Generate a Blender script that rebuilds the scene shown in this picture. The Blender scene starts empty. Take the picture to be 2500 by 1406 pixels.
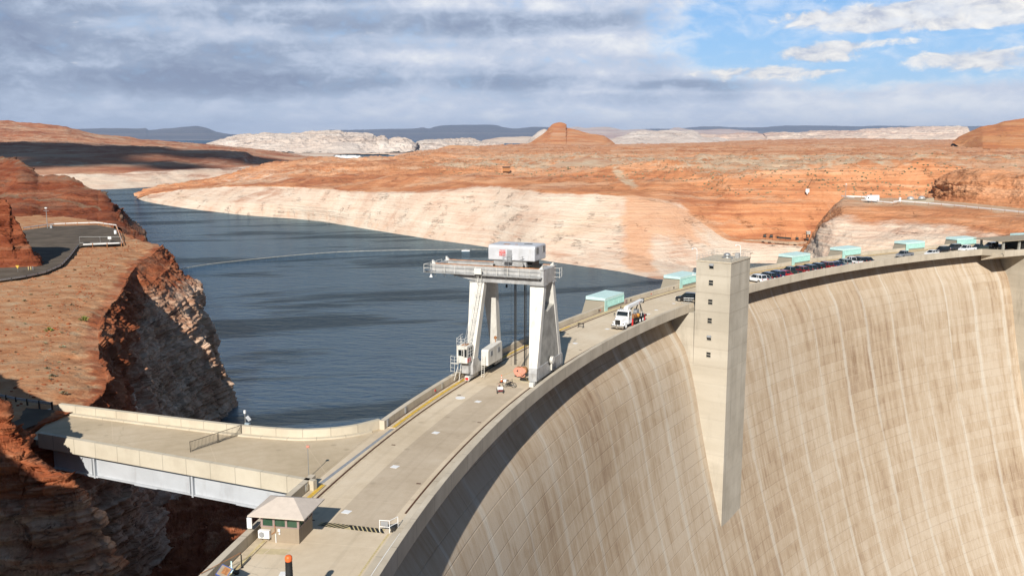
import bpy, math, random
import numpy as np
random.seed(7); RNG = np.random.RandomState(11)
R = math.radians
col = bpy.context.scene.collection
scene = bpy.context.scene
# ------------------------------------------------------------------ camera, sky, sun, exposure
HC = 32.0                                   # camera height above the dam roadway (z = 0)
FPX = 2280.0; HOR = 335.0                   # focal length in photo pixels, horizon row
TH = math.atan((703 - HOR) / FPX)
cam = bpy.data.cameras.new('camera'); camo = bpy.data.objects.new('camera', cam); col.objects.link(camo)
camo.location = (0, 0, HC); camo.rotation_euler = (math.pi / 2 - TH, 0, 0)
cam.sensor_width = 36; cam.lens = 36 * FPX / 2500; cam.clip_start = 0.5; cam.clip_end = 200000
scene.camera = camo
SUN_AZ = 81.0; SUN_EL = 31.8                # shadows run towards this bearing (from +x)
sv = (-math.cos(R(SUN_AZ)) * math.cos(R(SUN_EL)), -math.sin(R(SUN_AZ)) * math.cos(R(SUN_EL)), math.sin(R(SUN_EL)))
sun = bpy.data.lights.new('sun', 'SUN'); suno = bpy.data.objects.new('sun', sun); col.objects.link(suno)
sun.energy = 4.6; sun.angle = R(0.53); sun.color = (1.0, 0.945, 0.87)
import mathutils
suno.rotation_euler = mathutils.Vector(sv).to_track_quat('Z', 'Y').to_euler()
suno.location = (0, -50, 120)
scene.view_settings.view_transform = 'Standard'; scene.view_settings.look = 'None'
scene.view_settings.exposure = 0.46; scene.view_settings.gamma = 1.0
scene.cycles.max_bounces = 6; scene.cycles.diffuse_bounces = 2; scene.cycles.volume_bounces = 0
scene.cycles.use_denoising = True
try: scene.cycles.denoiser = 'OPENIMAGEDENOISE'
except Exception: pass

class N:
    """small helper for node trees"""
    def __init__(s, nt): s.nt = nt; s.n = nt.nodes; s.l = nt.links
    def new(s, t, **k):
        o = s.n.new(t)
        for a, b in k.items(): setattr(o, a, b)
        return o
    def put(s, sock, v):
        if v is None: return
        if isinstance(v, bpy.types.NodeSocket): s.l.new(v, sock)
        else:
            if hasattr(sock.default_value, '__len__'):
                v = tuple(v) if hasattr(v, '__len__') else (v,) * len(sock.default_value)
                if len(sock.default_value) == 4 and len(v) == 3: v = v + (1.0,)
            sock.default_value = v
    def math(s, op, a, b=None, c=None, clamp=False):
        o = s.new('ShaderNodeMath', operation=op, use_clamp=clamp); s.put(o.inputs[0], a)
        if b is not None: s.put(o.inputs[1], b)
        if c is not None: s.put(o.inputs[2], c)
        return o.outputs[0]
    def vmath(s, op, a, b=None):
        o = s.new('ShaderNodeVectorMath', operation=op); s.put(o.inputs[0], a)
        if b is not None: s.put(o.inputs[1], b)
        return o.outputs[0]
    def mix(s, f, a, b, mode='MIX'):
        o = s.new('ShaderNodeMixRGB', blend_type=mode); s.put(o.inputs[0], f); s.put(o.inputs[1], a); s.put(o.inputs[2], b)
        return o.outputs[0]
    def noise(s, vec, scale, detail=4, rough=.55, dist=0.0, off=None):
        if off is not None: vec = s.vmath('ADD', vec, off)
        o = s.new('ShaderNodeTexNoise'); s.put(o.inputs['Vector'], vec); o.inputs['Scale'].default_value = scale
        o.inputs['Detail'].default_value = detail; o.inputs['Roughness'].default_value = rough; o.inputs['Distortion'].default_value = dist
        return o.outputs[0]
    def scale(s, vec, v): return s.vmath('MULTIPLY', vec, v)
    def step(s, x, a, b):
        o = s.new('ShaderNodeMapRange', interpolation_type='SMOOTHSTEP'); s.put(o.inputs[0], x)
        s.put(o.inputs[1], a); s.put(o.inputs[2], b); return o.outputs[0]
    def lin(s, x, a, b, c=0., d=1.):
        o = s.new('ShaderNodeMapRange'); s.put(o.inputs[0], x); s.put(o.inputs[1], a); s.put(o.inputs[2], b)
        s.put(o.inputs[3], c); s.put(o.inputs[4], d); return o.outputs[0]
    def ramp(s, x, stops):
        o = s.new('ShaderNodeValToRGB'); s.put(o.inputs[0], x); e = o.color_ramp.elements
        while len(e) < len(stops): e.new(0.5)
        for i, (p, c) in enumerate(stops): e[i].position = p; e[i].color = tuple(c) + (1,) if len(c) == 3 else c
        return o.outputs[0]
    def xyz(s, v):
        o = s.new('ShaderNodeSeparateXYZ'); s.put(o.inputs[0], v); return o.outputs
    def comb(s, a, b, c):
        o = s.new('ShaderNodeCombineXYZ'); s.put(o.inputs[0], a); s.put(o.inputs[1], b); s.put(o.inputs[2], c); return o.outputs[0]
    def pos(s): return s.new('ShaderNodeNewGeometry').outputs['Position']
    def objc(s): return s.new('ShaderNodeTexCoord').outputs['Object']
    def attr(s, name): return s.new('ShaderNodeAttribute', attribute_name=name)
    def bump(s, h, strength=.5, dist=.1, normal=None):
        o = s.new('ShaderNodeBump'); o.inputs['Strength'].default_value = strength; o.inputs['Distance'].default_value = dist
        s.put(o.inputs['Height'], h)
        if normal is not None: s.put(o.inputs['Normal'], normal)
        return o.outputs[0]

# world: physical sky with banks of cloud laid out by compass bearing and height above the horizon
world = bpy.data.worlds.new('World'); scene.world = world; world.use_nodes = True
w_ = N(world.node_tree); world.node_tree.nodes.clear()
d = w_.new('ShaderNodeTexCoord').outputs['Generated']
X, Y, Z = w_.xyz(d)
az = w_.math('MULTIPLY', w_.math('ARCTAN2', X, Y), 180 / math.pi)          # degrees right of the view's bearing
el = w_.math('MULTIPLY', w_.math('ARCSINE', Z), 180 / math.pi)
sky = w_.new('ShaderNodeTexSky', sky_type='NISHITA', sun_disc=False)
sky.sun_elevation = R(SUN_EL); sky.sun_rotation = math.atan2(sv[0], sv[1]); sky.altitude = 1100; sky.dust_density = .6; sky.ozone_density = 1.5
K = 10.0
clear = w_.mix(0.72, sky.outputs[0], w_.ramp(w_.lin(el, 0, 12), [(0, (.30 * K, .50 * K, .78 * K)), (.45, (.20 * K, .44 * K, .80 * K)), (1, (.11 * K, .33 * K, .74 * K))]))
elq = w_.math('POWER', w_.math('MAXIMUM', el, 0.02), .8)
P1 = w_.comb(w_.math('MULTIPLY', az, .085), w_.math('MULTIPLY', elq, .42), 0.0)
n1 = w_.noise(P1, 1.25, 9, .56, .35, (3.3, 1.7, 0))
P2 = w_.comb(w_.math('MULTIPLY', az, .22), w_.math('MULTIPLY', elq, .66), 2.0)
n2 = w_.noise(P2, 1.6, 8, .6, .3)
P3 = w_.comb(w_.math('MULTIPLY', az, .35), w_.math('MULTIPLY', elq, 1.25), 5.0)
n3 = w_.noise(P3, 1.8, 7, .62, .4)
n4 = w_.noise(w_.comb(w_.math('MULTIPLY', az, .42), w_.math('MULTIPLY', elq, 1.35), 8.0), 1.5, 9, .60, .5)
def blob(a, e, ra, re, p=1.0):
    q = w_.math('ADD', w_.math('POWER', w_.math('DIVIDE', w_.math('SUBTRACT', az, a), ra), 2.0), w_.math('POWER', w_.math('DIVIDE', w_.math('SUBTRACT', el, e), re), 2.0))
    return w_.math('MULTIPLY', w_.math('SUBTRACT', 1.0, q, clamp=True), p)
# cover: full on the left, a blue opening upper right
gap = w_.math('ADD', w_.math('ADD', blob(18, 6.2, 11.0, 4.0, 1.35), blob(27, 5.0, 11, 2.3, .55)), w_.math('ADD', blob(25, 3.4, 8, 1.2, .5), blob(40, 9, 14, 7, .8)))
gap = w_.math('MINIMUM', gap, 1.0)
gapn = w_.math('SUBTRACT', w_.math('MULTIPLY', gap, 1.15), w_.math('MULTIPLY', w_.math('SUBTRACT', w_.math('ADD', w_.math('MULTIPLY', n2, .6), w_.math('MULTIPLY', n4, .4)), .5), 2.8))
cover = w_.math('SUBTRACT', 1.0, w_.step(gapn, .02, 1.0))
# puffy bank inside the opening
pf = w_.math('ADD', blob(22.2, 6.5, 8.6, 1.0, 1.25), w_.math('ADD', blob(26.6, 7.4, 4.6, 1.9, 1.5), w_.math('ADD', blob(17.8, 4.7, 3.2, .8, .95), w_.math('ADD', blob(25.8, 4.1, 4.6, .8, .95), w_.math('ADD', blob(15, 3.6, 5.5, .6, .8), blob(21, 5.2, 3.5, .35, .5))))))
pfn = w_.math('ADD', pf, w_.math('MULTIPLY', w_.math('SUBTRACT', n3, .5), 2.1))
puff = w_.math('MULTIPLY', w_.step(pfn, .30, .78), .94)
# shade of the cloud deck
shade = w_.math('ADD', w_.math('ADD', w_.math('MULTIPLY', n1, .60), w_.math('MULTIPLY', n2, .52)), w_.math('MULTIPLY', w_.math('SUBTRACT', n4, .5), .36))
left = w_.lin(az, -30, 22, -.13, .14)
shade = w_.math('ADD', shade, left)
for a_, e_, ra_, re_, q_ in [(-19, 2.9, 13, 1.0, -.13), (-27, 5.2, 6, 1.3, -.08), (-5, 6.6, 15, .95, -.17), (-15, 7.9, 9, .6, -.10), (-18, 5.9, 8, .8, .12), (-23, 7.7, 7, .7, .12), (1, 7.8, 9, .7, .14), (-4, 4.6, 10, .6, .12), (6, 5.4, 8, .8, .11), (-8, 1.8, 16, .9, .10), (2, 3.2, 12, .55, -.12), (13, 3.0, 8, .45, -.14), (14, 3.9, 6, .7, .13), (8, 2.2, 10, .5, -.08), (0, .8, 34, .9, .10), (18, 1.6, 14, .8, .09)]:
    shade = w_.math('ADD', shade, w_.math('MULTIPLY', blob(a_, e_, ra_, re_, 1), q_))
shade = w_.math('ADD', shade, w_.math('MULTIPLY', w_.math('SUBTRACT', 1.0, cover), .22))
deck = w_.ramp(shade, [(.34, (.225 * K, .275 * K, .39 * K)), (.46, (.31 * K, .375 * K, .50 * K)), (.55, (.42 * K, .49 * K, .62 * K)), (.67, (.55 * K, .60 * K, .71 * K)), (.80, (.74 * K, .76 * K, .80 * K)), (.95, (.88 * K, .87 * K, .86 * K))])
pcol = w_.ramp(w_.math('ADD', w_.math('MULTIPLY', n3, 1.0), w_.math('MULTIPLY', w_.math('SUBTRACT', n2, .5), .5)), [(.36, (.46 * K, .49 * K, .58 * K)), (.52, (.72 * K, .71 * K, .71 * K)), (.68, (.92 * K, .88 * K, .82 * K))])
skyc = w_.mix(cover, clear, deck)
skyc = w_.mix(puff, skyc, pcol)
wisps = w_.math('MULTIPLY', w_.step(w_.math('ADD', w_.math('MULTIPLY', n1, .5), w_.math('MULTIPLY', n4, .5)), .42, .66), .55)
skyc = w_.mix(w_.math('MULTIPLY', wisps, w_.math('SUBTRACT', 1.0, cover)), skyc, (.75 * K, .8 * K, .88 * K))
# low above the land the deck brightens
skyc = w_.mix(w_.lin(el, 0, 3.0, .55, 0), skyc, (.58 * K, .66 * K, .80 * K))
# away from the view: unseen broken cloud, toned dark and blue to deepen shadows
hi = w_.math('MAXIMUM', w_.step(el, 9.5, 20), w_.step(w_.math('ABSOLUTE', az), 38, 70))
hn = w_.noise(w_.scale(d, (1, 1, 2.2)), 2.2, 6, .6)
skyhi = w_.mix(w_.step(hn, .40, .55), w_.mix(.5, sky.outputs[0], (.03 * K, .11 * K, .26 * K)), (.075 * K, .125 * K, .20 * K))
skyc = w_.mix(hi, skyc, skyhi); skyc = w_.mix(w_.step(el, 0, -1.5), skyc, (.06 * K, .05 * K, .045 * K))
bg = w_.new('ShaderNodeBackground'); w_.put(bg.inputs[0], skyc); bg.inputs[1].default_value = 0.085
w_.l.new(bg.outputs[0], w_.new('ShaderNodeOutputWorld').inputs[0])

# ------------------------------------------------------------------ measuring helpers (photo pixel -> point of the place)
def ray(px, py):
    u = (px - 1250) / FPX; v = (py - 703) / FPX
    return np.array([u, math.cos(TH) - v * math.sin(TH), -(math.sin(TH) + v * math.cos(TH))])
def onz(px, py, z=0.0):
    d = ray(px, py); k = (z - HC) / d[2]; return np.array([d[0] * k, d[1] * k, z])
def ony(px, py, yy):
    d = ray(px, py); k = yy / d[1]; return np.array([d[0] * k, yy, HC + d[2] * k])
CX, CY = 252.7, 24.5                       # centre of the dam's arc
def pol(r, th, z=0.0): return (CX - r * math.cos(R(th)), CY + r * math.sin(R(th)), z)

# ------------------------------------------------------------------ mesh helpers
class MB:
    def __init__(s, M=None): s.v = []; s.f = []; s.m = []; s.M = M
    def add(s, v, f, m=0):
        b = len(s.v)
        if s.M is not None: v = [tuple(s.M @ mathutils.Vector(p)) for p in v]
        s.v += [tuple(p) for p in v]; s.f += [tuple(i + b for i in q) for q in f]; s.m += [m] * len(f); return s
    def box(s, x0, x1, y0, y1, z0, z1, m=0):
        return s.add([(x0, y0, z0), (x1, y0, z0), (x1, y1, z0), (x0, y1, z0), (x0, y0, z1), (x1, y0, z1), (x1, y1, z1), (x0, y1, z1)],
                     [(0, 3, 2, 1), (4, 5, 6, 7), (0, 1, 5, 4), (1, 2, 6, 5), (2, 3, 7, 6), (3, 0, 4, 7)], m)
    def hexa(s, a, b, m=0):                # two quads (same winding) joined
        return s.add(list(a) + list(b), [(3, 2, 1, 0), (4, 5, 6, 7), (0, 1, 5, 4), (1, 2, 6, 5), (2, 3, 7, 6), (3, 0, 4, 7)], m)
    def prism(s, poly, axis, a, b, m=0):   # polygon in the other two axes, extruded along axis from a to b
        n = len(poly)
        def p(q, c): return (c, q[0], q[1]) if axis == 0 else (q[0], c, q[1]) if axis == 1 else (q[0], q[1], c)
        v = [p(q, a) for q in poly] + [p(q, b) for q in poly]
        f = [tuple(range(n))[::-1], tuple(range(n, 2 * n))] + [(i, (i + 1) % n, n + (i + 1) % n, n + i) for i in range(n)]
        return s.add(v, f, m)
    def tube(s, a, b, r, n=8, m=0, r2=None, caps=True):
        a = mathutils.Vector(a); b = mathutils.Vector(b); d = (b - a).normalized()
        u = d.orthogonal().normalized(); w = d.cross(u); r2 = r if r2 is None else r2; v = []
        for c, rr in ((a, r), (b, r2)):
            for i in range(n):
                t = 2 * math.pi * i / n; v.append(tuple(c + u * (rr * math.cos(t)) + w * (rr * math.sin(t))))
        f = [(i, (i + 1) % n, n + (i + 1) % n, n + i) for i in range(n)]
        if caps: f += [tuple(range(n))[::-1], tuple(range(n, 2 * n))]
        return s.add(v, f, m)
    def path(s, pts, r, n=6, m=0):
        for a, b in zip(pts[:-1], pts[1:]): s.tube(a, b, r, n, m)
        return s
    def lathe(s, prof, c=(0, 0, 0), n=16, m=0, axis=2):
        v = []; k = len(prof)
        for (r, z) in prof:
            for i in range(n):
                t = 2 * math.pi * i / n; p = (r * math.cos(t), r * math.sin(t), z)
                if axis == 0: p = (p[2], p[0], p[1])
                if axis == 1: p = (p[0], p[2], p[1])
                v.append((p[0] + c[0], p[1] + c[1], p[2] + c[2]))
        f = [(j * n + i, j * n + (i + 1) % n, (j + 1) * n + (i + 1) % n, (j + 1) * n + i) for j in range(k - 1) for i in range(n)]
        f += [tuple(range(n))[::-1], tuple(range((k - 1) * n, k * n))]
        return s.add(v, f, m)
    def blobm(s, c, rad, n=10, m=0, jit=0.0, seed=1):
        rg = random.Random(seed); v = []; k = n // 2 + 1
        for j in range(1, k):
            ph = math.pi * j / k
            for i in range(n):
                t = 2 * math.pi * i / n; q = 1 + rg.uniform(-jit, jit)
                v.append((c[0] + rad[0] * q * math.sin(ph) * math.cos(t), c[1] + rad[1] * q * math.sin(ph) * math.sin(t), c[2] + rad[2] * q * math.cos(ph)))
        top = len(v); v += [(c[0], c[1], c[2] + rad[2]), (c[0], c[1], c[2] - rad[2])]
        f = [(j * n + i, (j + 1) * n + i, (j + 1) * n + (i + 1) % n, j * n + (i + 1) % n) for j in range(k - 2) for i in range(n)]
        f += [(top, i, (i + 1) % n) for i in range(n)] + [(top + 1, (k - 2) * n + (i + 1) % n, (k - 2) * n + i) for i in range(n)]
        return s.add(v, f, m)
    def build(s, name, mats, parent=None, smooth=False, bevel=0.0, seg=2, fix=True):
        me = bpy.data.meshes.new(name); me.from_pydata(s.v, [], s.f)
        if not isinstance(mats, (list, tuple)): mats = [mats]
        for x in mats: me.materials.append(x)
        me.polygons.foreach_set('material_index', s.m)
        if fix:
            import bmesh
            b = bmesh.new(); b.from_mesh(me); bmesh.ops.recalc_face_normals(b, faces=b.faces); b.to_mesh(me); b.free()
        if smooth: me.polygons.foreach_set('use_smooth', [True] * len(s.f))
        me.update()
        o = bpy.data.objects.new(name, me); col.objects.link(o)
        if parent is not None: o.parent = parent
        if bevel > 0:
            md = o.modifiers.new('Bevel', 'BEVEL'); md.width = bevel; md.segments = seg; md.limit_method = 'ANGLE'; md.angle_limit = R(40)
            if smooth: o.modifiers.new('WN', 'WEIGHTED_NORMAL').keep_sharp = True
        return o
def tag(o, label=None, cat=None, group=None, kind=None):
    if label: o['label'] = label
    if cat: o['category'] = cat
    if group: o['group'] = group
    if kind: o['kind'] = kind
    return o
def thing(name, label, cat, loc=(0, 0, 0), rz=0.0, group=None):
    o = bpy.data.objects.new(name, None); col.objects.link(o); o.location = loc; o.rotation_euler = (0, 0, rz)
    o.empty_display_size = .3
    return tag(o, label, cat, group)
def children(o): return [c for c in bpy.data.objects if c.parent == o]
def copy_tree(o, parent=None):
    c = o.copy(); col.objects.link(c); c.parent = parent
    for ch in children(o): copy_tree(ch, c)
    return c
def dup(o, label, loc, rz=None, group=None):
    c = copy_tree(o); c.location = loc
    if rz is not None: c.rotation_euler = (0, 0, rz)
    c['label'] = label
    if group: c['group'] = group
    return c
def polar_thing(name, label, cat, r, th, z=0.0, group=None, turn=0.0):
    """local x = towards the arc's centre (downstream), local y = along the crest away from the camera's end"""
    return thing(name, label, cat, pol(r, th, z), -R(th) + turn, group)

# numpy gradient noise for the terrain
_perm = RNG.permutation(256); _perm = np.concatenate([_perm, _perm, _perm])
_g = RNG.normal(size=(256, 3)); _g /= np.linalg.norm(_g, axis=1)[:, None]
def perlin(P):
    P = P.astype(np.float64); I = np.floor(P).astype(np.int64); F_ = P - I; I &= 255
    U = F_ * F_ * F_ * (F_ * (F_ * 6 - 15) + 10); out = 0
    for dx in (0, 1):
        for dy in (0, 1):
            for dz in (0, 1):
                h = _perm[_perm[_perm[I[..., 0] + dx] + I[..., 1] + dy] + I[..., 2] + dz] & 255
                g = _g[h]; q = F_ - np.array([dx, dy, dz])
                w = (U[..., 0] if dx else 1 - U[..., 0]) * (U[..., 1] if dy else 1 - U[..., 1]) * (U[..., 2] if dz else 1 - U[..., 2])
                out = out + w * (g * q).sum(-1)
    return out
def fbm(P, octv=5, gain=.5, ridged=False):
    s = 0; a = 1.0; P = P.copy()
    for i in range(octv):
        n = perlin(P + i * 17.3)
        s = s + a * ((1 - 2.4 * np.abs(n)) if ridged else n); a *= gain; P = P * 2.03
    return s
# ------------------------------------------------------------------ materials
def mat(name):
    m = bpy.data.materials.new(name); m.use_nodes = True; m.node_tree.nodes.clear(); n = N(m.node_tree)
    b = n.new('ShaderNodeBsdfPrincipled'); o = n.new('ShaderNodeOutputMaterial'); n.l.new(b.outputs[0], o.inputs[0])
    b.inputs['Specular IOR Level'].default_value = .3
    return m, n, b
def simple(name, c, rough=.6, metal=0.0, var=.12, sc=1.5, spec=.4, dirt=None, coat=0.0):
    m, n, b = mat(name); p = n.objc()
    a = n.noise(p, sc, 5, .6); f = n.step(a, .35, .7)
    c = tuple(c); d = tuple(x * (1 - var) for x in c); e = tuple(min(1, x * (1 + var * .7)) for x in c)
    cc = n.mix(f, d, e)
    if dirt:
        s = n.noise(n.scale(p, (1, 1, .18)), sc * 3, 5, .65); cc = n.mix(n.math('MULTIPLY', n.step(s, .5, .72), .5), cc, dirt)
    n.put(b.inputs['Base Color'], cc); b.inputs['Roughness'].default_value = rough; b.inputs['Metallic'].default_value = metal
    b.inputs['Specular IOR Level'].default_value = spec; b.inputs['Coat Weight'].default_value = coat
    return m
def rock_mat(name, reds, whites, soil, sz=.35, hs=.02, crack=.12, bump=.35, bd=.6, strat=1.0, rough=.95):
    """layered sandstone: vertex attributes ring (pale lake stain), soil (loose ground), stain (varnish)"""
    m, n, b = mat(name); p = n.pos(); x, y, z = n.xyz(p)
    warp = n.noise(p, hs, 4, .55)
    zz = n.math('ADD', n.math('MULTIPLY', z, sz), n.math('MULTIPLY', warp, 3.0 * strat))
    lay = n.noise(n.comb(n.math('MULTIPLY', x, hs * .25), n.math('MULTIPLY', y, hs * .25), zz), 1.0, 6, .65)
    lay2 = n.noise(n.comb(n.math('MULTIPLY', x, hs * .9), n.math('MULTIPLY', y, hs * .9), n.math('MULTIPLY', zz, 3.1)), 1.0, 4, .6)
    blot = n.noise(p, hs * 2.2, 6, .6, 0.3)
    t = n.math('ADD', n.math('MULTIPLY', lay, .55), n.math('ADD', n.math('MULTIPLY', lay2, .2), n.math('MULTIPLY', blot, .30)))
    dp = n.attr('deep').outputs['Fac']; t = n.math('SUBTRACT', t, n.math('MULTIPLY', dp, .085))
    red = n.ramp(t, [(.36, reds[0]), (.48, reds[1]), (.57, reds[2]), (.68, reds[3])])
    wt = n.math('ADD', n.math('MULTIPLY', blot, .55), n.math('MULTIPLY', lay2, .45))
    wht = n.ramp(wt, [(.34, whites[0]), (.47, whites[1]), (.58, whites[2]), (.70, whites[3])])
    at = n.attr('ring').outputs['Fac']
    edge = n.noise(n.comb(n.math('MULTIPLY', x, hs * 3), n.math('MULTIPLY', y, hs * 3), n.math('MULTIPLY', z, sz * .8)), 1.0, 5, .65)
    f = n.step(n.math('ADD', at, n.math('MULTIPLY', n.math('SUBTRACT', edge, .5), 1.1)), .28, .72)
    c = n.mix(f, red, wht)
    bs = n.noise(n.comb(n.math('MULTIPLY', x, hs * .16), n.math('MULTIPLY', y, hs * .8), n.math('MULTIPLY', z, .05)), 1.0, 8, .68, .3)
    flat = n.step(n.xyz(n.new('ShaderNodeNewGeometry').outputs['True Normal'])[2], .75, .93)
    c = n.mix(n.math('MULTIPLY', n.math('MULTIPLY', n.step(bs, .50, .62), flat), .55), c, n.mix(blot, soil[2], reds[3]))
    c = n.mix(n.math('MULTIPLY', n.math('MULTIPLY', n.step(bs, .46, .40), flat), .55), c, reds[0])
    st = n.attr('stain').outputs['Fac']
    sn = n.noise(n.comb(n.math('MULTIPLY', x, hs * 6), n.math('MULTIPLY', y, hs * 6), n.math('MULTIPLY', z, sz * .12)), 1.0, 5, .6)
    c = n.mix(n.math('MULTIPLY', n.step(n.math('ADD', st, n.math('MULTIPLY', n.math('SUBTRACT', sn, .5), 1.6)), .12, .9), .85), c, n.mix(sn, reds[1], reds[3]))
    so = n.attr('soil').outputs['Fac']
    sn2 = n.noise(p, hs * 5, 6, .62)
    sc_ = n.ramp(sn2, [(.35, soil[0]), (.52, soil[1]), (.68, soil[2])])
    c = n.mix(n.step(n.math('ADD', so, n.math('MULTIPLY', n.math('SUBTRACT', sn2, .5), 1.0)), .36, .64), c, sc_)
    # fracture lines and bedding cracks: thin contour lines of stretched noise, gated into short pieces
    k1 = n.noise(n.comb(n.math('MULTIPLY', x, hs * 2.2), n.math('MULTIPLY', y, hs * 2.2), n.math('MULTIPLY', z, hs * 9)), 1.0, 4, .6, .5)
    cm = n.math('SUBTRACT', 1.0, n.step(n.math('ABSOLUTE', n.math('SUBTRACT', k1, .5)), .002, .011))
    k2 = n.noise(n.comb(n.math('MULTIPLY', x, hs * .8), n.math('MULTIPLY', y, hs * .8), n.math('MULTIPLY', z, hs * 22)), 1.0, 5, .62, .2)
    cm2 = n.math('SUBTRACT', 1.0, n.step(n.math('ABSOLUTE', n.math('SUBTRACT', k2, .52)), .001, .009))
    cgate = n.step(n.noise(p, hs * 3.2, 4, .6, 0.4), .53, .66)
    cm = n.math('MULTIPLY', n.math('MAXIMUM', cm, cm2), cgate)
    cm = n.math('MULTIPLY', cm, n.math('SUBTRACT', 1.0, so, clamp=True))
    c = n.mix(n.math('MULTIPLY', cm, crack * 5, clamp=True), c, tuple(q * .5 for q in reds[0]))
    n.put(b.inputs['Base Color'], c); b.inputs['Roughness'].default_value = rough; b.inputs['Specular IOR Level'].default_value = .12
    fine = n.noise(n.comb(x, y, n.math('MULTIPLY', z, 2.2)), hs * 18, 7, .65)
    h = n.math('SUBTRACT', n.math('ADD', n.math('MULTIPLY', fine, .7), n.math('MULTIPLY', lay2, 1.0)), n.math('MULTIPLY', cm, .8))
    n.put(b.inputs['Normal'], n.bump(h, bump, bd))
    return m
def L(*c): return tuple(c)
REDS = [L(.36, .135, .065), L(.53, .235, .11), L(.63, .33, .18), L(.70, .44, .28)]
WHITES = [L(.54, .35, .25), L(.63, .48, .365), L(.68, .56, .44), L(.72, .63, .52)]
SOIL = [L(.46, .28, .17), L(.54, .38, .25), L(.54, .44, .31)]
m_east = rock_mat('east_sandstone', REDS, WHITES, SOIL, .34, .022, .05, .9, 1.2, .5)
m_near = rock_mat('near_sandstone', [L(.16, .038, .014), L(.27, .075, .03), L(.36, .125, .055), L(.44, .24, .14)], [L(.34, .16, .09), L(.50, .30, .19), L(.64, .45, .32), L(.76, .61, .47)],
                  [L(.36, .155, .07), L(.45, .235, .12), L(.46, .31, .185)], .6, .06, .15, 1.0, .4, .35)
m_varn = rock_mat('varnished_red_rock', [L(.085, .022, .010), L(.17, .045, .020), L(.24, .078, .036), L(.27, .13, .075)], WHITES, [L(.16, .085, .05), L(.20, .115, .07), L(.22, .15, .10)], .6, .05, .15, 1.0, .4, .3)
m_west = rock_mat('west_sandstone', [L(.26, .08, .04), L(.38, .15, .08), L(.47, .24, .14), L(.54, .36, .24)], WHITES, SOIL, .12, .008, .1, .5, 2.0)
m_butte = rock_mat('butte_sandstone', [L(.40, .14, .06), L(.50, .20, .08), L(.56, .26, .11), L(.60, .30, .15)], WHITES, SOIL, .12, .004, .1, .5, 4.0)
m_white = rock_mat('white_mesa_rock', [L(.46, .34, .27), L(.54, .44, .37), L(.60, .52, .45), L(.66, .60, .53)], [L(.46, .35, .28), L(.53, .44, .37), L(.60, .52, .45), L(.66, .60, .53)], [L(.5, .34, .25), L(.58, .44, .33), L(.62, .5, .4)], .03, .0012, .1, .6, 14.0)
m_blue = rock_mat('cloud_shaded_mesa_rock', [L(.035, .035, .045), L(.045, .045, .055), L(.055, .05, .06), L(.065, .06, .065)], WHITES, SOIL, .01, .0002, .02, .3, 30.0)  # dark albedo carries the cloud shade lying on the far mesas
m_pink = rock_mat('far_cliff_rock', [L(.36, .20, .15), L(.48, .32, .24), L(.58, .44, .35), L(.64, .52, .42)], WHITES, SOIL, .012, .0004, .08, .5, 25.0)

def concrete(name, c0, c1, c2, uv=True, lift=2.3, joint=12.2, streak=.5, panel=.35, bump=.15, seams=True, sk=.6):
    m, n, b = mat(name)
    if uv: u_, v_, _ = n.xyz(n.new('ShaderNodeUVMap').outputs[0])
    else:
        p = n.pos(); x, y, v_ = n.xyz(p); u_ = n.math('ADD', n.math('MULTIPLY', x, .7), n.math('MULTIPLY', y, .7))
    a = n.noise(n.comb(n.math('MULTIPLY', u_, .8), n.math('MULTIPLY', v_, .8), 0), .25, 7, .62)
    c = n.ramp(a, [(.3, c0), (.5, c1), (.7, c2)])
    if streak:
        s1 = n.noise(n.comb(n.math('MULTIPLY', u_, 1.1), n.math('MULTIPLY', v_, .045), 3), 1.0, 7, .72)
        s2 = n.noise(n.comb(n.math('MULTIPLY', u_, .35), n.math('MULTIPLY', v_, .02), 9), 1.0, 5, .6)
        c = n.mix(n.math('MULTIPLY', n.step(s1, .5, .72), streak), c, tuple(q * .62 for q in c0))
        c = n.mix(n.math('MULTIPLY', n.step(s2, .52, .7), streak * .7), c, tuple(min(1, q * 1.25) for q in c2))
    if seams:
        iu = n.math('FLOOR', n.math('DIVIDE', u_, joint)); iv = n.math('FLOOR', n.math('ADD', n.math('DIVIDE', v_, lift), .5 if lift >= 50 else 0.0))
        wn = n.new('ShaderNodeTexWhiteNoise', noise_dimensions='3D'); n.put(wn.inputs['Vector'], n.comb(iu, iv, 1.7))
        c = n.mix(n.math('MULTIPLY', wn.outputs[0], panel), c, tuple(q * .75 for q in c0))
        fu = n.math('FRACT', n.math('DIVIDE', u_, joint)); fv = n.math('FRACT', n.math('ADD', n.math('DIVIDE', v_, lift), .5 if lift >= 50 else 0.0))
        ju = n.math('SUBTRACT', 1.0, n.step(n.math('MINIMUM', fu, n.math('SUBTRACT', 1.0, fu)), .0, .075 / joint))
        jv = n.math('SUBTRACT', 1.0, n.step(n.math('MINIMUM', fv, n.math('SUBTRACT', 1.0, fv)), .0, .09 / lift))
        c = n.mix(n.math('MULTIPLY', n.math('MAXIMUM', ju, jv), sk), c, tuple(q * .45 for q in c0))
    n.put(b.inputs['Base Color'], c); b.inputs['Roughness'].default_value = .9; b.inputs['Specular IOR Level'].default_value = .2
    n.put(b.inputs['Normal'], n.bump(n.noise(n.comb(u_, v_, 0), 3.0, 5, .6), bump, .05))
    return m
m_conc = concrete('parapet_concrete', L(.42, .36, .275), L(.53, .46, .355), L(.60, .53, .42), lift=50, joint=5.5, streak=.30, panel=.12)
m_concw = concrete('tower_concrete', L(.40, .355, .28), L(.48, .43, .345), L(.55, .50, .41), uv=False, lift=3.45, joint=200, streak=.55, panel=.16, sk=.18)
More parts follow.
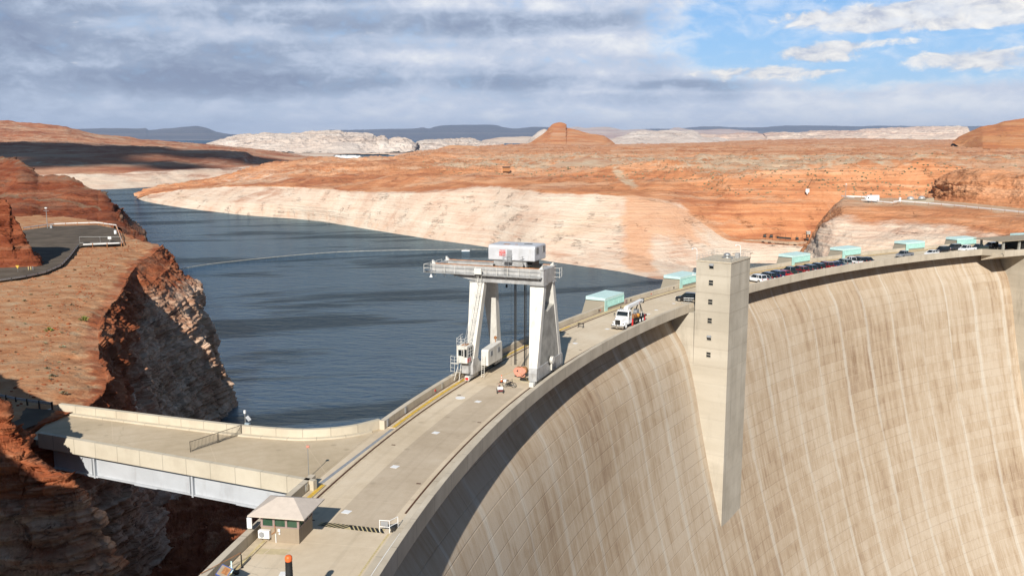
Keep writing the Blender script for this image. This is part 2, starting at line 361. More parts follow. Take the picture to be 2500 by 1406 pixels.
m_bridgec = concrete('bridge_concrete', L(.44, .38, .29), L(.54, .48, .37), L(.60, .54, .43), lift=50, joint=3.0, streak=.12, panel=.06)

# the dam's downstream face: streaked pours with pale vertical leach bands
def face_material():
    m, n, b = mat('dam_face_concrete'); u_, v_, _ = n.xyz(n.new('ShaderNodeUVMap').outputs[0])
    LIFT = 2.29; JO = 12.2
    fu = n.math('DIVIDE', u_, JO); iu = n.math('FLOOR', fu); fu = n.math('FRACT', fu)
    fv = n.math('DIVIDE', v_, LIFT); iv = n.math('FLOOR', fv); fvv = n.math('FRACT', fv)
    wn = n.new('ShaderNodeTexWhiteNoise', noise_dimensions='3D'); n.put(wn.inputs['Vector'], n.comb(iu, iv, .5)); w1 = wn.outputs[0]
    wc = n.new('ShaderNodeTexWhiteNoise', noise_dimensions='3D'); n.put(wc.inputs['Vector'], n.comb(iu, 3.3, .5)); wcol = wc.outputs[0]
    big = n.noise(n.comb(n.math('MULTIPLY', u_, .02), n.math('MULTIPLY', v_, .018), 0), 1.0, 3, .5)
    # streaks restart at each lift: phase from the lift index
    s1 = n.noise(n.comb(n.math('MULTIPLY', u_, 1.5), n.math('MULTIPLY', v_, .05), n.math('MULTIPLY', iv, .22)), 1.0, 7, .74)
    s2 = n.noise(n.comb(n.math('MULTIPLY', u_, .42), n.math('MULTIPLY', v_, .022), 7), 1.0, 7, .70)
    s3 = n.noise(n.comb(n.math('MULTIPLY', u_, 3.4), n.math('MULTIPLY', v_, .035), n.math('MULTIPLY', iv, .12)), 1.0, 5, .7)
    blot = n.noise(n.comb(n.math('MULTIPLY', u_, .22), n.math('MULTIPLY', v_, .20), 4), 1.0, 9, .70, .6)
    t = n.math('ADD', n.math('ADD', n.math('MULTIPLY', s1, .36), n.math('MULTIPLY', s2, .50)), n.math('ADD', n.math('MULTIPLY', w1, .065), n.math('MULTIPLY', blot, .28)))
    t = n.math('ADD', t, n.math('MULTIPLY', n.math('SUBTRACT', big, .5), .38))
    c = n.ramp(t, [(.40, (.235, .152, .088)), (.49, (.35, .255, .172)), (.56, (.425, .325, .222)), (.69, (.51, .42, .315))])
    # pale bands beside some joints
    jd = n.math('ABSOLUTE', n.math('SUBTRACT', fu, .5)); wob = n.noise(n.comb(n.math('MULTIPLY', u_, .5), n.math('MULTIPLY', v_, .10), 11), 1.0, 5, .65)
    jw = n.math('ADD', jd, n.math('MULTIPLY', n.math('SUBTRACT', wob, .5), .22))
    band = n.step(jw, .42, .49)
    band = n.math('MULTIPLY', band, n.step(n.math('ADD', wcol, n.math('MULTIPLY', n.math('SUBTRACT', 0.0, v_), .007)), .15, .6))
    c = n.mix(n.math('MULTIPLY', band, .62), c, (.60, .55, .46))
    sp = n.step(s3, .57, .68); sp = n.math('MULTIPLY', sp, n.step(blot, .45, .58))
    c = n.mix(n.math('MULTIPLY', sp, .60), c, (.58, .52, .43))
    dk = n.math('MULTIPLY', n.step(s3, .44, .32), n.step(n.math('ADD', n.math('MULTIPLY', s2, .5), n.math('MULTIPLY', blot, .5)), .53, .43))
    c = n.mix(n.math('MULTIPLY', dk, .65), c, (.20, .115, .055))
    # pour lines and contraction joints
    lv = n.math('SUBTRACT', 1.0, n.step(n.math('ABSOLUTE', n.math('SUBTRACT', fvv, .5)), .0, .5))
    jl = n.step(n.math('ABSOLUTE', n.math('SUBTRACT', fvv, .5)), .455, .485)
    gate = n.step(n.noise(n.comb(n.math('MULTIPLY', u_, .09), n.math('MULTIPLY', iv, 1.3), 0), 1.0, 3, .6), .35, .55)
    lc = n.mix(n.step(w1, .45, .55), (.62, .50, .37), (.16, .10, .055))
    c = n.mix(n.math('MULTIPLY', n.math('MULTIPLY', jl, gate), .25), c, lc)
    ju = n.step(jd, .4955, .4985)
    c = n.mix(n.math('MULTIPLY', ju, .28), c, (.13, .08, .05))
    n.put(b.inputs['Base Color'], c); b.inputs['Roughness'].default_value = .92; b.inputs['Specular IOR Level'].default_value = .15
    h = n.math('SUBTRACT', n.math('ADD', n.math('MULTIPLY', s1, .3), n.math('MULTIPLY', w1, .25)), n.math('ADD', jl, ju))
    n.put(b.inputs['Normal'], n.bump(h, .35, .12))
    return m
m_face = face_material()

def deck_material(name, c0, c1, c2):
    m, n, b = mat(name); u_, v_, _ = n.xyz(n.new('ShaderNodeUVMap').outputs[0]); vec = n.comb(u_, v_, 0)
    a = n.noise(vec, .09, 6, .6, .4); a2 = n.noise(vec, .9, 7, .65)
    c = n.ramp(n.math('ADD', n.math('MULTIPLY', a, .7), n.math('MULTIPLY', a2, .3)), [(.36, c0), (.5, c1), (.64, c2)])
    # long worn tyre tracks, slab joints every 18 m, oil spots, hairline cracks
    tr = n.noise(n.comb(n.math('MULTIPLY', u_, .02), n.math('MULTIPLY', v_, 1.1), 2), 1.0, 3, .5)
    c = n.mix(n.math('MULTIPLY', n.step(tr, .52, .68), .16), c, tuple(q * .62 for q in c0))
    fu = n.math('FRACT', n.math('DIVIDE', u_, 9.15)); j = n.math('SUBTRACT', 1.0, n.step(n.math('MINIMUM', fu, n.math('SUBTRACT', 1.0, fu)), .0, .004))
    c = n.mix(n.math('MULTIPLY', j, .40), c, tuple(min(1, q * 1.35) for q in c2))
    sp = n.new('ShaderNodeTexVoronoi'); n.put(sp.inputs['Vector'], vec); sp.inputs['Scale'].default_value = .35
    c = n.mix(n.math('MULTIPLY', n.math('SUBTRACT', 1.0, n.step(sp.outputs['Distance'], .05, .16)), .35), c, tuple(q * .55 for q in c0))
    ck = n.new('ShaderNodeTexVoronoi', feature='DISTANCE_TO_EDGE'); n.put(ck.inputs['Vector'], n.vmath('ADD', vec, n.scale(n.comb(a2, a2, 0), (1.5, 1.5, 0)))); ck.inputs['Scale'].default_value = .12
    cm = n.math('MULTIPLY', n.math('SUBTRACT', 1.0, n.step(ck.outputs['Distance'], .0, .006)), n.step(a, .5, .6))
    c = n.mix(n.math('MULTIPLY', cm, .35), c, tuple(q * .45 for q in c0))
    n.put(b.inputs['Base Color'], c); b.inputs['Roughness'].default_value = .9; b.inputs['Specular IOR Level'].default_value = .15
    n.put(b.inputs['Normal'], n.bump(a2, .12, .03)); return m
m_deck = deck_material('road_concrete', L(.53, .43, .30), L(.61, .505, .365), L(.67, .57, .43))
m_bdeck = deck_material('bridge_deck_concrete', L(.43, .345, .23), L(.50, .405, .28), L(.56, .465, .335))

m_yellow = simple('yellow_paint', (.66, .42, .05), .7, var=.3, sc=2.5, dirt=(.45, .36, .24))
m_paley = simple('pale_yellow_paint', (.58, .47, .24), .75, var=.2, sc=4, dirt=(.46, .38, .27))
m_rail = simple('rusty_rail_steel', (.115, .05, .025), .7, .2, var=.4, sc=5)
m_grout = simple('pale_rail_grout', (.56, .46, .32), .9, var=.15)
m_white = m_white
m_cream = simple('crane_white_paint', (.68, .66, .60), .45, var=.10, sc=.8, dirt=(.42, .38, .31))
m_alu = simple('crane_silver_paint', (.46, .46, .45), .42, .25, var=.2, sc=.9, dirt=(.30, .28, .24))
m_aludirty = simple('crane_weathered_panel', (.40, .385, .34), .6, .1, var=.28, sc=.7, dirt=(.27, .26, .20))
m_black = simple('black_rubber', (.018, .018, .018), .8, var=.3)
m_dark = simple('dark_steel', (.05, .048, .045), .5, .6, var=.3)
m_galv = simple('galvanised_steel', (.50, .51, .50), .38, .7, var=.12, sc=3)
m_grey = simple('grey_paint', (.32, .33, .34), .5, .2, var=.12, sc=2)
m_girder = simple('girder_grey_paint', (.50, .52, .54), .5, .1, var=.08, sc=.3, dirt=(.36, .36, .36))
m_mint = simple('mint_green_paint', (.40, .66, .60), .5, var=.07, sc=1.5, dirt=(.34, .52, .46))
m_mint2 = simple('pale_mint_roof', (.55, .74, .70), .5, var=.06, sc=1.5)
m_redp = simple('red_paint', (.52, .03, .03), .45, var=.1)
m_whitep = simple('white_paint', (.80, .80, .78), .4, var=.04)
m_orange = simple('orange_plastic', (.80, .16, .04), .4, var=.12, sc=12)
m_glass, _n, _b = mat('dark_window_glass'); _b.inputs['Base Color'].default_value = (.015, .02, .022, 1); _b.inputs['Roughness'].default_value = .06; _b.inputs['Specular IOR Level'].default_value = .7
m_gglass, _n, _b = mat('green_tinted_glass'); _b.inputs['Base Color'].default_value = (.03, .075, .045, 1); _b.inputs['Roughness'].default_value = .08; _b.inputs['Specular IOR Level'].default_value = .8
m_pinkp = simple('salmon_primer', (.62, .27, .19), .6, var=.2, sc=3)
m_rustp = simple('rusty_orange_steel', (.40, .18, .07), .8, var=.35, sc=3)
m_roofb = simple('booth_roof_membrane', (.58, .50, .42), .75, var=.06, sc=2)
m_mauve = simple('mauve_trim_paint', (.30, .22, .20), .6, var=.08)
m_boothw = concrete('booth_wall_concrete', L(.25, .195, .14), L(.31, .25, .18), L(.36, .295, .215), uv=False, streak=.5, seams=False)
m_asph = simple('asphalt', (.125, .100, .076), .92, var=.25, sc=.25, spec=.1)
m_chrome = simple('chrome', (.7, .7, .7), .15, 1.0, var=.02)
m_sage = simple('sagebrush_leaf', (.33, .29, .17), .9, var=.3, sc=8)
m_green = simple('yellow_green_leaf', (.22, .24, .05), .9, var=.3, sc=8)
m_cloud, _n, _b = mat('cloud_vapour'); _b.inputs['Base Color'].default_value = (.85, .86, .88, 1); _b.inputs['Roughness'].default_value = 1
def paint(name, c, metal=.0): return simple(name, c, .28, metal, var=.03, spec=.5, coat=.6)

# water
def water_material():
    m, n, b = mat('lake_water'); p = n.pos(); x, y, z = n.xyz(p)
    # wind streaks lying across the view
    g = n.noise(n.comb(n.math('MULTIPLY', x, .0075), n.math('ADD', n.math('MULTIPLY', y, .027), n.math('MULTIPLY', x, -.006)), 3), 1.0, 6, .58, .5)
    calm = n.step(g, .51, .61)
    c = n.mix(n.math('ADD', n.math('MULTIPLY', calm, .75), n.math('MULTIPLY', n.step(g, .36, .5), .25)), (.015, .031, .044), (.003, .011, .019))
    n.put(b.inputs['Base Color'], c)
    n.put(b.inputs['Roughness'], n.math('SUBTRACT', .09, n.math('MULTIPLY', calm, .02)))
    b.inputs['IOR'].default_value = 1.17; n.put(b.inputs['Specular IOR Level'], n.math('SUBTRACT', .5, n.math('MULTIPLY', calm, .25))); b.inputs['Specular Tint'].default_value = (.70, .90, 1.0, 1)
    wv = n.noise(n.comb(n.math('MULTIPLY', x, .30), n.math('ADD', n.math('MULTIPLY', y, .8), n.math('MULTIPLY', x, .10)), 0), .40, 9, .66, .4)
    wv2 = n.noise(n.comb(n.math('MULTIPLY', x, .10), n.math('MULTIPLY', y, .26), 5), .6, 5, .6)
    o = n.new('ShaderNodeBump'); o.inputs['Distance'].default_value = 1.5
    n.put(o.inputs['Strength'], n.math('ADD', .55, n.math('MULTIPLY', calm, .5))); n.put(o.inputs['Height'], n.math('ADD', wv, n.math('MULTIPLY', wv2, .5)))
    b.inputs['Specular IOR Level'].default_value = 0.0
    for l_ in list(b.inputs['Specular IOR Level'].links): n.l.remove(l_)
    n.l.new(o.outputs[0], b.inputs['Normal'])
    gl = n.new('ShaderNodeBsdfGlossy'); gl.inputs['Roughness'].default_value = .08; gl.inputs['Color'].default_value = (.60, .83, 1.0, 1); n.l.new(o.outputs[0], gl.inputs['Normal'])
    fr = n.new('ShaderNodeFresnel'); fr.inputs['IOR'].default_value = 1.33; n.l.new(o.outputs[0], fr.inputs['Normal'])
    mx = n.new('ShaderNodeMixShader'); n.put(mx.inputs[0], n.math('MULTIPLY', n.math('MINIMUM', fr.outputs[0], .75), n.math('SUBTRACT', .58, n.math('MULTIPLY', calm, .25))))
    n.l.new(b.outputs[0], mx.inputs[1]); n.l.new(gl.outputs[0], mx.inputs[2])
    out = [q for q in m.node_tree.nodes if q.type == 'OUTPUT_MATERIAL'][0]; n.l.new(mx.outputs[0], out.inputs[0]); return m
m_water = water_material()
# ------------------------------------------------------------------ terrain
def smooth_interp(xs, cx, cy):
    """cubic Hermite through the control values (limited slopes)"""
    cx = np.asarray(cx, float); cy = np.asarray(cy, float)
    if len(cx) < 3: return np.interp(xs, cx, cy)
    h = np.diff(cx); dl = np.diff(cy) / h; m = np.zeros(len(cx))
    for i in range(1, len(cx) - 1):
        m[i] = 0 if dl[i - 1] * dl[i] <= 0 else 2 * dl[i - 1] * dl[i] / (dl[i - 1] + dl[i])
    m[0] = dl[0]; m[-1] = dl[-1]; xs = np.clip(xs, cx[0], cx[-1])
    k = np.clip(np.searchsorted(cx, xs) - 1, 0, len(h) - 1); t = (xs - cx[k]) / h[k]
    return ((2 * t**3 - 3 * t**2 + 1) * cy[k] + (t**3 - 2 * t**2 + t) * h[k] * m[k] + (-2 * t**3 + 3 * t**2) * cy[k + 1] + (t**3 - t**2) * h[k] * m[k + 1])
def sheet(name, rows, nsub, material, amp, scale, led=None, attrs=None, label=None, cat=None, kind='structure', smooth=True, blocks=None, terr=None, zscale=2.0, octv=6, ridg=.0, anchor=None, blocky=0.0):
    """rows: list of (n,3) arrays of the same n; nsub: subdivisions between neighbouring rows; amp per row (m); led = (step m, depth m) ledges"""
    G = []; T = []
    for k in range(len(rows) - 1):
        ts = np.linspace(0, 1, nsub[k], endpoint=False)
        for t in ts: G.append(rows[k] * (1 - t) + rows[k + 1] * t); T.append(k + t)
    G.append(rows[-1]); T.append(len(rows) - 1.0); G = np.array(G); T = np.array(T)
    A = np.interp(T, range(len(rows)), amp)[:, None]
    TT0 = np.broadcast_to(T[:, None], G.shape[:2])
    du = np.gradient(G, axis=1); dv = np.gradient(G, axis=0); Nn = np.cross(du, dv); Nn /= np.linalg.norm(Nn, axis=2, keepdims=True) + 1e-9
    P = G.copy(); P[..., 2] *= zscale
    q = P * scale
    wp = np.stack([fbm(q * .6 + 31, 3), fbm(q * .6 + 57, 3), fbm(q * .6 + 91, 3)], -1)
    n = fbm(q + wp * .35, octv, .5) + ridg * (fbm(q * 1.7 + 5, octv - 1, .5, True) - .4)
    D = n * A
    steep = 1 - np.abs(Nn[..., 2]); steep = np.clip((steep - .12) / .5, 0, 1)
    if led:
        for (st, dp, wv) in led:
            zz = G[..., 2] / st + wv * fbm(G * np.array([scale, scale, scale * .5]) * .5 + 7, 4)
            fr = zz - np.floor(zz); saw = np.clip(fr / .82, 0, 1) - np.clip((fr - .82) / .18, 0, 1)
            lay = perlin(np.stack([np.floor(zz) * 7.7, G[..., 0] * scale * .4, G[..., 1] * scale * .4], -1)) + .5
            D = D + (saw - .5) * dp * steep * np.clip(lay, .15, 1.3) * np.minimum(A / (np.max(amp) + 1e-9) * 1.5, 1)
    if blocky:
        bn = perlin(q * 2.3 + 11); D = D + blocky * np.sign(bn) * np.minimum(np.abs(bn) * 9, 1) * A * steep
    if terr:
        tx, ty, th_, r0 = terr; f_ = fbm(np.stack([G[..., 0] * tx, G[..., 1] * ty, G[..., 0] * 0 + 3], -1), 5, .5) * 6; fl = np.floor(f_); fr_ = f_ - fl
        stp = fl + np.clip((fr_ - .72) / .28, 0, 1) + .25 * fr_; gate_ = np.clip((TT0 - r0) / .5, 0, 1) * np.clip((len(rows) - 1.6 - TT0) / .5, 0, 1); G[..., 2] += (stp / 6) * th_ * gate_
    if blocks:
        ca, sa = math.cos(.5), math.sin(.5); Q = np.stack([G[..., 0] * ca + G[..., 1] * sa, -G[..., 0] * sa + G[..., 1] * ca, G[..., 2]], -1)
        for (bx_, bz_, dep) in blocks:
            wq = np.stack([fbm(Q / bx_ * .5 + 3, 3), fbm(Q / bx_ * .5 + 13, 3), fbm(Q / bx_ * .35 + 23, 3) * .8], -1) * .9
            I = np.floor(Q / np.array([bx_, bx_ * 1.4, bz_]) + wq).astype(np.int64); hsh = (I[..., 0] * 73856093 ^ I[..., 1] * 19349663 ^ I[..., 2] * 83492791) & 1023
            tilt_ = np.mod(Q / np.array([bx_, bx_ * 1.4, bz_]) + wq, 1.0) - .5
            D = D + dep * ((hsh / 1023.0 - .5) + .35 * tilt_[..., 2] + .2 * tilt_[..., 0]) * np.clip(steep * 1.6, 0.0, 1) * np.minimum(A / (np.max(amp) + 1e-9) * 1.4, 1)
    G2 = G + Nn * D[..., None]
    nr, nc = G.shape[:2]; V = G2.reshape(-1, 3)
    i = np.arange(nr * nc).reshape(nr, nc); Fq = np.stack([i[:-1, :-1], i[:-1, 1:], i[1:, 1:], i[1:, :-1]], -1).reshape(-1, 4)
    me = bpy.data.meshes.new(name); me.vertices.add(len(V)); me.vertices.foreach_set('co', V.ravel())
    me.loops.add(Fq.size); me.loops.foreach_set('vertex_index', Fq.ravel().astype(np.int32))
    me.polygons.add(len(Fq)); me.polygons.foreach_set('loop_start', np.arange(0, Fq.size, 4, dtype=np.int32)); me.polygons.foreach_set('loop_total', np.full(len(Fq), 4, dtype=np.int32))
    me.update(calc_edges=True); me.materials.append(material)
    if smooth: me.polygons.foreach_set('use_smooth', np.ones(len(Fq), bool))
    U = np.broadcast_to(np.linspace(0, 1, nc)[None, :], (nr, nc)); TT = np.broadcast_to(T[:, None], (nr, nc))
    for k, fn in (attrs or {}).items():
        a = me.attributes.new(k, 'FLOAT', 'POINT'); a.data.foreach_set('value', np.broadcast_to(fn(TT, G2), (nr, nc)).astype(np.float32).ravel())
    me.update(); o = bpy.data.objects.new(name, me); col.objects.link(o)
    tag(o, label, cat, None, kind); return o, G2, T
def img_rows(lines, pxs):
    """each line: list of (px, py, forward distance or None when the line lies on height z); returns rows of world points"""
    out = []
    for ln in lines:
        z = None
        if isinstance(ln, tuple): z, ln = ln
        ln = sorted(ln); px = [a[0] for a in ln]; py = smooth_interp(pxs, px, [a[1] for a in ln])
        if z is not None: out.append(np.array([onz(a, b, z) for a, b in zip(pxs, py)]))
        else:
            inv = smooth_interp(pxs, px, [1.0 / a[2] for a in ln]); out.append(np.array([ony(a, b, 1 / c) for a, b, c in zip(pxs, py, inv)]))
    return out
def rowramp(vals): return lambda T, G: np.interp(T, range(len(vals)), vals)

# lake
lv = MB(); ZW = -35.0
rs = [277.6, 300, 340, 400, 500, 700, 1000, 1500, 2500, 4500, 9000, 20000]; ths = list(range(-14, 124, 2))
vv = [(CX - r * math.cos(R(t)), CY + r * math.sin(R(t)), ZW) for r in rs for t in ths]; nx = len(ths)
lv.add(vv, [(j * nx + i, j * nx + i + 1, (j + 1) * nx + i + 1, (j + 1) * nx + i) for j in range(len(rs) - 1) for i in range(nx - 1)])
tag(lv.build('lake', m_water), 'dark blue rippled lake water behind the dam', 'lake', None, 'structure')

# land sheet under everything out to the horizon
gs = MB(); a = 60000
gs.add([(-a, -2000, -140), (a, -2000, -140), (a, 90000, -140), (-a, 90000, -140)], [(0, 1, 2, 3)])
gs.build('ground', simple('dark_ground', (.10, .06, .04), .95)); bpy.data.objects['ground']['kind'] = 'structure'  # gorge-bottom shade put into the dark tone, so less bounce reaches the dam

# --- east bank: peninsula, pale drawdown cliff, red slopes and plateau
px = np.linspace(330, 2980, 1250)
L0 = (ZW - 1.5, [(330, 489), (400, 505), (500, 519), (600, 530), (744, 541), (910, 567), (1043, 589), (1190, 611), (1337, 646), (1400, 656), (1500, 672), (1620, 702), (1700, 722), (1800, 735), (2000, 742), (2200, 744), (2420, 748)])
L1 = [(330, 487, 1057), (365, 484, 977), (400, 484, 957), (500, 492, 877), (600, 496, 822), (744, 502, 767), (910, 528, 692), (1043, 548, 634), (1190, 565, 588), (1337, 590, 524), (1400, 598, 515), (1500, 610, 501), (1620, 640, 481), (1700, 655, 481), (1800, 665, 489), (2000, 672, 489), (2420, 690, 469)]
L2 = [(330, 486, 1061), (365, 477, 1001), (400, 472, 981), (500, 462, 921), (600, 458, 871), (744, 462, 796), (910, 473, 711), (1043, 470, 661), (1190, 463, 631), (1337, 478, 575), (1500, 484, 555), (1620, 498, 545), (1700, 540, 535), (1790, 590, 521), (1900, 598, 515), (2000, 606, 515), (2420, 640, 515)]
L2b = [(330, 485.5, 1045), (365, 474, 1000), (400, 468, 985), (500, 459, 930), (600, 452, 870), (744, 457, 800), (910, 466, 722), (1043, 462, 672), (1190, 452, 642), (1337, 466, 585), (1500, 476, 560), (1620, 486, 556), (1700, 505, 550), (1790, 578, 528), (1900, 582, 530), (2000, 584, 530), (2420, 600, 530)]
L3 = [(330, 485.3, 1050), (365, 471, 1030), (400, 465, 1020), (500, 456, 980), (600, 444, 920), (744, 440, 850), (910, 440, 780), (1043, 436, 720), (1190, 432, 690), (1337, 440, 650), (1500, 448, 610), (1620, 456, 590), (1700, 470, 575), (1790, 500, 548), (1900, 505, 545), (2000, 500, 545), (2420, 500, 545)]
L4 = [(330, 485, 1060), (365, 469, 1060), (400, 463, 1060), (500, 452, 1060), (600, 434, 1020), (744, 420, 960), (910, 418, 900), (1043, 418, 850), (1190, 420, 800), (1337, 420, 760), (1500, 424, 690), (1620, 420, 650), (1700, 424, 610), (1790, 424, 580), (1900, 420, 575), (2000, 415, 575), (2200, 413, 575), (2420, 414, 575)]
L5 = [(330, 485, 1090), (365, 469, 1110), (400, 462, 1120), (500, 450, 1150), (600, 424, 1150), (744, 404, 1150), (910, 400, 1150), (1043, 398, 1150), (1190, 404, 1050), (1337, 404, 1000), (1500, 404, 950), (1700, 402, 900), (1900, 402, 860), (2200, 400, 850), (2420, 398, 850)]
L6 = [(330, 486, 1130), (365, 471, 1180), (400, 464, 1200), (500, 452, 1260), (600, 420, 1350), (700, 402, 1400), (790, 391, 1500), (950, 389, 1500), (1043, 386, 1550), (1190, 380, 1600), (1337, 380, 1500), (1500, 386, 1400), (1700, 382, 1400), (1900, 384, 1300), (2200, 384, 1300), (2420, 382, 1300)]
L7 = [(330, 487, 1160), (365, 474, 1250), (400, 468, 1300), (500, 456, 1400), (600, 421, 1600), (700, 403, 1750), (790, 391.5, 1800), (950, 389, 1900), (1000, 378, 2300), (1080, 366, 2500), (1190, 362, 2600), (1337, 358, 2700), (1500, 362, 2500), (1700, 358, 2500), (1900, 357, 2500), (2200, 358, 2400), (2420, 356, 2400)]
L8 = [(330, 490, 1175), (365, 481, 1300), (400, 475, 1380), (500, 466, 1500), (600, 424, 1900), (700, 405, 2300), (790, 395, 2300), (950, 392, 2400), (1000, 380, 2900), (1080, 366.5, 3600), (1190, 357, 4200), (1337, 352, 4800), (1500, 353, 5000), (1700, 350, 5200), (1800, 345, 5200), (1900, 342, 5400), (2100, 339, 5800), (2200, 341, 5800), (2420, 343, 5800)]
L9 = [(330, 500, 1180), (400, 500, 1400), (500, 500, 1550), (600, 450, 2000), (700, 430, 2600), (800, 420, 2700), (950, 420, 2700), (1000, 400, 3100), (1080, 385, 3800), (1200, 372, 4500), (1500, 372, 5400), (2420, 372, 6200)]
rowsE = img_rows([L0, L1, L2, L2b, L3, L4, L5, L6, L7, L8, L9], px)
PX_E = px
def ringE(T, G):
    z = G[..., 2]; r = np.interp(T, [0, 1, 2, 2.4, 3, 4, 10], [1, 1, .92, .62, .15, 0, 0])
    pxx = np.broadcast_to(px[None, :], T.shape)
    # peninsula tip: pinkish orange mixed through the pale band; low pale patches higher up
    r = r - .16 * np.exp(-((pxx - 430) / 130) ** 2) * (T < 2.2)
    r = r - .75 * np.clip((pxx - 1660) / 60, 0, 1) * np.clip((T - 1.95) / .2, 0, 1) * (T < 4) + (.42 + .5 * perlin(G * np.array([.01, .01, .22]))) * np.clip((pxx - 1740) / 50, 0, 1) * np.clip((T - 3.0) / .1, 0, 1) * np.clip((3.75 - T) / .5, 0, 1)
    r = r + .42 * np.exp(-((pxx - 620) / 170) ** 2) * np.clip((T - 3), 0, 1) * (T < 5.3)
    r = r + .35 * np.exp(-((pxx - 1090) / 90) ** 2) * ((T > 7.2) & (T < 9))
    return r
def stainE(T, G):
    pxx = np.broadcast_to(px[None, :], T.shape)
    s = 1.25 * np.exp(-((pxx - 1556) / 34) ** 2) * np.clip((3.0 - T) / .3, 0, 1) * np.clip((T - .35) / .35, 0, 1)
    s = s + .95 * np.exp(-((pxx - 1650) / 75) ** 2) * np.clip((T - 1.25) / .35, 0, 1) * np.clip((3.0 - T), 0, 1)
    s = s + .55 * np.exp(-((pxx - 1560) / 55) ** 2) * np.exp(-((T - .5) / .25) ** 2)
    return s + .30 * np.exp(-((pxx - 900) / 500) ** 2) * np.exp(-((T - .45) / .25) ** 2)
def soilE(T, G):
    pxx = np.broadcast_to(px[None, :], T.shape)
    s = np.interp(T, [0, 4, 4.8, 5.2, 5.7, 6, 6.5, 7, 7.5, 9], [0, 0, .1, .55, .75, .45, .62, .3, .2, .1])
    s = s * np.clip((pxx - 850) / 400, .12, 1) + .75 * np.exp(-((pxx - 1540 - (3.9 - T) * 40) / 26) ** 2) * np.exp(-((T - 4.2) / .75) ** 2)
    s = s + .9 * np.exp(-((pxx - 1150) / 75) ** 2) * np.exp(-((T - 5.35) / .16) ** 2)
    return s + .9 * np.exp(-((pxx - 1900) / 110) ** 2) * np.exp(-((T - 2.45) / .3) ** 2) * (pxx > 1780)
eb, GE, TE = sheet('east_bank', rowsE, [46, 60, 10, 44, 44, 44, 40, 30, 24, 8], m_east, [.5, .8, .8, 1.3, 4.2, 5.2, 5.8, 6.5, 5, 5, 3], .026, blocks=[(26, 5.5, 2.6), (9, 2.2, 1.5)], terr=(.0055, .019, 9.0, 4.2),
      led=[(6.5, 2.6, .55), (2.4, 1.2, .8)], attrs={'ring': ringE, 'stain': stainE, 'soil': soilE, 'deep': lambda T, G: np.interp(T, [0, 2.0, 2.4, 3.2, 4.2, 4.8, 6, 7], [0, .3, 1, 1, .9, .2, .35, 0]) + .5 * perlin(G * np.array([.006, .02, .0]) + 5)}, label='pale banded sandstone bank with red plateau across the lake', cat='canyon bank', ridg=.25)
# --- rock nose at the far abutment, carrying the gravel platform
px = np.linspace(1955, 2960, 460)
n0 = [(1955, 760, 360), (2100, 760, 345), (2300, 760, 330), (2500, 790, 305), (2700, 840, 270), (2960, 900, 240)]
n1 = [(1955, 690, 395), (1990, 690, 385), (2100, 690, 365), (2300, 690, 345), (2500, 700, 318), (2700, 740, 285), (2960, 790, 250)]
n2 = [(1955, 622, 432), (1978, 606, 425), (2010, 590, 410), (2100, 588, 392), (2300, 590, 372), (2500, 610, 345), (2700, 640, 305), (2960, 690, 265)]
n3 = [(1955, 620, 440), (1985, 585, 432), (2005, 560, 420), (2060, 545, 410), (2150, 552, 402), (2300, 556, 388), (2500, 575, 360), (2700, 600, 320), (2960, 640, 275)]
n4 = [(1955, 619, 455), (1992, 562, 445), (2020, 530, 440), (2060, 508, 432), (2150, 512, 422), (2300, 520, 410), (2500, 540, 374), (2700, 560, 335), (2960, 590, 290)]
n5 = [(1955, 618.5, 470), (1997, 556, 462), (2025, 515, 465), (2062, 487, 488), (2110, 494, 466), (2200, 500, 449), (2300, 505, 434), (2500, 524, 391), (2700, 545, 352), (2960, 575, 305)]
n6 = [(1955, 619, 490), (2000, 556, 490), (2030, 514, 500), (2066, 481.5, 512), (2110, 487, 486), (2200, 492.5, 466), (2300, 499.5, 447), (2500, 518.5, 401), (2700, 540, 360), (2960, 570, 312)]
n7 = [(1955, 622, 515), (2002, 560, 520), (2035, 520, 530), (2075, 480, 520), (2160, 484, 505), (2270, 487, 495), (2320, 492, 470), (2500, 509, 425), (2700, 526, 385), (2960, 555, 330)]
n8 = [(1955, 650, 535), (2005, 590, 545), (2040, 560, 560), (2080, 520, 560), (2160, 520, 550), (2320, 520, 520), (2500, 540, 470), (2960, 600, 370)]
PXn = px
def ringN(T, G):
    pxx = np.broadcast_to(PXn[None, :], T.shape)
    r = np.interp(T, [0, 2, 2.7, 3.1, 3.6, 8], [1.0, .98, .80, .5, .15, -.1]) - .0009 * (pxx - 2150).clip(0, 400)
    return r + .0
def soilN(T, G): return np.interp(T, [0, 4, 4.7, 5.2, 6, 7, 8], [0, 0, .35, .55, .65, .6, 0])
sheet('rock_nose', img_rows([n0, n1, n2, n3, n4, n5, n6, n7, n8], px), [30, 44, 44, 44, 36, 14, 16, 6], m_east, [1.5, 1.6, 1.8, 2.4, 1.6, .5, .12, .25, 2], .035,
      led=[(5.5, 1.2, .6)], blocks=[(18, 7, 1.6), (6, 2.2, .9)], attrs={'deep': lambda T, G: 0 * T + .7, 'ring': ringN, 'stain': lambda T, G: 0 * T, 'soil': soilN}, label='pale rock shoulder with orange cap holding the gravel platform', cat='rock face', ridg=.3, blocky=.12)
px = np.linspace(2262, 2980, 380)
c0 = [(2262, 500, 500), (2285, 494, 482), (2320, 497, 468), (2500, 512, 425), (2700, 530, 385), (2980, 560, 330)]
c1 = [(2262, 499, 503), (2288, 480, 487), (2320, 478, 474), (2500, 488, 432), (2700, 500, 392), (2980, 520, 336)]
c2 = [(2262, 498, 510), (2296, 450, 495), (2320, 448, 482), (2500, 450, 442), (2700, 455, 402), (2980, 460, 345)]
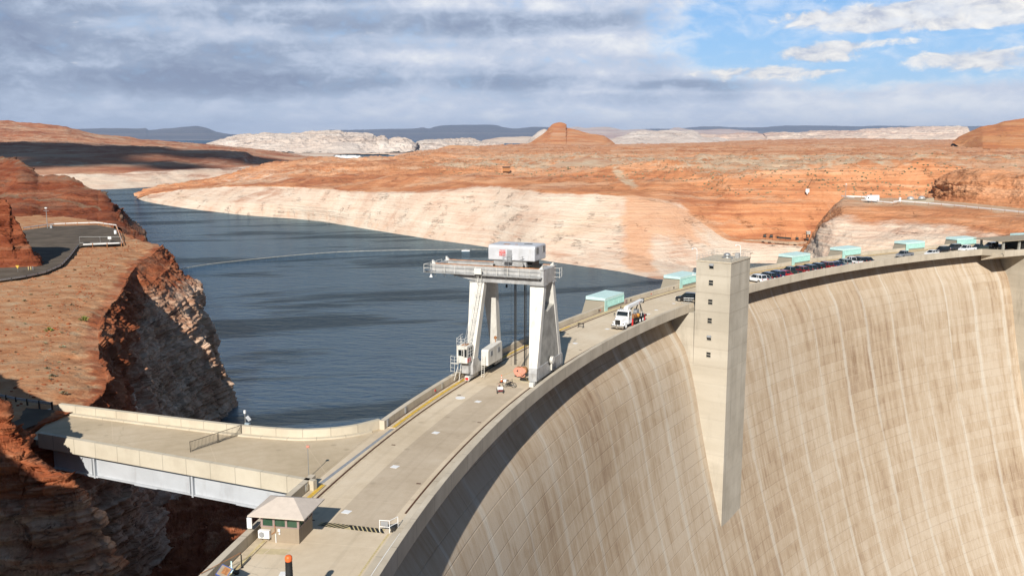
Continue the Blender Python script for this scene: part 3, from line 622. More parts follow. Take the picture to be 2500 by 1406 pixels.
c3 = [(2262, 497, 525), (2300, 440, 508), (2330, 424, 500), (2400, 418, 475), (2500, 421, 458), (2700, 415, 420), (2980, 405, 365)]
c4 = [(2262, 497, 545), (2304, 441, 535), (2335, 418, 535), (2400, 412, 530), (2500, 413, 520), (2700, 400, 490), (2980, 380, 440)]
c5 = [(2262, 520, 560), (2310, 470, 570), (2400, 440, 600), (2500, 430, 600), (2980, 420, 560)]
PXc = px
sheet('red_cliff', img_rows([c0, c1, c2, c3, c4, c5], px), [40, 60, 50, 30, 8], m_east, [.8, 2.2, 3.0, 2.0, 1.5, 2], .04, led=[(4.0, 1.6, .6)], blocks=[(12, 5, 3.0), (4.5, 1.8, 1.6), (2, 1, .8)], smooth=False,
      attrs={'ring': lambda T, G: 0 * T - .2, 'stain': lambda T, G: 0 * T, 'soil': lambda T, G: np.interp(T, [0, .2, .5, 3, 3.6, 5], [.4, .2, 0, .1, .6, .6])}, label='rugged red cliff behind the gravel platform', cat='rock face', ridg=.4, blocky=.3)

def hill(name, crest, Yc, foot_py, Yf, back, material, amp, sc, led, label, cat, ncol=360, ring=0.0, soil=None, mid=.5, midpy=.62, nsub=(50, 60, 14), ridg=.2, kind='structure', blocky=0.0, zs=2.0, blocks=None, smooth=True):
    """a hill with its crest line seen at the given pixels; Yc, Yf: distance of crest and foot; goes down again behind"""
    xs = [c[0] for c in crest]; px = np.linspace(min(xs), max(xs), ncol)
    cy = smooth_interp(px, xs, [c[1] for c in crest]); fy = smooth_interp(px, [f[0] for f in foot_py], [f[1] for f in foot_py])
    yc = np.interp(px, [c[0] for c in Yc], [c[1] for c in Yc]) if hasattr(Yc, '__len__') else np.full(ncol, float(Yc))
    yf = np.interp(px, [c[0] for c in Yf], [c[1] for c in Yf]) if hasattr(Yf, '__len__') else np.full(ncol, float(Yf))
    rows = [np.array([ony(a, b, c) for a, b, c in zip(px, fy, yf)]),
            np.array([ony(a, b * midpy + e * (1 - midpy), c * mid + d * (1 - mid)) for a, b, c, d, e in zip(px, cy, yc, yf, fy)]),
            np.array([ony(a, b, c) for a, b, c in zip(px, cy, yc)]), None]
    r3 = rows[2].copy(); r3[:, 1] += back; r3[:, 0] *= (r3[:, 1] / rows[2][:, 1]); r3[:, 2] = np.minimum(rows[0][:, 2], r3[:, 2]) - 2; rows[3] = r3
    at = {'ring': (lambda T, G: ring + 0 * T) if not callable(ring) else ring, 'stain': lambda T, G: 0 * T, 'soil': soil or (lambda T, G: 0 * T)}
    return sheet(name, rows, nsub, material, [amp * .4, amp, amp * .6, amp * .3], sc, led=led, attrs=at, label=label, cat=cat, ridg=ridg, kind=kind, blocky=blocky, zscale=zs, blocks=blocks, smooth=smooth)
# butte and neighbours
hill('butte', [(1245, 361), (1290, 350), (1315, 335), (1335, 320), (1343, 310), (1352, 303), (1368, 299.5), (1381, 304), (1384, 312), (1400, 316), (1440, 327), (1472, 331), (1490, 342), (1508, 357), (1520, 362)],
     4300, [(1245, 364), (1520, 366)], 3700, 500, m_butte, 4.5, .012, [(15, 8, .4), (6, 3.5, .6)], 'orange sandstone butte with a small cap knob', 'butte', 360, soil=lambda T, G: np.interp(T, [0, .5, 1, 2], [.45, .2, 0, 0]), midpy=.5)
hill('pale_knob', [(1278, 360), (1290, 345), (1305, 331), (1318, 320), (1330, 316), (1345, 330), (1360, 350)], 5200, [(1278, 364), (1360, 364)], 4900, 300, m_white, 12, .008, [(20, 8, .7)], 'pale rock knob behind the left flank of the butte', 'rock knob', 160, ring=1)
hill('orange_mesa', [(2325, 347), (2345, 334), (2370, 322), (2395, 312), (2430, 305), (2455, 296), (2500, 290), (2600, 283), (2760, 292), (2900, 320)], 2300, [(2325, 350), (2350, 360), (2500, 368), (2900, 368)], [(2325, 2200), (2400, 1850), (2900, 1750)], 500, m_butte, 6, .012, [(16, 7, .6), (6, 3, .8)], 'rounded orange mesa rising at the right edge', 'mesa', 360, midpy=.55)
hill('red_ridge', [(1045, 373), (1065, 366), (1085, 359), (1100, 356), (1130, 356), (1160, 357), (1185, 362), (1205, 366)], 3000, [(1045, 375), (1205, 371)], 2850, 200, m_butte, 6, .02, [(9, 4, .6)], 'low dark red ridge left of the butte', 'ridge', 180)
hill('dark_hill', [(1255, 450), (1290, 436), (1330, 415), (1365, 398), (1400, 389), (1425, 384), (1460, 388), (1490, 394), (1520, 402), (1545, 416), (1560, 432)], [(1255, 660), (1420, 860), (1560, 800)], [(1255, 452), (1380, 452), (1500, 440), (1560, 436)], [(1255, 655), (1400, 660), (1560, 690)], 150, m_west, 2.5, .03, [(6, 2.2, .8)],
     'dark brown hill above the pale drawdown cliff', 'hill', 260, soil=lambda T, G: np.interp(T, [0, .6, 1.2, 2], [.1, .3, .6, .5]))  # darker rock tone than the bank, paler ground mixed in towards the crest
# white mesas across the upper lake
WC = [(505, 356), (520, 352), (545, 344), (560, 338), (600, 332), (640, 329), (680, 330), (735, 328), (750, 325), (800, 323), (826, 323), (840, 327), (870, 329), (905, 331), (912, 335), (925, 338), (930, 333), (940, 338), (948, 345), (965, 341), (990, 344), (1010, 352), (1040, 346), (1100, 343), (1145, 341), (1180, 350), (1230, 352)]
hill('white_mesa', WC, [(505, 5000), (700, 4700), (910, 4700), (935, 4150), (1010, 4150), (1020, 5300), (1230, 6000)], [(505, 364), (640, 373), (760, 376), (860, 376.5), (1000, 373), (1230, 364)], [(505, 4300), (640, 3850), (800, 3640), (1000, 3850), (1230, 5000)], 700, m_white, 17, .010, [(26, 15, .4), (10, 6, .5)],
     'white cliffed mesa across the upper lake', 'mesa', 620, ring=lambda T, G: np.where(T < 2, 1.0, .6) + 0 * T, midpy=.55, mid=.35, nsub=(70, 70, 10), ridg=.8, zs=.45, blocks=[(170, 30, 11), (60, 12, 4)])
hill('white_dome', [(745, 371), (765, 364), (800, 352), (830, 348), (870, 353), (890, 366), (900, 373)], 3900, [(745, 377), (900, 377)], 3620, 160, m_white, 9, .013, [(14, 5, .6)], 'lower white dome in front of the white mesa', 'rock dome', 200, ring=1)
hill('white_shelf', [(1130, 352), (1175, 349), (1178, 344), (1230, 336), (1290, 335), (1330, 336), (1400, 336)], 11500, [(1130, 362), (1400, 360)], 9600, 800, m_pink, 26, .003, [(50, 20, .5)], 'pale shelf of cliffs left of the butte far off', 'mesa', 240, ring=.9)
hill('pale_bench', [(1460, 350), (1500, 340), (1520, 334), (1545, 325), (1600, 321), (1690, 322), (1720, 338), (1760, 340), (1780, 345)], 9800, [(1460, 360), (1780, 356)], 8600, 800, m_white, 26, .0035, [(55, 22, .5), (20, 9, .6)], 'long pale flat topped bench right of the butte', 'mesa', 300, ring=.8, ridg=.6, zs=.5, blocks=[(300, 50, 70)])
hill('pink_cliffs', [(1690, 330), (1720, 332), (1760, 333), (1850, 328), (1870, 334), (1875, 327), (1960, 326), (2090, 321), (2150, 318), (2200, 316), (2260, 314), (2354, 311), (2362, 318), (2380, 340)], 12500, [(1690, 350), (2380, 350)], 10800, 1000, m_pink, 45, .0026, [(70, 34, .5), (26, 14, .6)],
     'long pinkish grey line of cliffs below the horizon', 'mesa', 520, ring=lambda T, G: .55 + .35 * perlin(G * .0006) * 2, ridg=.7, zs=.5, blocks=[(500, 90, 120), (200, 30, 50)])
px = np.linspace(540, 1260, 500)
f0 = (ZW - 1.5, [(540, 396), (640, 394), (700, 391), (760, 388), (815, 386), (822, 379.5), (860, 378), (900, 377.5), (940, 378.5), (962, 380.5), (1000, 379), (1260, 378)])
f1 = (ZW + 1.2, [(540, 393), (640, 391), (700, 388), (760, 385), (812, 382.5), (822, 378.2), (860, 376.9), (900, 376.6), (940, 377.3), (962, 378.4), (1000, 377.5), (1260, 376)])
f2 = (ZW + 3.5, [(540, 383), (700, 380), (812, 378.5), (860, 376.1), (960, 376.3), (1000, 376), (1260, 374)])
f3 = (ZW + 6, [(540, 370), (640, 373), (860, 374.2), (1000, 373), (1260, 368)])
sheet('far_shore', img_rows([f0, f1, f2, f3], px), [6, 30, 30], m_pink, [.3, .8, 2, 2], .012, led=None, attrs={'ring': lambda T, G: np.interp(T, [0, .9, 1.4, 3], [.9, .8, .45, .9]), 'stain': lambda T, G: 0 * T, 'soil': lambda T, G: 0 * T + .25}, label='low pinkish shore below the white mesa', cat='shore')
# blue far mesas
def far(name, crest, Y, label, foot=350, m=m_blue, amp=70): return hill(name, crest, Y, [(crest[0][0], foot), (crest[-1][0], foot)], Y * .9, Y * .06, m, amp, .0006, [(220, 60, .5)], label, 'mesa', 420, ring=0, nsub=(30, 40, 6))
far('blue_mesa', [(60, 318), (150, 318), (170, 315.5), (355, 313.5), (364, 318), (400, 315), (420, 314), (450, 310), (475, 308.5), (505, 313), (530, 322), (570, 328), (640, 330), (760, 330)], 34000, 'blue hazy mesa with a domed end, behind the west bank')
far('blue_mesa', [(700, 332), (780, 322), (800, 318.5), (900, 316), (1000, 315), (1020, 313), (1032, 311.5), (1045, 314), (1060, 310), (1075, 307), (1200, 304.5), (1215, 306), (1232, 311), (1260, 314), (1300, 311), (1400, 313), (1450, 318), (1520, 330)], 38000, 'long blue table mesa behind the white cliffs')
far('blue_mesa', [(1380, 316), (1410, 311), (1430, 314), (1450, 311.5), (1475, 309.5), (1500, 313), (1520, 318), (1560, 317), (1620, 322), (1650, 312.5), (1690, 318), (1760, 316), (1850, 322)], 30000, 'small bluish peaks just right of the butte', m=m_pink)
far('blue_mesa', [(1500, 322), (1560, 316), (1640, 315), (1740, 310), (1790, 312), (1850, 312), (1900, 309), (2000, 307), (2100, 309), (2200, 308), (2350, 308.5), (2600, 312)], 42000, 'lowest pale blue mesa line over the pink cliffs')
# --- west bank across the channel
px = np.linspace(-420, 800, 700)
w0 = (ZW - 2, [(-420, 478), (0, 471), (240, 468), (360, 462), (500, 456), (620, 452), (800, 448)])
w1 = [(-420, 452, 1160), (0, 452, 1220), (240, 450, 1255), (360, 444, 1300), (500, 438, 1380), (620, 436, 1430), (800, 435, 1480)]
w2 = [(-420, 430, 1190), (0, 430, 1250), (160, 428, 1280), (240, 429, 1300), (360, 423, 1340), (430, 420, 1380), (500, 417, 1420), (620, 412, 1500), (700, 407, 1600), (800, 404, 1700)]
w3 = [(-420, 424, 1215), (0, 423, 1280), (240, 422, 1320), (360, 418, 1380), (500, 412, 1480), (620, 405, 1600), (700, 399, 1750), (800, 396, 1900)]
w4 = [(-420, 395, 1420), (0, 398, 1450), (180, 398, 1450), (300, 398, 1480), (430, 397, 1530), (590, 400, 1600), (620, 398, 1700), (700, 392, 1900), (800, 390, 2100)]
w5 = [(-420, 380, 1480), (0, 382, 1500), (180, 380, 1500), (300, 377, 1540), (430, 376, 1600), (590, 377, 1680), (620, 383, 1850), (700, 385, 2100), (800, 387, 2300)]
w6 = [(-420, 360, 1750), (0, 362, 1750), (180, 362, 1800), (300, 362, 1850), (430, 366, 1950), (560, 370, 2050), (640, 374, 2300), (720, 382, 2600), (800, 388, 2700)]
w7 = [(-420, 320, 2150), (0, 325, 2150), (150, 330, 2200), (250, 340, 2250), (330, 349, 2300), (430, 355, 2400), (560, 363, 2600), (640, 370, 2900), (720, 381, 3100), (800, 390, 3200)]
w8 = [(-420, 285, 2550), (0, 297, 2550), (50, 302, 2550), (95, 304, 2550), (150, 308, 2600), (185, 318, 2650), (240, 331, 2700), (310, 336, 2800), (335, 341, 2900), (460, 350, 3200), (560, 360, 3500), (640, 368.5, 3600), (720, 381, 3600), (800, 392, 3600)]
w9 = [(-420, 330, 3100), (0, 340, 3100), (310, 360, 3300), (460, 372, 3700), (640, 392, 4000), (800, 410, 4000)]
PXw = px
def ringW(T, G):
    pxx = np.broadcast_to(PXw[None, :], T.shape); r = np.interp(T, [0, 1.7, 2.2, 3, 9], [1, 1, .5, .05, 0])
    return r + .35 * np.exp(-((pxx - 560) / 140) ** 2) * ((T > 3.2) & (T < 5.2)) + .55 * np.clip((pxx - 330) / 100, 0, 1) * np.clip((T - 7.3) / .4, 0, 1)
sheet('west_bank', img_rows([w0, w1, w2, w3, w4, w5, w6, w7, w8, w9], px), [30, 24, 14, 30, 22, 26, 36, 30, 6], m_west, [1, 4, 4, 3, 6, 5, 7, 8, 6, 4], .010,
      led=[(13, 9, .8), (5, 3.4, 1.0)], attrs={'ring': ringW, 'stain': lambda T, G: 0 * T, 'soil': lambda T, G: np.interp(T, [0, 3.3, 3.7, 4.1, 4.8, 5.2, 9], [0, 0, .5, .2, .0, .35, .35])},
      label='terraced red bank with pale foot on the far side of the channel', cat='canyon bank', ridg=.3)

# --- near west rim: sandy terrace, broken rim and shaded canyon wall (stations run away from the camera)
ST = [40, 60, 80, 95, 110, 135, 160, 185, 205, 225, 240, 258, 277, 300, 335, 380, 450]
XR = {  # height: x of the wall at each station
    1.0: [-56, -57, -56, -54, -51, -61, -72, -79.5, -86, -92, -96.5, -100, -105, -122, -143, -165, -190],
    -3.: [-54, -55, -54, -53, -50, -58, -69, -77, -83.5, -88, -91, -95, -103, -119, -139, -160, -186],
    -9.: [-52, -53, -52.5, -51.5, -49, -56, -66, -74.5, -80, -81, -83, -88, -101, -115, -135, -156, -182],
    -17: [-50, -51, -50.5, -50, -47.5, -54, -64, -72.5, -77, -75.5, -79.5, -87, -99, -113, -132, -152, -178],
    -26: [-48, -48, -47.5, -47, -45.5, -52, -61.5, -70.5, -74, -70.8, -77.5, -86, -98, -112, -130, -150, -176],
    -40: [-45, -45, -44.5, -43, -42, -48.5, -57, -69, -72, -68, -75.5, -85, -97, -111, -130, -150, -176],
    -75: [-42, -42, -41, -40, -39, -45, -53, -65, -67, -61, -72, -84, -96, -110, -130, -150, -176]}
ns = 900; yy = np.concatenate([np.linspace(40, 280, 780), np.linspace(281, 450, ns - 780)])
rows = [np.stack([np.full(ns, -520.), yy, np.full(ns, 2.5)], -1), np.stack([smooth_interp(yy, ST, np.array(XR[1.0]) - 60), yy, np.full(ns, 2.2)], -1),
        np.stack([smooth_interp(yy, ST, np.array(XR[1.0]) - 9), yy, np.full(ns, .9)], -1)]
rows[0][:, 2] = rows[1][:, 2] = 1.2
for z in (1.0, -3., -9., -17, -26, -40, -75): rows.append(np.stack([smooth_interp(yy, ST, XR[z]), yy, np.full(ns, .25 if z == 1.0 else z)], -1))
YW = yy
def ringR(T, G):
    z = G[..., 2]; yb = np.broadcast_to(YW[None, :], T.shape)
    return .85 * np.clip((-5.0 - z) / 9 + .25, 0, 1) + .3 * np.exp(-((yb - 215) / 30) ** 2) * (T > 3.5)
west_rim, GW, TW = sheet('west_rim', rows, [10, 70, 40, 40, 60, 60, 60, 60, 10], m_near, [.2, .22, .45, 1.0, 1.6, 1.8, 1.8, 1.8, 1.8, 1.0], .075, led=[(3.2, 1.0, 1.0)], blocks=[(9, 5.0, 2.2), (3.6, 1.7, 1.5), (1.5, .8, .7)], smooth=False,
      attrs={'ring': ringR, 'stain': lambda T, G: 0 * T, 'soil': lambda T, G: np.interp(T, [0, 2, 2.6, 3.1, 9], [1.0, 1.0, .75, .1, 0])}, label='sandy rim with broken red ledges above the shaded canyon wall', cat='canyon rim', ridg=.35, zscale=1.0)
# layered red hill behind the parking terrace
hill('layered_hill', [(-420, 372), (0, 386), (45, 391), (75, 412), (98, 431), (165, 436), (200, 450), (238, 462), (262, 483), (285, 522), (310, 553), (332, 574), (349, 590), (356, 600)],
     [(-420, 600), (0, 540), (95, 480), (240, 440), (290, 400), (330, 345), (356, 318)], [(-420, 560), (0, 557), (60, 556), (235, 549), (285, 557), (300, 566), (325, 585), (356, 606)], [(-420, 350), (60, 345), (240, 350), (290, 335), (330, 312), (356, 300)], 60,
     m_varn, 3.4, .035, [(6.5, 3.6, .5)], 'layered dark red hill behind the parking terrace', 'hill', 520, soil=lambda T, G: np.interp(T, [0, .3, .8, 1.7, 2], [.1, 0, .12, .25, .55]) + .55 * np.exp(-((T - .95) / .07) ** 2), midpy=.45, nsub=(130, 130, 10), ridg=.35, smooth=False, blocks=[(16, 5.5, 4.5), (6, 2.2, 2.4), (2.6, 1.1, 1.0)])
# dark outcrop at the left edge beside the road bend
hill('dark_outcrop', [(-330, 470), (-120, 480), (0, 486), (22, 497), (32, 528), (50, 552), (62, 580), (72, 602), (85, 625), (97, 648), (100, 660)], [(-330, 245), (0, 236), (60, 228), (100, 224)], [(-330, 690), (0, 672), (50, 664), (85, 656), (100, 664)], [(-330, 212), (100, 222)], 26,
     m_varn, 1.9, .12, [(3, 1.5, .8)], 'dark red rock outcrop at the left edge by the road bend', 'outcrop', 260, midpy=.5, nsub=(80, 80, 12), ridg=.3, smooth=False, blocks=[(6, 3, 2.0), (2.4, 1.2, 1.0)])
# rock shoulder at the near end of the bridge, climbing out of view to the left
def ridge3(name, pts, front, back, material, amp, sc, label, led, ns=420, nsub=(90, 70, 40, 30), ring=None):
    P = np.array(pts, float); t = np.linspace(0, 1, len(P)); ts = np.linspace(0, 1, ns); C = np.stack([smooth_interp(ts, t, P[:, k]) for k in range(3)], -1)
    f1 = C + np.array([front[0] * .35, front[1] * .35, -7.0]); f2 = C + np.array([front[0], front[1], -30.0]); f2[:, 2] = -34
    f3 = f2 + np.array([2, -4, -30.]); b1 = C + np.array([back[0], back[1], -3.]); b1[:, 2] = np.minimum(b1[:, 2], C[:, 2] - 2); b2 = C + np.array([back[0] * 2, back[1] * 2, 0]); b2[:, 2] = -30
    return sheet(name, [f3, f2, f1, C, b1, b2], [10] + list(nsub), material, [amp, amp, amp, amp * .8, amp * .7, amp], sc, led=led, attrs={'ring': ring or (lambda T, G: np.clip((1.5 - G[..., 2]) / 8, 0, .55)), 'stain': lambda T, G: 0 * T, 'soil': lambda T, G: 0 * T},
                 label=label, cat='outcrop', ridg=.3, zscale=1.0, smooth=False, blocks=[(4.0, 2.4, 1.7), (1.7, 1.1, .9), (.8, .5, .4)])
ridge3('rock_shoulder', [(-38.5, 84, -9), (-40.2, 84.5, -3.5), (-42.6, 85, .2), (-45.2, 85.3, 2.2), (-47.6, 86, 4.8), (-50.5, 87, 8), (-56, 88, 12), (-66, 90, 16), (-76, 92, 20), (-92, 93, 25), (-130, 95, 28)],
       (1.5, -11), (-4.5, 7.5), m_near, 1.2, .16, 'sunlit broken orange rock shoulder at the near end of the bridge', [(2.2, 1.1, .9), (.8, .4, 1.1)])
# camera side of the canyon: the hill the photographer stands on (outside the frame, it shades the gorge)
ts = np.linspace(0, 1, 120); yv = 16 + 31 * ts
r_ = [np.stack([np.full(120, a_) + 1.2 * np.sin(yv * .35), yv + dy_, np.full(120, z_)], -1) for a_, z_, dy_ in ((-230, 46, -8), (-66, 39, 0), (-60, 33, 1), (-54, 26.5, 1), (-49, 22, 1), (-42, 22, 1), (-36, 21, 1), (-29, 13, 2), (-24, -60, 2))]
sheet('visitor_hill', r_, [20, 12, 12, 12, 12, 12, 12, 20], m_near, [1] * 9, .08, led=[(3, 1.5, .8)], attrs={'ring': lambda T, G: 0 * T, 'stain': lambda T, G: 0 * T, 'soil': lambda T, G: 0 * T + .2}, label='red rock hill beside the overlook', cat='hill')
# rubble floor of the gorge under the bridge
px = np.linspace(330, 860, 220)
g0 = [(330, 1560, 92), (600, 1560, 88), (860, 1500, 80)]
g1 = [(330, 1300, 128), (470, 1340, 120), (600, 1340, 112), (720, 1300, 105), (860, 1290, 100)]
g2 = [(330, 1200, 160), (470, 1200, 158), (600, 1190, 150), (720, 1180, 135), (860, 1180, 120)]
g3 = [(330, 1110, 190), (470, 1110, 185), (600, 1120, 170), (720, 1120, 150), (860, 1120, 130)]
sheet('gorge_floor', img_rows([g0, g1, g2, g3], px), [60, 60, 30], m_near, [1, 1.4, 1.6, .5], .16, led=None, attrs={'ring': lambda T, G: 0 * T - .2, 'stain': lambda T, G: 0 * T, 'soil': lambda T, G: 0 * T}, label='dark rubble floor of the gorge under the bridge', cat='gorge floor', ridg=.6, blocky=.3)
bb = MB(); bb.blobm((-31.5, 113, -35), (9, 12, 14), 40, 0, .035, 5)
tag(bb.build('boulder', simple('boulder_grey', (.20, .17, .145), .95, var=.3, sc=.3), None, True), 'huge rounded grey boulder in the shade under the bridge', 'boulder')
# ------------------------------------------------------------------ the dam
def sweep(name, prof, t0, t1, mats, parent=None, n=None, closed=False, mi=None, smooth=True, vfun=None, caps=True, uoff=0.0):
    """profile of (r, z) points swept along the arc; UV in metres (arc length, height)"""
    n = n or max(2, int((t1 - t0) * 3)); th = np.linspace(t0, t1, n + 1); k = len(prof); V = []; UV = []; Fc = []; MI = []
    cum = [0.0]
    for a, b in zip(prof[:-1], prof[1:]): cum.append(cum[-1] + math.hypot(a[0] - b[0], a[1] - b[1]))
    m = k + (1 if closed else 0)
    for t in th:
        for (r, z) in prof: V.append(pol(r, t, z))
    def uvp(i, j): r, z = prof[j % k]; return (R(th[i]) * 270 + uoff, (vfun(r, z) if vfun else z + r * .0 + (r if abs(z - prof[(j + 1) % k][1]) < 1e-4 or abs(z - prof[(j - 1) % k][1]) < 1e-4 else 0)))
    for i in range(n):
        for j in range(m - 1):
            a, b = j, (j + 1) % k; Fc.append((i * k + a, i * k + b, (i + 1) * k + b, (i + 1) * k + a)); MI.append(mi[j] if mi else 0)
            r0, z0 = prof[a]; r1, z1 = prof[b]; hz = abs(z1 - z0) < abs(r1 - r0)
            f = (lambda r, z: r) if hz else (lambda r, z: z)
            if vfun: f = vfun
            u0 = R(th[i]) * 270; u1 = R(th[i + 1]) * 270
            UV += [(u0, f(r0, z0)), (u0, f(r1, z1)), (u1, f(r1, z1)), (u1, f(r0, z0))]
    if closed and caps:
        Fc += [tuple(range(k))[::-1], tuple(n * k + q for q in range(k))]; MI += [0, 0]
        UV += [(q[0], q[1]) for q in prof[::-1]] + [(q[0], q[1]) for q in prof]
    me = bpy.data.meshes.new(name); me.from_pydata(V, [], Fc)
    if not isinstance(mats, (list, tuple)): mats = [mats]
    for x in mats: me.materials.append(x)
    me.polygons.foreach_set('material_index', MI); uvl = me.uv_layers.new(name='UVMap'); uvl.data.foreach_set('uv', np.array(UV, dtype=np.float32).ravel())
    me.update(); o = bpy.data.objects.new(name, me); col.objects.link(o)
    if smooth and not closed: me.polygons.foreach_set('use_smooth', [True] * len(Fc))
    if parent is not None: o.parent = parent
    return o
T0, T1 = 1.0, 72.0
dam = thing('arch_dam', 'tall curved concrete arch dam with streaked tan face and roadway on its crest', 'dam')
face = [(269.2, -.5), (268.9, -2), (267.8, -4.5), (265.6, -8), (263.7, -14), (262.0, -22), (260.2, -30), (257.6, -40), (254.3, -51), (250.9, -62), (246.5, -74), (239, -90), (228, -110), (218, -130)]
fz = np.linspace(-.5, -130, 90); fr = smooth_interp(-fz, [-a[1] for a in face], [a[0] for a in face])
sweep('dam_face', list(zip(fr, fz)), T0, T1, m_face, dam, n=220, vfun=lambda r, z: z * 1.06)
sweep('upstream_face', [(277.9, .0), (277.9, -60)], T0, T1, m_conc, dam, n=160)
sweep('roadway', [(265.2, 0), (277.6, 0)], T0, T1, m_deck, dam, n=200)
sweep('deck_slab', [(265.05, -.02), (265.05, -.62), (265.5, -.70), (269.5, -.70), (269.5, -.02)], T0, T1, m_conc, dam, n=200, closed=True)
def ledge(r0, r1, z0, z1): return [(r0, z0), (r0, z1), (r1, z1), (r1, z0)]
def fwall(r0, r1, z0, z1): return [(r0, z0), (r0, z1 - .03), (r0 + .03, z1), (r1 - .03, z1), (r1, z1 - .03), (r1, z0)]
TOWA, TOWB = 34.2, 36.42
sweep('parapet', fwall(265.0, 265.55, -.70, 1.0), T0, TOWA - .05, m_conc, dam, closed=True, n=110)
sweep('parapet', fwall(265.0, 265.55, -.70, 1.0), TOWB + .5, 63.2, m_conc, dam, closed=True, n=90)
sweep('walkway_kerb', ledge(265.57, 266.75, .004, .12), T0, TOWA - .1, m_conc, dam, closed=True, n=110)
def lakewall(a, b, nn): return sweep('parapet', fwall(277.25, 277.85, -.2, 1.0), a, b, m_conc, dam, closed=True, n=nn)
lakewall(T0, 12.2, 40); lakewall(15.75, 21.9, 24); lakewall(22.05, T1, 150)
sweep('service_kerb', ledge(276.25, 277.2, .004, .10), T0, 12.2, m_grout, dam, closed=True, n=40)
sweep('service_kerb', ledge(276.25, 277.2, .004, .10), 15.9, T1, m_grout, dam, closed=True, n=160)
sweep('wall_gutter', [(277.10, .104), (277.24, .104)], 15.9, T1, m_rail, dam)
sweep('yellow_stripe', [(276.30, .105), (276.72, .105)], 10.6, 12.2, m_yellow, dam)
sweep('yellow_stripe', [(276.30, .105), (276.72, .105)], 15.9, 28.6, m_yellow, dam)
sweep('yellow_stripe', [(276.30, .105), (276.72, .105)], 40.5, 66, m_yellow, dam)
sweep('pale_stripe', [(276.30, .105), (276.72, .105)], 28.65, 40.45, m_paley, dam)
sweep('pale_stripe', [(276.32, .106), (276.56, .106)], 5.5, 9.7, m_paley, dam)
sweep('crane_rail', ledge(275.72, 275.90, .004, .055), 10.7, T1, m_rail, dam, closed=True)
sweep('rail_bed', [(275.45, .002), (276.15, .002)], 10.7, T1, m_grout, dam)
sweep('crane_rail', ledge(266.88, 267.04, .004, .055), 11.2, 33.0, m_rail, dam, closed=True)
sweep('crane_rail', ledge(266.88, 267.04, .004, .055), 38, T1, m_rail, dam, closed=True)
sweep('yellow_line', [(265.95, .125), (266.02, .125)], 11.2, 19, m_yellow, dam)
sweep('edge_line', [(267.0, .006), (267.16, .006)], T0, 10.3, m_paley, dam)
sweep('edge_line', [(266.1, .125), (266.16, .125)], T0, 10.3, m_whitep, dam)
# worn patches of newer paving and small white slabs set in the roadway
m_deck2 = deck_material('patched_road_concrete', L(.43, .345, .245), L(.50, .41, .30), L(.56, .47, .355))
sweep('repaved_lane', [(267.6, .004), (272.6, .004)], 10.4, 20.2, m_deck2, dam)
for i, (a, b) in enumerate([(846, 1249), (964, 1139), (1064, 1056), (1167, 980), (1404, 838), (1483, 803)]):
    p = onz(a, b, 0); s = MB(); s.box(-.36, .36, -.36, .36, .006, .02); o = s.build('inspection_cover', m_whitep, dam); o.location = p; o.rotation_euler = (0, 0, -.35 - i * .06)
p = onz(1124, 971, 0); s = MB(); s.lathe([(.62, .006), (.62, .02)], n=24); o = s.build('inspection_cover', m_whitep, dam); o.location = p
for (a, b) in [(1583, 767), (1602, 757), (1645, 741)]:
    p = onz(a, b, 0); s = MB(); s.box(-.3, .3, -.3, .3, .006, .02); o = s.build('inspection_cover', m_whitep, dam); o.location = p
rg = random.Random(21)
for i in range(26):
    t_ = 8.5 + i * 2.1; r_d = 274.3 if i % 2 else 268.0
    if TOWA - 1 < t_ < TOWB + 1: continue
    s = MB(); s.box(-.22, .22, -.12, .12, .005, .014); o = s.build('drain_grate', m_rail, dam); o.location = pol(r_d, t_, 0); o.rotation_euler = (0, 0, -R(t_))
# utility boxes and signs set in the lake wall (photo pixel columns)
for (a, b, w, h, mt) in [(934, 1032, .5, .8, m_grey), (989, 1002, .5, .7, m_grey), (1086, 944, .45, .7, m_galv), (1057, 954, .25, .25, m_redp), (736, 1191, .45, .6, m_galv), (1468, 760, .3, .45, m_dark), (1465, 758, .2, .2, m_redp), (1555, 740, .9, .75, m_mauve), (1563, 736, .3, .4, m_dark), (1650, 704, .3, .4, m_dark), (1593, 719, .25, .2, m_redp)]:
    g = onz(a, b, .45); rr = math.hypot(g[0] - CX, g[1] - CY); th = math.degrees(math.atan2(g[1] - CY, CX - g[0]))
    s = MB(); s.box(-.06, .05, -w / 2, w / 2, -h / 2, h / 2); o = s.build('wall_box', mt, dam, bevel=.01); o.location = pol(277.22, th, .55); o.rotation_euler = (0, 0, -R(th))
s = MB(); s.box(-.5, 0, -.8, .8, -.35, .35); o = s.build('wall_niche_block', m_conc, dam); o.location = pol(277.25, 17.15, .42); o.rotation_euler = (0, 0, -R(17.15))
s = MB(); s.box(-.14, 0, -1.3, 1.3, -.3, .3); o = s.build('wall_panel', m_aludirty, dam); o.location = pol(277.25, 19.3, .45); o.rotation_euler = (0, 0, -R(19.3))
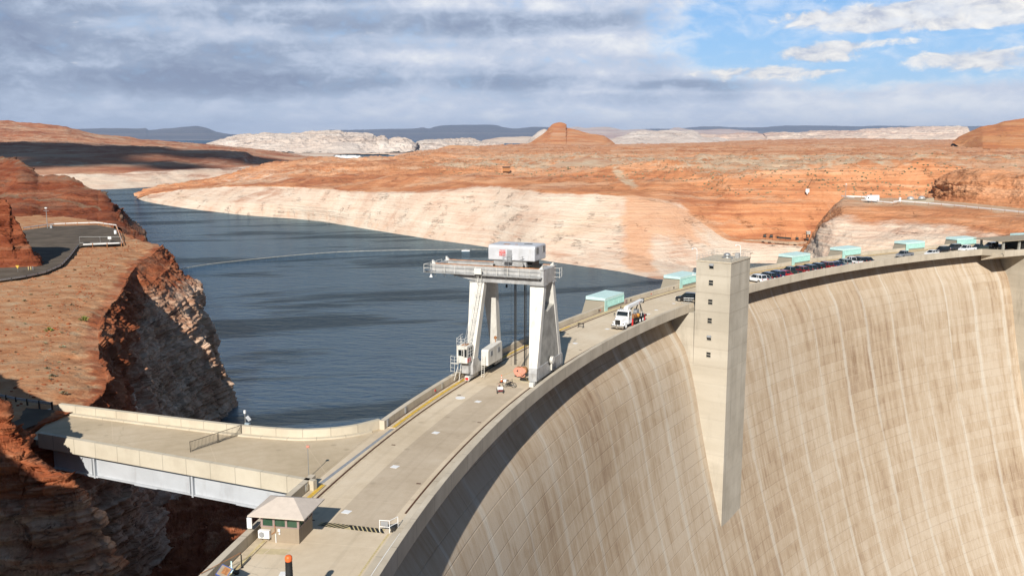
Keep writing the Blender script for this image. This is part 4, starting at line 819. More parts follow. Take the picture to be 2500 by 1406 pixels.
# buttress under the elevator tower, and the far one
def buttress(a, b, r_in, ztop):
    zs = [ztop, -4, -10, -18, -30, -44, -60]; rf = [r_in, r_in, r_in - .1, r_in - .6, r_in - 2.2, r_in - 6.0, r_in - 12]
    nn = 6; ths = np.linspace(a, b, nn + 1); s = MB(); V = []
    for t in ths:
        for z, r in zip(zs, rf): V.append(pol(r, t, z))
    k = len(zs); F_ = [(i * k + j, i * k + j + 1, (i + 1) * k + j + 1, (i + 1) * k + j) for i in range(nn) for j in range(k - 1)]
    s.add(V, F_)
    for t in (a, b):
        V = [pol(r, t, z) for z, r in zip(zs, rf)] + [pol(270, t, z) for z in zs[::-1]]; s.add(V, [tuple(range(len(V)))])
    V = [pol(r_in, t, ztop) for t in ths] + [pol(268, t, ztop) for t in ths[::-1]]; s.add(V, [tuple(range(len(V)))])
    return s.build('buttress', m_concw, dam)
buttress(34.195, 37.0, 264.05, -.66) 
buttress(65.6, 72, 259.5, -.66)
sweep('balcony_slab', [(259.5, -.02), (259.5, -.75), (261, -.9), (266.5, -2.4), (266.5, -.02)], 63.3, 72, m_conc, dam, closed=True)
sweep('parapet', fwall(259.4, 259.95, -.70, 1.0), 63.3, 72, m_conc, dam, closed=True, n=20)
V = MB(); V.add([pol(265.5, 63.05, -.7), pol(265.5, 63.05, 1.0), pol(259.9, 64.2, 1.0), pol(259.9, 64.2, -.7), pol(265.0, 62.9, -.7), pol(265.0, 62.9, 1.0), pol(259.4, 64.1, 1.0), pol(259.4, 64.1, -.7)],
               [(0, 1, 2, 3), (7, 6, 5, 4), (1, 5, 6, 2), (0, 3, 7, 4), (0, 4, 5, 1), (3, 2, 6, 7)]); V.build('parapet', m_conc, dam)

# elevator tower
tw = polar_thing('elevator_tower', 'square concrete elevator tower with six small windows standing against the dam', 'tower', 257.15, TOWA)
TR = 9.9; TD = 6.75
s = MB(); s.box(-TD, 0, 0, TR, -52, 9.15); s.build('wall', m_concw, tw)
s = MB(); s.box(-TD - .1, .1, -.1, TR + .1, 9.15, 9.42); s.build('roof', simple('tower_roof_slab', (.52, .45, .34), .9, var=.12, dirt=(.40, .34, .25)), tw, bevel=.03)
s = MB()
for z in (6.7, 3.4, -.1, -3.65, -7.1, -10.6): s.box(-TD - .02, .02, -.02, TR + .02, z - .03, z + .03)
s.build('pour_line', simple('pour_seam', (.37, .32, .25), .95), tw)
for i, z in enumerate((8.0, 4.9, 1.3, -2.25, -5.5, -8.75)):
    x = -3.75; s = MB(); s.box(x - .42, x + .42, -.03, .25, z - .02, z + .92); o = s.build('window', m_glass, tw)
    f = MB(); 
    f.box(x - .50, x + .50, -.07, .05, z - .10, z - .02); f.box(x - .50, x + .50, -.07, .05, z + .92, z + 1.0); f.box(x - .5, x - .42, -.07, .05, z - .02, z + .92); f.box(x + .42, x + .5, -.07, .05, z - .02, z + .92); f.box(x - .42, x + .42, -.06, .02, z + .42, z + .50)
    f.build('window_frame', m_concw, o)
    if i in (0, 4): f = MB(); f.add([(x - .42, -.05, z + .9), (x + .42, -.05, z + .9), (x + .42, -.35, z + .55), (x - .42, -.35, z + .55)], [(0, 1, 2, 3)]); f.build('open_pane', m_grey, o)
s = MB()
for (x0, y0, x1, y1, n) in [(.0, .0, -TD, 0, 5), (0, 0, 0, TR, 7), (-TD, 0, -TD, TR, 7), (0, TR, -TD, TR, 5)]:
    for i in range(n + 1):
        t = i / n; x, y = x0 + (x1 - x0) * t, y0 + (y1 - y0) * t; s.tube((x, y, 9.4), (x, y, 10.3), .02, 5)
    for z in (9.85, 10.3): s.tube((x0, y0, z), (x1, y1, z), .02, 5)
s.build('handrail', m_galv, tw)
s = MB(); s.box(-3.9, -2.4, 5.2, 6.6, 9.42, 9.62); s.lathe([(.45, 9.62), (.45, 9.8), (.7, 9.85), (.62, 10.15), (.3, 10.35)], (-3.1, 5.9, 0), 14); s.build('roof_fan', m_galv, tw, True)
s = MB(); s.box(-1.9, -1.1, 6.6, 7.4, 9.42, 10.3); s.build('air_cooler', m_alu, tw, bevel=.03)
s = MB(); s.lathe([(.2, 9.42), (.2, 9.8), (.32, 9.85), (.1, 10.05)], (-1.2, 3.4, 0), 10); s.build('roof_vent', m_galv, tw)
for (x, y) in ((-TD, .1), (-TD * .3, TR)):
    s = MB(); s.path([(x, y, 9.3), (x, y, 11.2), (x - .12, y, 11.45), (x - .5, y, 11.6), (x - .9, y, 11.5)], .055, 6); s.blobm((x - .95, y, 11.38), (.14, .14, .16)); s.build('camera_mast', m_whitep, tw)
s = MB(); s.path([(-TD - .02, -.1, 6.5), (-TD - .5, -.3, 6.5), (-TD - .5, -.3, 7.2)], .04); s.box(-TD - .6, -TD + .1, -.5, -.25, 6.55, 6.65); s.build('antenna', m_whitep, tw)

# gate houses on the lake side
gh = polar_thing('gate_house', 'mint green gate house nearest the gantry crane', 'gate house', 277.0, 31.75, group='mint green gate houses along the lake wall')
def gate_house(root, n_panel=3):
    Lh = 8.2
    s = MB()   # concrete pier, its upstream face battered
    s.hexa([(-.0, .25, -8), (-7.5, .25, -8), (-7.5, Lh, -8), (-.0, Lh, -8)], [(-.0, .25, 1.75), (-4.05, .25, 1.75), (-4.05, Lh, 1.75), (-.0, Lh, 1.75)]); s.build('pier', m_bridgec, root)
    s = MB(); s.prism([(.06, 2.18), (-3.95, 2.28), (-3.95, 1.72), (.06, 1.76)], 1, .02, Lh + .1); s.build('roof', m_mint2, root, bevel=.03)
    s = MB(); s.box(0.0, .10, .0, 1.15, .0, 1.76); o = s.build('door', m_mint, root, bevel=.01)
    k = MB(); k.box(.10, .13, .95, 1.03, .8, .95); k.build('handle', m_galv, o)
    s = MB(); s.box(0.0, .10, 1.15, Lh + .05, .66, 1.76)
    for i in range(4): y = 1.2 + i * 2.28; s.box(.10, .15, y, y + .12, .66, 1.72)
    s.box(.10, .15, 1.2, Lh + .05, .60, .72); s.box(.10, .15, 1.2, Lh + .05, 1.66, 1.76)
    for i in range(34):
        y = 1.38 + i * .2; s.box(.10, .118, y, y + .07, .74, 1.64)
    s.build('louvre_panel', m_mint, root)
    s = MB(); s.box(-.01, .04, Lh - .6, Lh - .35, .9, 1.2); s.build('lamp', m_whitep, root)
gate_house(gh); gh.scale = (1, 1, 1.17)
gl = [(38.45, 'mint green gate house partly hidden by the elevator tower'), (43.6, 'mint green gate house directly behind the elevator tower'), (48.85, 'mint green gate house, first one right of the elevator tower'), (53.55, 'mint green gate house, second one right of the elevator tower'),
      (59.35, 'mint green gate house behind the silver pickup truck'), (63.9, 'mint green gate house behind the black cars, in front of the deep rock crack'), (69.4, 'mint green gate house cut off by the right edge, above the canopy')]
for th, lab in gl:
    if th == 43.6: continue
    g = dup(gh, lab, pol(277.0, th, 0), -R(th))
# flat canopy at the far end
cp = polar_thing('road_canopy', 'flat brown concrete canopy over the roadway at the far right', 'canopy', 262.6, 63.9)
s = MB(); s.box(-9, 0, .0, 26, 3.0, 3.25); s.build('roof', simple('canopy_roof', (.33, .27, .19), .9, var=.15), cp, bevel=.02)
for y in (2.2, 9, 16, 23):
    for x in (-1.0, -8): s = MB(); s.box(x - .25, x + .25, y - .25, y + .25, 0, 3.0); s.build('post', m_aludirty, cp)
s = MB(); s.box(-7.5, -1.5, 11, 20, 0, 2.6); s.build('wall', m_dark, cp)

# ------------------------------------------------------------------ service bridge to the west rim
br = thing('service_bridge', 'concrete deck bridge on grey steel girder from the dam to the west rim', 'bridge')
A = np.array([-18.68, 81.64]); B = np.array([-49.5, 95.1]); DN = (B - A) / np.linalg.norm(B - A); NB = np.array([-DN[1], DN[0]]) * -1   # NB points towards the lake
if NB[1] < 0: NB = -NB
def bp(s_, o_, z): q = A + DN * s_ + NB * o_; return (q[0], q[1], z)
LEN = float(np.linalg.norm(B - A))
far_pts = [(-14.61, 100.27), (-17.39, 97.9), (-20, 96.9), (-22.6, 96.55), (-26, 97.1), (-29.5, 98.0), (-38.0, 100.85), (-46, 103.7), (-53.4, 106.4)]
fx = smooth_interp(np.linspace(0, 8, 41), range(9), [p[0] for p in far_pts]); fy_ = smooth_interp(np.linspace(0, 8, 41), range(9), [p[1] for p in far_pts])
FAR = np.stack([fx, fy_], -1)
arc = [pol(277.25, t)[:2] for t in np.linspace(12.1, 15.9, 10)]
near = [bp(s_, .5, 0)[:2] for s_ in np.linspace(LEN + 3, 0, 12)]
poly = [tuple(p) for p in FAR] + [tuple(p) for p in near] + arc
me = bpy.data.meshes.new('deck'); me.from_pydata([(p[0], p[1], -.02) for p in poly], [], [tuple(range(len(poly)))]); me.materials.append(m_bdeck)
uvl = me.uv_layers.new(name='UVMap')
for lp in me.loops: v = me.vertices[lp.vertex_index].co; uvl.data[lp.index].uv = (v.x * .9 + v.y * .4, v.y * .9 - v.x * .4)
o = bpy.data.objects.new('deck', me); col.objects.link(o); o.parent = br
def wallstrip(name, P, th_, z0, z1, material, parent, joint=None):
    P = np.array(P, float); n = len(P); t = np.gradient(P, axis=0); t /= np.linalg.norm(t, axis=1)[:, None]; nn = np.stack([-t[:, 1], t[:, 0]], -1); Q = P + nn * th_
    V = [(a[0], a[1], z0) for a in P] + [(a[0], a[1], z1) for a in P] + [(a[0], a[1], z1) for a in Q] + [(a[0], a[1], z0) for a in Q]
    cum = np.concatenate([[0], np.cumsum(np.linalg.norm(np.diff(P, axis=0), axis=1))]); F_ = []; UV = []
    for k, (va, vb) in enumerate([(z0, z1), (0, abs(th_)), (z1, z0), (0, .1)]):
        for i in range(n - 1):
            a = k * n + i; b = ((k + 1) % 4) * n + i; F_.append((a, b, b + 1, a + 1)); UV += [(cum[i], va), (cum[i], vb), (cum[i + 1], vb), (cum[i + 1], va)]
    F_ += [(0, 3 * n, 2 * n, n), (n - 1, 2 * n - 1, 3 * n - 1, 4 * n - 1)]; UV += [(0, z0), (.3, z0), (.3, z1), (0, z1)] * 2
    me = bpy.data.meshes.new(name); me.from_pydata(V, [], F_); me.materials.append(material); me.uv_layers.new(name='UVMap').data.foreach_set('uv', np.array(UV, dtype=np.float32).ravel())
    me.update(); o = bpy.data.objects.new(name, me); col.objects.link(o); o.parent = parent
    import bmesh
    b = bmesh.new(); b.from_mesh(me); bmesh.ops.recalc_face_normals(b, faces=b.faces); b.to_mesh(me); b.free(); return o
npar = [bp(s_, 0, 0)[:2] for s_ in np.linspace(-.6, LEN + 1, 20)]
wallstrip('parapet', npar, -.5 if (np.cross(DN, NB) < 0) else .5, -.62, 1.0, m_bridgec, br)
wallstrip('parapet', FAR, -.5, -.62, 1.0, m_bridgec, br)
kerb = FAR.copy(); t_ = np.gradient(kerb, axis=0); t_ /= np.linalg.norm(t_, axis=1)[:, None]; kerb = kerb + np.stack([-t_[:, 1], t_[:, 0]], -1) * .02
wallstrip('kerb', kerb[2:], .55, -.019, .16, m_bridgec, br)
s = MB()
for zz in (-.62,):
    s.hexa([bp(-1, .5, -.60), bp(LEN + 2, .5, -.60), bp(LEN + 2, 9.0, -.60), bp(2, 11.5, -.60)], [bp(-1, .5, -.04), bp(LEN + 2, .5, -.04), bp(LEN + 2, 9.0, -.04), bp(2, 11.5, -.04)])
s.build('deck_slab', m_bridgec, br)
for off in (.95, 4.5, 8.0):
    s = MB()
    def bx(s0, s1, o0, o1, z0, z1): s.hexa([bp(s0, o0, z0), bp(s1, o0, z0), bp(s1, o1, z0), bp(s0, o1, z0)], [bp(s0, o0, z1), bp(s1, o0, z1), bp(s1, o1, z1), bp(s0, o1, z1)])
    bx(-1.5, LEN, off, off + .06, -2.92, -.70); bx(-1.5, LEN, off - .30, off + .36, -3.02, -2.93); bx(-1.5, LEN, off - .25, off + .31, -.69, -.61)
    if off < 1:
        bx(6, 9, off - .36, off + .3, -3.07, -3.025); bx(19, 22, off - .36, off + .3, -3.07, -3.025); bx(27, 29, off - .36, off + .3, -3.07, -3.025)
    s.build('girder', m_girder, br)
    if off < 1:
        for st_ in (1.2, 14.3, 27.4):
            s = MB()
            def bx2(s0, s1, o0, o1, z0, z1): s.hexa([bp(s0, o0, z0), bp(s1, o0, z0), bp(s1, o1, z0), bp(s0, o1, z0)], [bp(s0, o0, z1), bp(s1, o0, z1), bp(s1, o1, z1), bp(s0, o1, z1)])
            bx2(st_, st_ + .07, off - .34, off, -2.92, -.70); bx2(st_ + .35, st_ + .42, off - .34, off, -2.92, -.70); bx2(st_ - .06, st_ + .16, off - .37, off - .34, -3.15, -.66)
            s.build('stiffener', m_girder, br)
# grey expansion joint between bridge and crest roadway
p0, p1 = pol(277.15, 12.3, .0), pol(276.7, 15.85, 0); s = MB(); s.add([(p0[0], p0[1], .005), (p0[0] + .42, p0[1] + .05, .005), (p1[0] + .42, p1[1] + .05, .005), (p1[0], p1[1], .005)], [(0, 1, 2, 3)]); s.build('expansion_joint', m_grey, br)
for (a, b) in [(222, 1000), (621, 1046)]:
    q = onz(a, b, .5); s = MB(); s.box(-.16, .16, -.06, .06, -.22, .22); o = s.build('wall_box', m_grey, br, bevel=.01); o.location = (q[0], q[1] - .1, .5); o.rotation_euler = (0, 0, -.33)
# ------------------------------------------------------------------ gantry crane
cr = polar_thing('gantry_crane', 'tall silver and white gantry crane straddling the roadway', 'crane', 271, 21.5)
def X_(o): return -o          # measured outward offset -> local x
def leg(name, p0, p1, w0, w1, d0, d1, mt, par):
    """box column: p0 bottom centre, p1 top centre, w = width in x, d = depth in y"""
    s = MB(); a, b = p0, p1
    s.hexa([(a[0] - w0 / 2, a[1] - d0 / 2, a[2]), (a[0] + w0 / 2, a[1] - d0 / 2, a[2]), (a[0] + w0 / 2, a[1] + d0 / 2, a[2]), (a[0] - w0 / 2, a[1] + d0 / 2, a[2])],
           [(b[0] - w1 / 2, b[1] - d1 / 2, b[2]), (b[0] + w1 / 2, b[1] - d1 / 2, b[2]), (b[0] + w1 / 2, b[1] + d1 / 2, b[2]), (b[0] - w1 / 2, b[1] + d1 / 2, b[2])])
    return s.build(name, mt, par, bevel=.03)
ZT = 13.0
# downstream side: closed tapering frame with an opening near the top
s = MB()
def dpoly(y0, z0, y1, z1): return None
def dside(x_of_z, prof, mi):   # prof: outline in (y,z) ; thickness between inner x and outer x at each z
    n = len(prof); V = []
    for (y, z) in prof: V.append((x_of_z(z)[0], y, z))
    for (y, z) in prof: V.append((x_of_z(z)[1], y, z))
    s.add(V, [tuple(range(n))[::-1], tuple(range(n, 2 * n))] + [(i, (i + 1) % n, n + (i + 1) % n, n + i) for i in range(n)], mi)
def xs_(z): t = min(max((z - .8) / (ZT - .8), 0), 1); return (3.85 - t * .95, 4.86 + .0 * t)
dside(xs_, [(-5.15, 2.0), (-4.05, 2.0), (-1.55, ZT), (-2.45, ZT)], 0)        # near leg
dside(xs_, [(4.0, 2.0), (5.0, 2.0), (1.75, ZT), (.85, ZT)], 0)               # far leg
s.build('leg', m_cream, cr, bevel=.02)
s = MB(); dside(lambda z: (3.95 - .07 * z, 4.80), [(-4.05, 2.0), (4.0, 2.0), (1.60, 9.9), (-1.0, 9.3), (-2.28, 9.9)], 0); s.build('web_plate', m_aludirty, cr)
s = MB(); dside(lambda z: (3.8, 4.92), [(-5.35, .85), (5.25, .85), (5.25, 1.9), (5.02, 2.5), (-5.17, 2.5), (-5.35, 1.9)], 0)
for i in range(12):
    for y in (-4.6, 4.3): s.box(4.92, 4.95, y, y + .35, 1.1 + i * .11, 1.15 + i * .11)
s.build('sill_beam', m_alu, cr, bevel=.02)
s = MB(); s.lathe([(.62, 4.93), (.62, 5.02)], (0, -.2, 2.55), 20, axis=0); o = s.build('cable_port', m_dark, cr)
s = MB(); s.lathe([(.50, 5.0), (.52, 5.14), (.35, 5.2), (.52, 5.3), (.50, 5.4)], (0, -.1, 2.6), 20, axis=0); s.box(5.0, 5.2, -.15, .0, 1.2, 2.4); s.build('cable_reel', m_cream, cr)
# bogies
def bogie(x, y, par):
    o = MB(); o.box(x - .38, x + .38, y - 1.35, y + 1.35, .38, .82); o.box(x - .45, x + .45, y - .45, y + .45, .6, 1.05); b = o.build('bogie', m_alu, par, bevel=.03)
    for dy in (-.85, .85):
        w = MB(); w.lathe([(.34, -.12), (.34, .12)], (x, y + dy, .36), 16, axis=0); w.build('wheel', m_dark, b)
for x in (4.38, -4.68):
    for y in (-4.3, 4.2): bogie(x, y, cr)
for x in (4.38, -4.68):
    s = MB(); s.box(x - .3, x + .3, -5.95, -5.65, .2, .8); s.build('buffer', m_cream, cr, bevel=.03)
s = MB(); s.box(-4.9, -4.45, -5.97, -5.94, .3, .65); s.build('warning_plate', m_redp, cr)
# lake side: A-frame with two legs and a low sill
def wleg(y0, y1, sgn):
    s2 = MB(); zb, zt = 2.4, ZT
    s2.hexa([(-5.1, y0 - .55, zb), (-4.15, y0 - .55, zb), (-4.15, y0 + .9, zb), (-5.1, y0 + .9, zb)], [(-5.55, y1 - .5, zt), (-3.45, y1 - .5, zt), (-3.45, y1 + .5, zt), (-5.55, y1 + .5, zt)])
    return s2.build('leg', m_cream, cr, bevel=.03)
wleg(-4.5, -2.3, -1)
s = MB(); s.hexa([(-5.1, 3.4, 2.2), (-4.15, 3.4, 2.2), (-4.15, 4.9, 2.2), (-5.1, 4.9, 2.2)], [(-5.55, .9, ZT), (-3.45, .9, ZT), (-3.45, 1.9, ZT), (-5.55, 1.9, ZT)]); s.build('leg', m_cream, cr, bevel=.03)
s = MB(); s.prism([(-5.25, .9), (5.2, .9), (5.2, 2.3), (4.95, 3.0), (3.3, 3.0), (2.4, 2.0), (-2.2, 2.0), (-3.0, 2.3), (-3.6, 3.0), (-5.05, 3.0), (-5.25, 2.3)], 0, -5.15, -4.1); s.build('sill_beam', m_alu, cr, bevel=.02)
# main girders with long cantilever towards the lake
for y0, y1 in ((-2.95, -2.35), (1.35, 1.95)):
    s = MB(); s.prism([(4.95, 13.05), (4.95, 15.05), (-11.1, 15.05), (-11.1, 14.25), (-9.2, 14.0), (-4.2, 13.05)], 1, y0, y1); s.prism([(5.0, 15.05), (5.0, 15.13), (-11.2, 15.13), (-11.2, 15.05)], 1, y0 - .12, y1 + .12)
    s.build('girder', m_alu, cr)
    s = MB(); s.box(-10.9, 4.7, (y0 + y1) / 2 - .06, (y0 + y1) / 2 + .06, 15.13, 15.22); s.build('trolley_rail', m_rustp, cr)
    for x in (4.75, -11.1): s = MB(); s.prism([(x, 15.13), (x + (.5 if x < 0 else -.5), 15.13), (x, 15.62)], 1, y0 + .1, y1 - .1); s.build('end_stop', m_cream, cr)
s = MB(); s.box(4.0, 4.96, -2.35, 1.35, 13.1, 15.05); s.build('end_girder', m_alu, cr)
s = MB(); s.box(-11.1, -10.7, -2.35, 1.35, 14.3, 15.05); s.build('end_girder', m_alu, cr)
for q_ in ((3.0, 5.0, -2.9, -1.2), (3.0, 5.05, 0.7, 1.9), (-5.6, -3.4, -2.9, -1.7), (-5.6, -3.4, .8, 2.0)): s = MB(); s.box(*q_, 12.95, 13.08); s.build('leg_cap', m_alu, cr)
# walkway with rail along the near girder
s = MB(); s.box(-11.9, 4.8, -3.75, -2.97, 14.02, 14.10); s.box(-11.95, -11.1, -3.75, 1.9, 14.02, 14.10)
for i in range(11): x = -10.6 + i * 1.5; s.tube((x, -3.0, 13.55), (x, -3.7, 14.02), .035, 5); s.tube((x, -2.98, 13.5), (x, -2.98, 14.0), .03, 5)
s.build('walkway', m_alu, cr)
s = MB()
for i in range(12): x = -11.9 + i * 1.515; s.tube((x, -3.72, 14.1), (x, -3.72, 15.15), .028, 5)
for z in (14.6, 15.12): s.tube((-11.92, -3.72, z), (4.78, -3.72, z), .028, 5)
for z in (14.6, 15.12): s.tube((-11.92, -3.72, z), (-11.92, 1.9, z), .028, 5)
for y in (-1.6, .3, 1.9): s.tube((-11.92, y, 14.1), (-11.92, y, 15.12), .028, 5)
for z in (13.6, 14.2, 14.8): s.path([(4.9, 1.3, z), (5.7, 1.3, z), (5.7, 2.2, z)], .028, 5)
for y in (1.3, 2.2): s.tube((5.7, y, 13.5), (5.7, y, 14.85), .028, 5)
s.build('handrail', m_cream, cr)
s = MB(); s.box(-4.35, -3.35, -4.1, -3.74, 14.2, 15.0); s.build('junction_box', m_cream, cr, bevel=.03)
s = MB(); s.tube((-11.0, -3.4, 14.0), (-11.0, -3.4, 13.65), .04, 6); s.lathe([(.07, 13.68), (.24, 13.38), (.2, 13.36)], (-11.0, -3.4, 0), 12); s.build('floodlight', m_whitep, cr)
# caged ladder up the near lake-side leg
s = MB()
def lad(xa, ya, za, xb, yb, zb, w=.45, cage=True):
    n = int((zb - za) / .32)
    for dx in (0, w): s.tube((xa + dx, ya, za), (xb + dx, yb, zb), .03, 5)
    for i in range(n):
        t = (i + .5) / n; x, y, z = xa + (xb - xa) * t, ya + (yb - ya) * t, za + (zb - za) * t; s.tube((x, y, z), (x + w, y, z), .018, 4)
    if cage:
        for i in range(6):
            t = (i + .6) / 6; x, y, z = xa + (xb - xa) * t + w / 2, ya + (yb - ya) * t, za + (zb - za) * t; P = [(x + .36 * math.cos(a_), y - .30 - .36 * math.sin(a_), z) for a_ in np.linspace(-.6, math.pi + .6, 9)]; s.path(P, .02, 4)
        for a_ in (0.0, 1.57, 3.14): s.tube((xa + w / 2 + .36 * math.cos(a_), ya - .3 - .36 * math.sin(a_), za + 1), (xb + w / 2 + .36 * math.cos(a_), yb - .3 - .36 * math.sin(a_), zb), .014, 4)
lad(-4.95, -5.3, 4.3, -4.0, -3.4, 14.05)
s.build('ladder', m_cream, cr)
# machinery house on its trolley
hs = MB(); rr_ = .42; pr = []
for k_ in range(0, 7): a_ = k_ / 6 * math.pi / 2; pr.append((-2.62 + rr_ - rr_ * math.cos(a_), 18.05 - rr_ + rr_ * math.sin(a_)))
pr += [(2.15 - p[0] - 2.62 + .0 + 0.0, p[1]) for p in []]
pr2 = [(-.42 - (p[0] + .42), p[1]) for p in pr[::-1]]
hs.prism([(-2.62, 16.02)] + pr + pr2 + [(pr2[-1][0], 16.02)], 0, -2.98, 3.6)
mh = hs.build('machinery_house', simple('house_silver_paint', (.60, .61, .63), .4, .15, var=.1, sc=.8, dirt=(.44, .43, .41)), cr, bevel=.16, seg=3, smooth=False)
s = MB(); s.box(-2.3, 2.3, -2.3, 1.4, 15.22, 16.02); s.box(-2.45, 2.45, -2.42, 1.5, 15.95, 16.04)
s.build('trolley', m_alu, cr, bevel=.02)
s = MB()
for x in (-2.1, 2.1):
    for y in (-2.65, 1.65): s.lathe([(.14, -.1), (.14, .1)], (x, y, 15.36), 14, axis=1)
s.box(2.2, 2.9, -1.6, 1.0, 15.3, 15.9); s.build('trolley_wheel', m_dark, cr)
def louv(x, y, parent):
    s = MB(); s.box(x, x + .03, y - .45, y + .45, 17.0, 17.75); o = s.build('louvre', m_dark, parent)
    s = MB()
    for i in range(9): s.box(x + .02, x + .06, y - .45, y + .45, 17.02 + i * .082, 17.06 + i * .082)
    s.box(x + .02, x + .05, y - .5, y - .45, 16.97, 17.8); s.box(x + .02, x + .05, y + .45, y + .5, 16.97, 17.8); s.build('slat', m_alu, o)
louv(3.6, -1.7, mh); louv(3.6, .75, mh)
s = MB(); s.box(-.26, .42, -2.66, -2.60, 16.15, 17.45); s.build('door', m_grey, mh)
s = MB(); s.add([(-1.35, -2.66, 16.62), (-.48, -2.66, 16.62), (-.48, -2.66, 17.42), (-1.35, -2.66, 17.42)], [(0, 1, 2, 3)]); sg = s.build('sign', m_redp, mh)
def text(body, size, loc, rot, material, parent, name='lettering', ext=.004, align='CENTER', sx=1.0):
    c = bpy.data.curves.new(name, 'FONT'); c.body = body; c.size = size; c.extrude = ext; c.align_x = align; c.space_line = .9; c.offset = size * .02
    o = bpy.data.objects.new(name + '_src', c); col.objects.link(o); dg = bpy.context.evaluated_depsgraph_get(); me = bpy.data.meshes.new_from_object(o.evaluated_get(dg))
    bpy.data.objects.remove(o); me.materials.clear(); me.materials.append(material); q = bpy.data.objects.new(name, me); col.objects.link(q); q.location = loc; q.rotation_euler = rot; q.scale = (sx, 1, 1)
    if parent is not None: q.parent = parent
    return q
text('PACECO', .27, (-.915, -2.67, 17.18), (R(90), 0, 0), m_whitep, mh, sx=.82)
text('CLEARANCE 100 FT', .085, (-.915, -2.67, 17.03), (R(90), 0, 0), m_whitep, mh)
text('MAIN 165 TON', .145, (-.915, -2.67, 16.85), (R(90), 0, 0), m_whitep, mh, sx=.82)
text('AUX  25  TON', .145, (-.915, -2.67, 16.67), (R(90), 0, 0), m_whitep, mh, sx=.82)
s = MB()
for z in (16.1, 16.5, 16.9): s.path([(-.6, -2.62, z), (-.6, -3.3, z), (.5, -3.3, z), (.5, -2.62, z)], .022, 5)
for x in (-.6, -.05, .5): s.tube((x, -3.3, 15.9), (x, -3.3, 16.9), .022, 5)
s.box(-.6, .5, -3.3, -2.62, 15.98, 16.02)
for x in (-.35, .2): s.tube((x, -3.3, 14.1), (x, -3.3, 16.0), .022, 5)
for i in range(7): s.tube((-.35, -3.3, 14.3 + i * .27), (.2, -3.3, 14.3 + i * .27), .016, 4)
s.tube((.5, -3.3, 15.98), (1.6, -2.5, 15.3), .02, 5); s.tube((-.6, -3.3, 15.98), (-1.2, -2.5, 15.5), .02, 5)
s.build('access_platform', m_galv, cr)
s = MB(); s.path([(2.2, -2.5, 15.3), (2.0, -3.1, 16.2), (2.15, -3.2, 16.75)], .04, 5); s.tube((1.7, -3.2, 16.55), (2.3, -3.2, 16.75), .03, 5); s.build('arm', m_galv, cr)
s = MB(); s.box(-1.1, -.3, -1.9, -1.2, 18.045, 18.07); s.box(.4, .8, -1.5, -1.2, 18.045, 18.07); s.build('rust_patch', m_rustp, mh)
s = MB(); s.box(1.3, 2.4, -.4, -.1, 18.045, 18.1); s.build('roof_hatch', m_dark, mh)
# operator cab and electrical house at the foot of the lake-side leg
s = MB(); s.box(-5.75, -4.2, -6.85, -4.9, 2.75, 5.05); cabo = s.build('cab', m_cream, cr, bevel=.10, seg=3)
s = MB(); s.box(-5.45, -4.75, -6.88, -6.84, 3.75, 4.55); s.build('window', m_glass, cabo)
s = MB(); s.box(-4.65, -4.25, -6.88, -6.84, 3.6, 4.65)
for i in range(3): s.box(-4.22, -4.17, -6.7 + i * .6, -6.2 + i * .6, 3.55, 4.75)
s.build('window', m_glass, cabo)
s = MB()
for i in range(3):
    for z in (3.95, 4.35): s.box(-4.19, -4.15, -6.7 + i * .6, -6.2 + i * .6, z, z + .05)
    s.box(-4.19, -4.15, -6.47 + i * .6, -6.43 + i * .6, 3.55, 4.75)
s.build('glazing_bar', m_whitep, cabo)
s = MB(); s.box(-5.3, -4.5, -6.4, -5.3, 5.05, 5.10); s.build('roof_hatch', m_rustp, cabo)
s = MB(); s.box(-4.19, -4.16, -6.75, -5.85, 2.9, 3.4); o = s.build('sign', m_redp, cabo)
text('165', .2, (-4.15, -6.3, 3.18), (R(90), 0, R(90)), m_whitep, cabo); text('TONS', .15, (-4.15, -6.3, 2.97), (R(90), 0, R(90)), m_whitep, cabo)
s = MB(); s.box(-5.4, -4.4, -6.0, -5.2, 1.2, 2.75); s.build('cab_support', m_alu, cr)
s = MB(); s.prism([(-2.5, 1.55), (-2.5, 3.55), (-2.3, 3.75), (2.3, 4.05), (2.5, 3.85), (2.5, 1.55)], 0, -4.1, -3.05); eh = s.build('electrical_house', m_cream, cr, bevel=.06)
for y in (-1.4, 1.2):
    s = MB(); s.box(-3.06, -3.02, y - .35, y + .35, 2.75, 3.4)
    for i in range(7): s.box(-3.03, -3.0, y - .35, y + .35, 2.8 + i * .085, 2.84 + i * .085)
    s.build('louvre', m_grey, eh)
s = MB(); s.lathe([(.06, 4.0), (.06, 4.4), (.22, 4.45), (.22, 4.7), (.05, 4.85)], (-3.7, 1.6, 0), 10); s.build('vent', m_rustp, eh)
s = MB(); s.lathe([(.10, 4.1), (.16, 4.3), (.12, 4.5), (.02, 4.6)], (-4.35, -3.2, 0), 10); s.tube((-4.35, -3.2, 2.6), (-4.35, -3.2, 4.1), .05); s.build('beacon', m_whitep, cr)
s = MB()
for z in (2.8, 3.25, 3.7): s.path([(-6.35, -6.9, z), (-6.35, -7.35, z), (-5.3, -7.35, z), (-5.3, -6.9, z)], .022, 5)
for x in (-6.35, -5.8, -5.3): s.tube((x, -7.35, 1.6), (x, -7.35, 3.7), .022, 5)
for z in (1.2, 1.7, 2.2): s.path([(-6.35, -6.9, z), (-6.35, -7.35, z), (-5.8, -7.35, z)], .02, 5)
s.box(-6.35, -5.3, -7.35, -6.85, 2.72, 2.76)
for z in (5.1, 5.6, 6.0): s.path([(-5.7, -4.9, z + .3), (-5.7, -6.8, z), (-4.6, -6.8, z), (-4.3, -4.9, z + .6)], .022, 5)
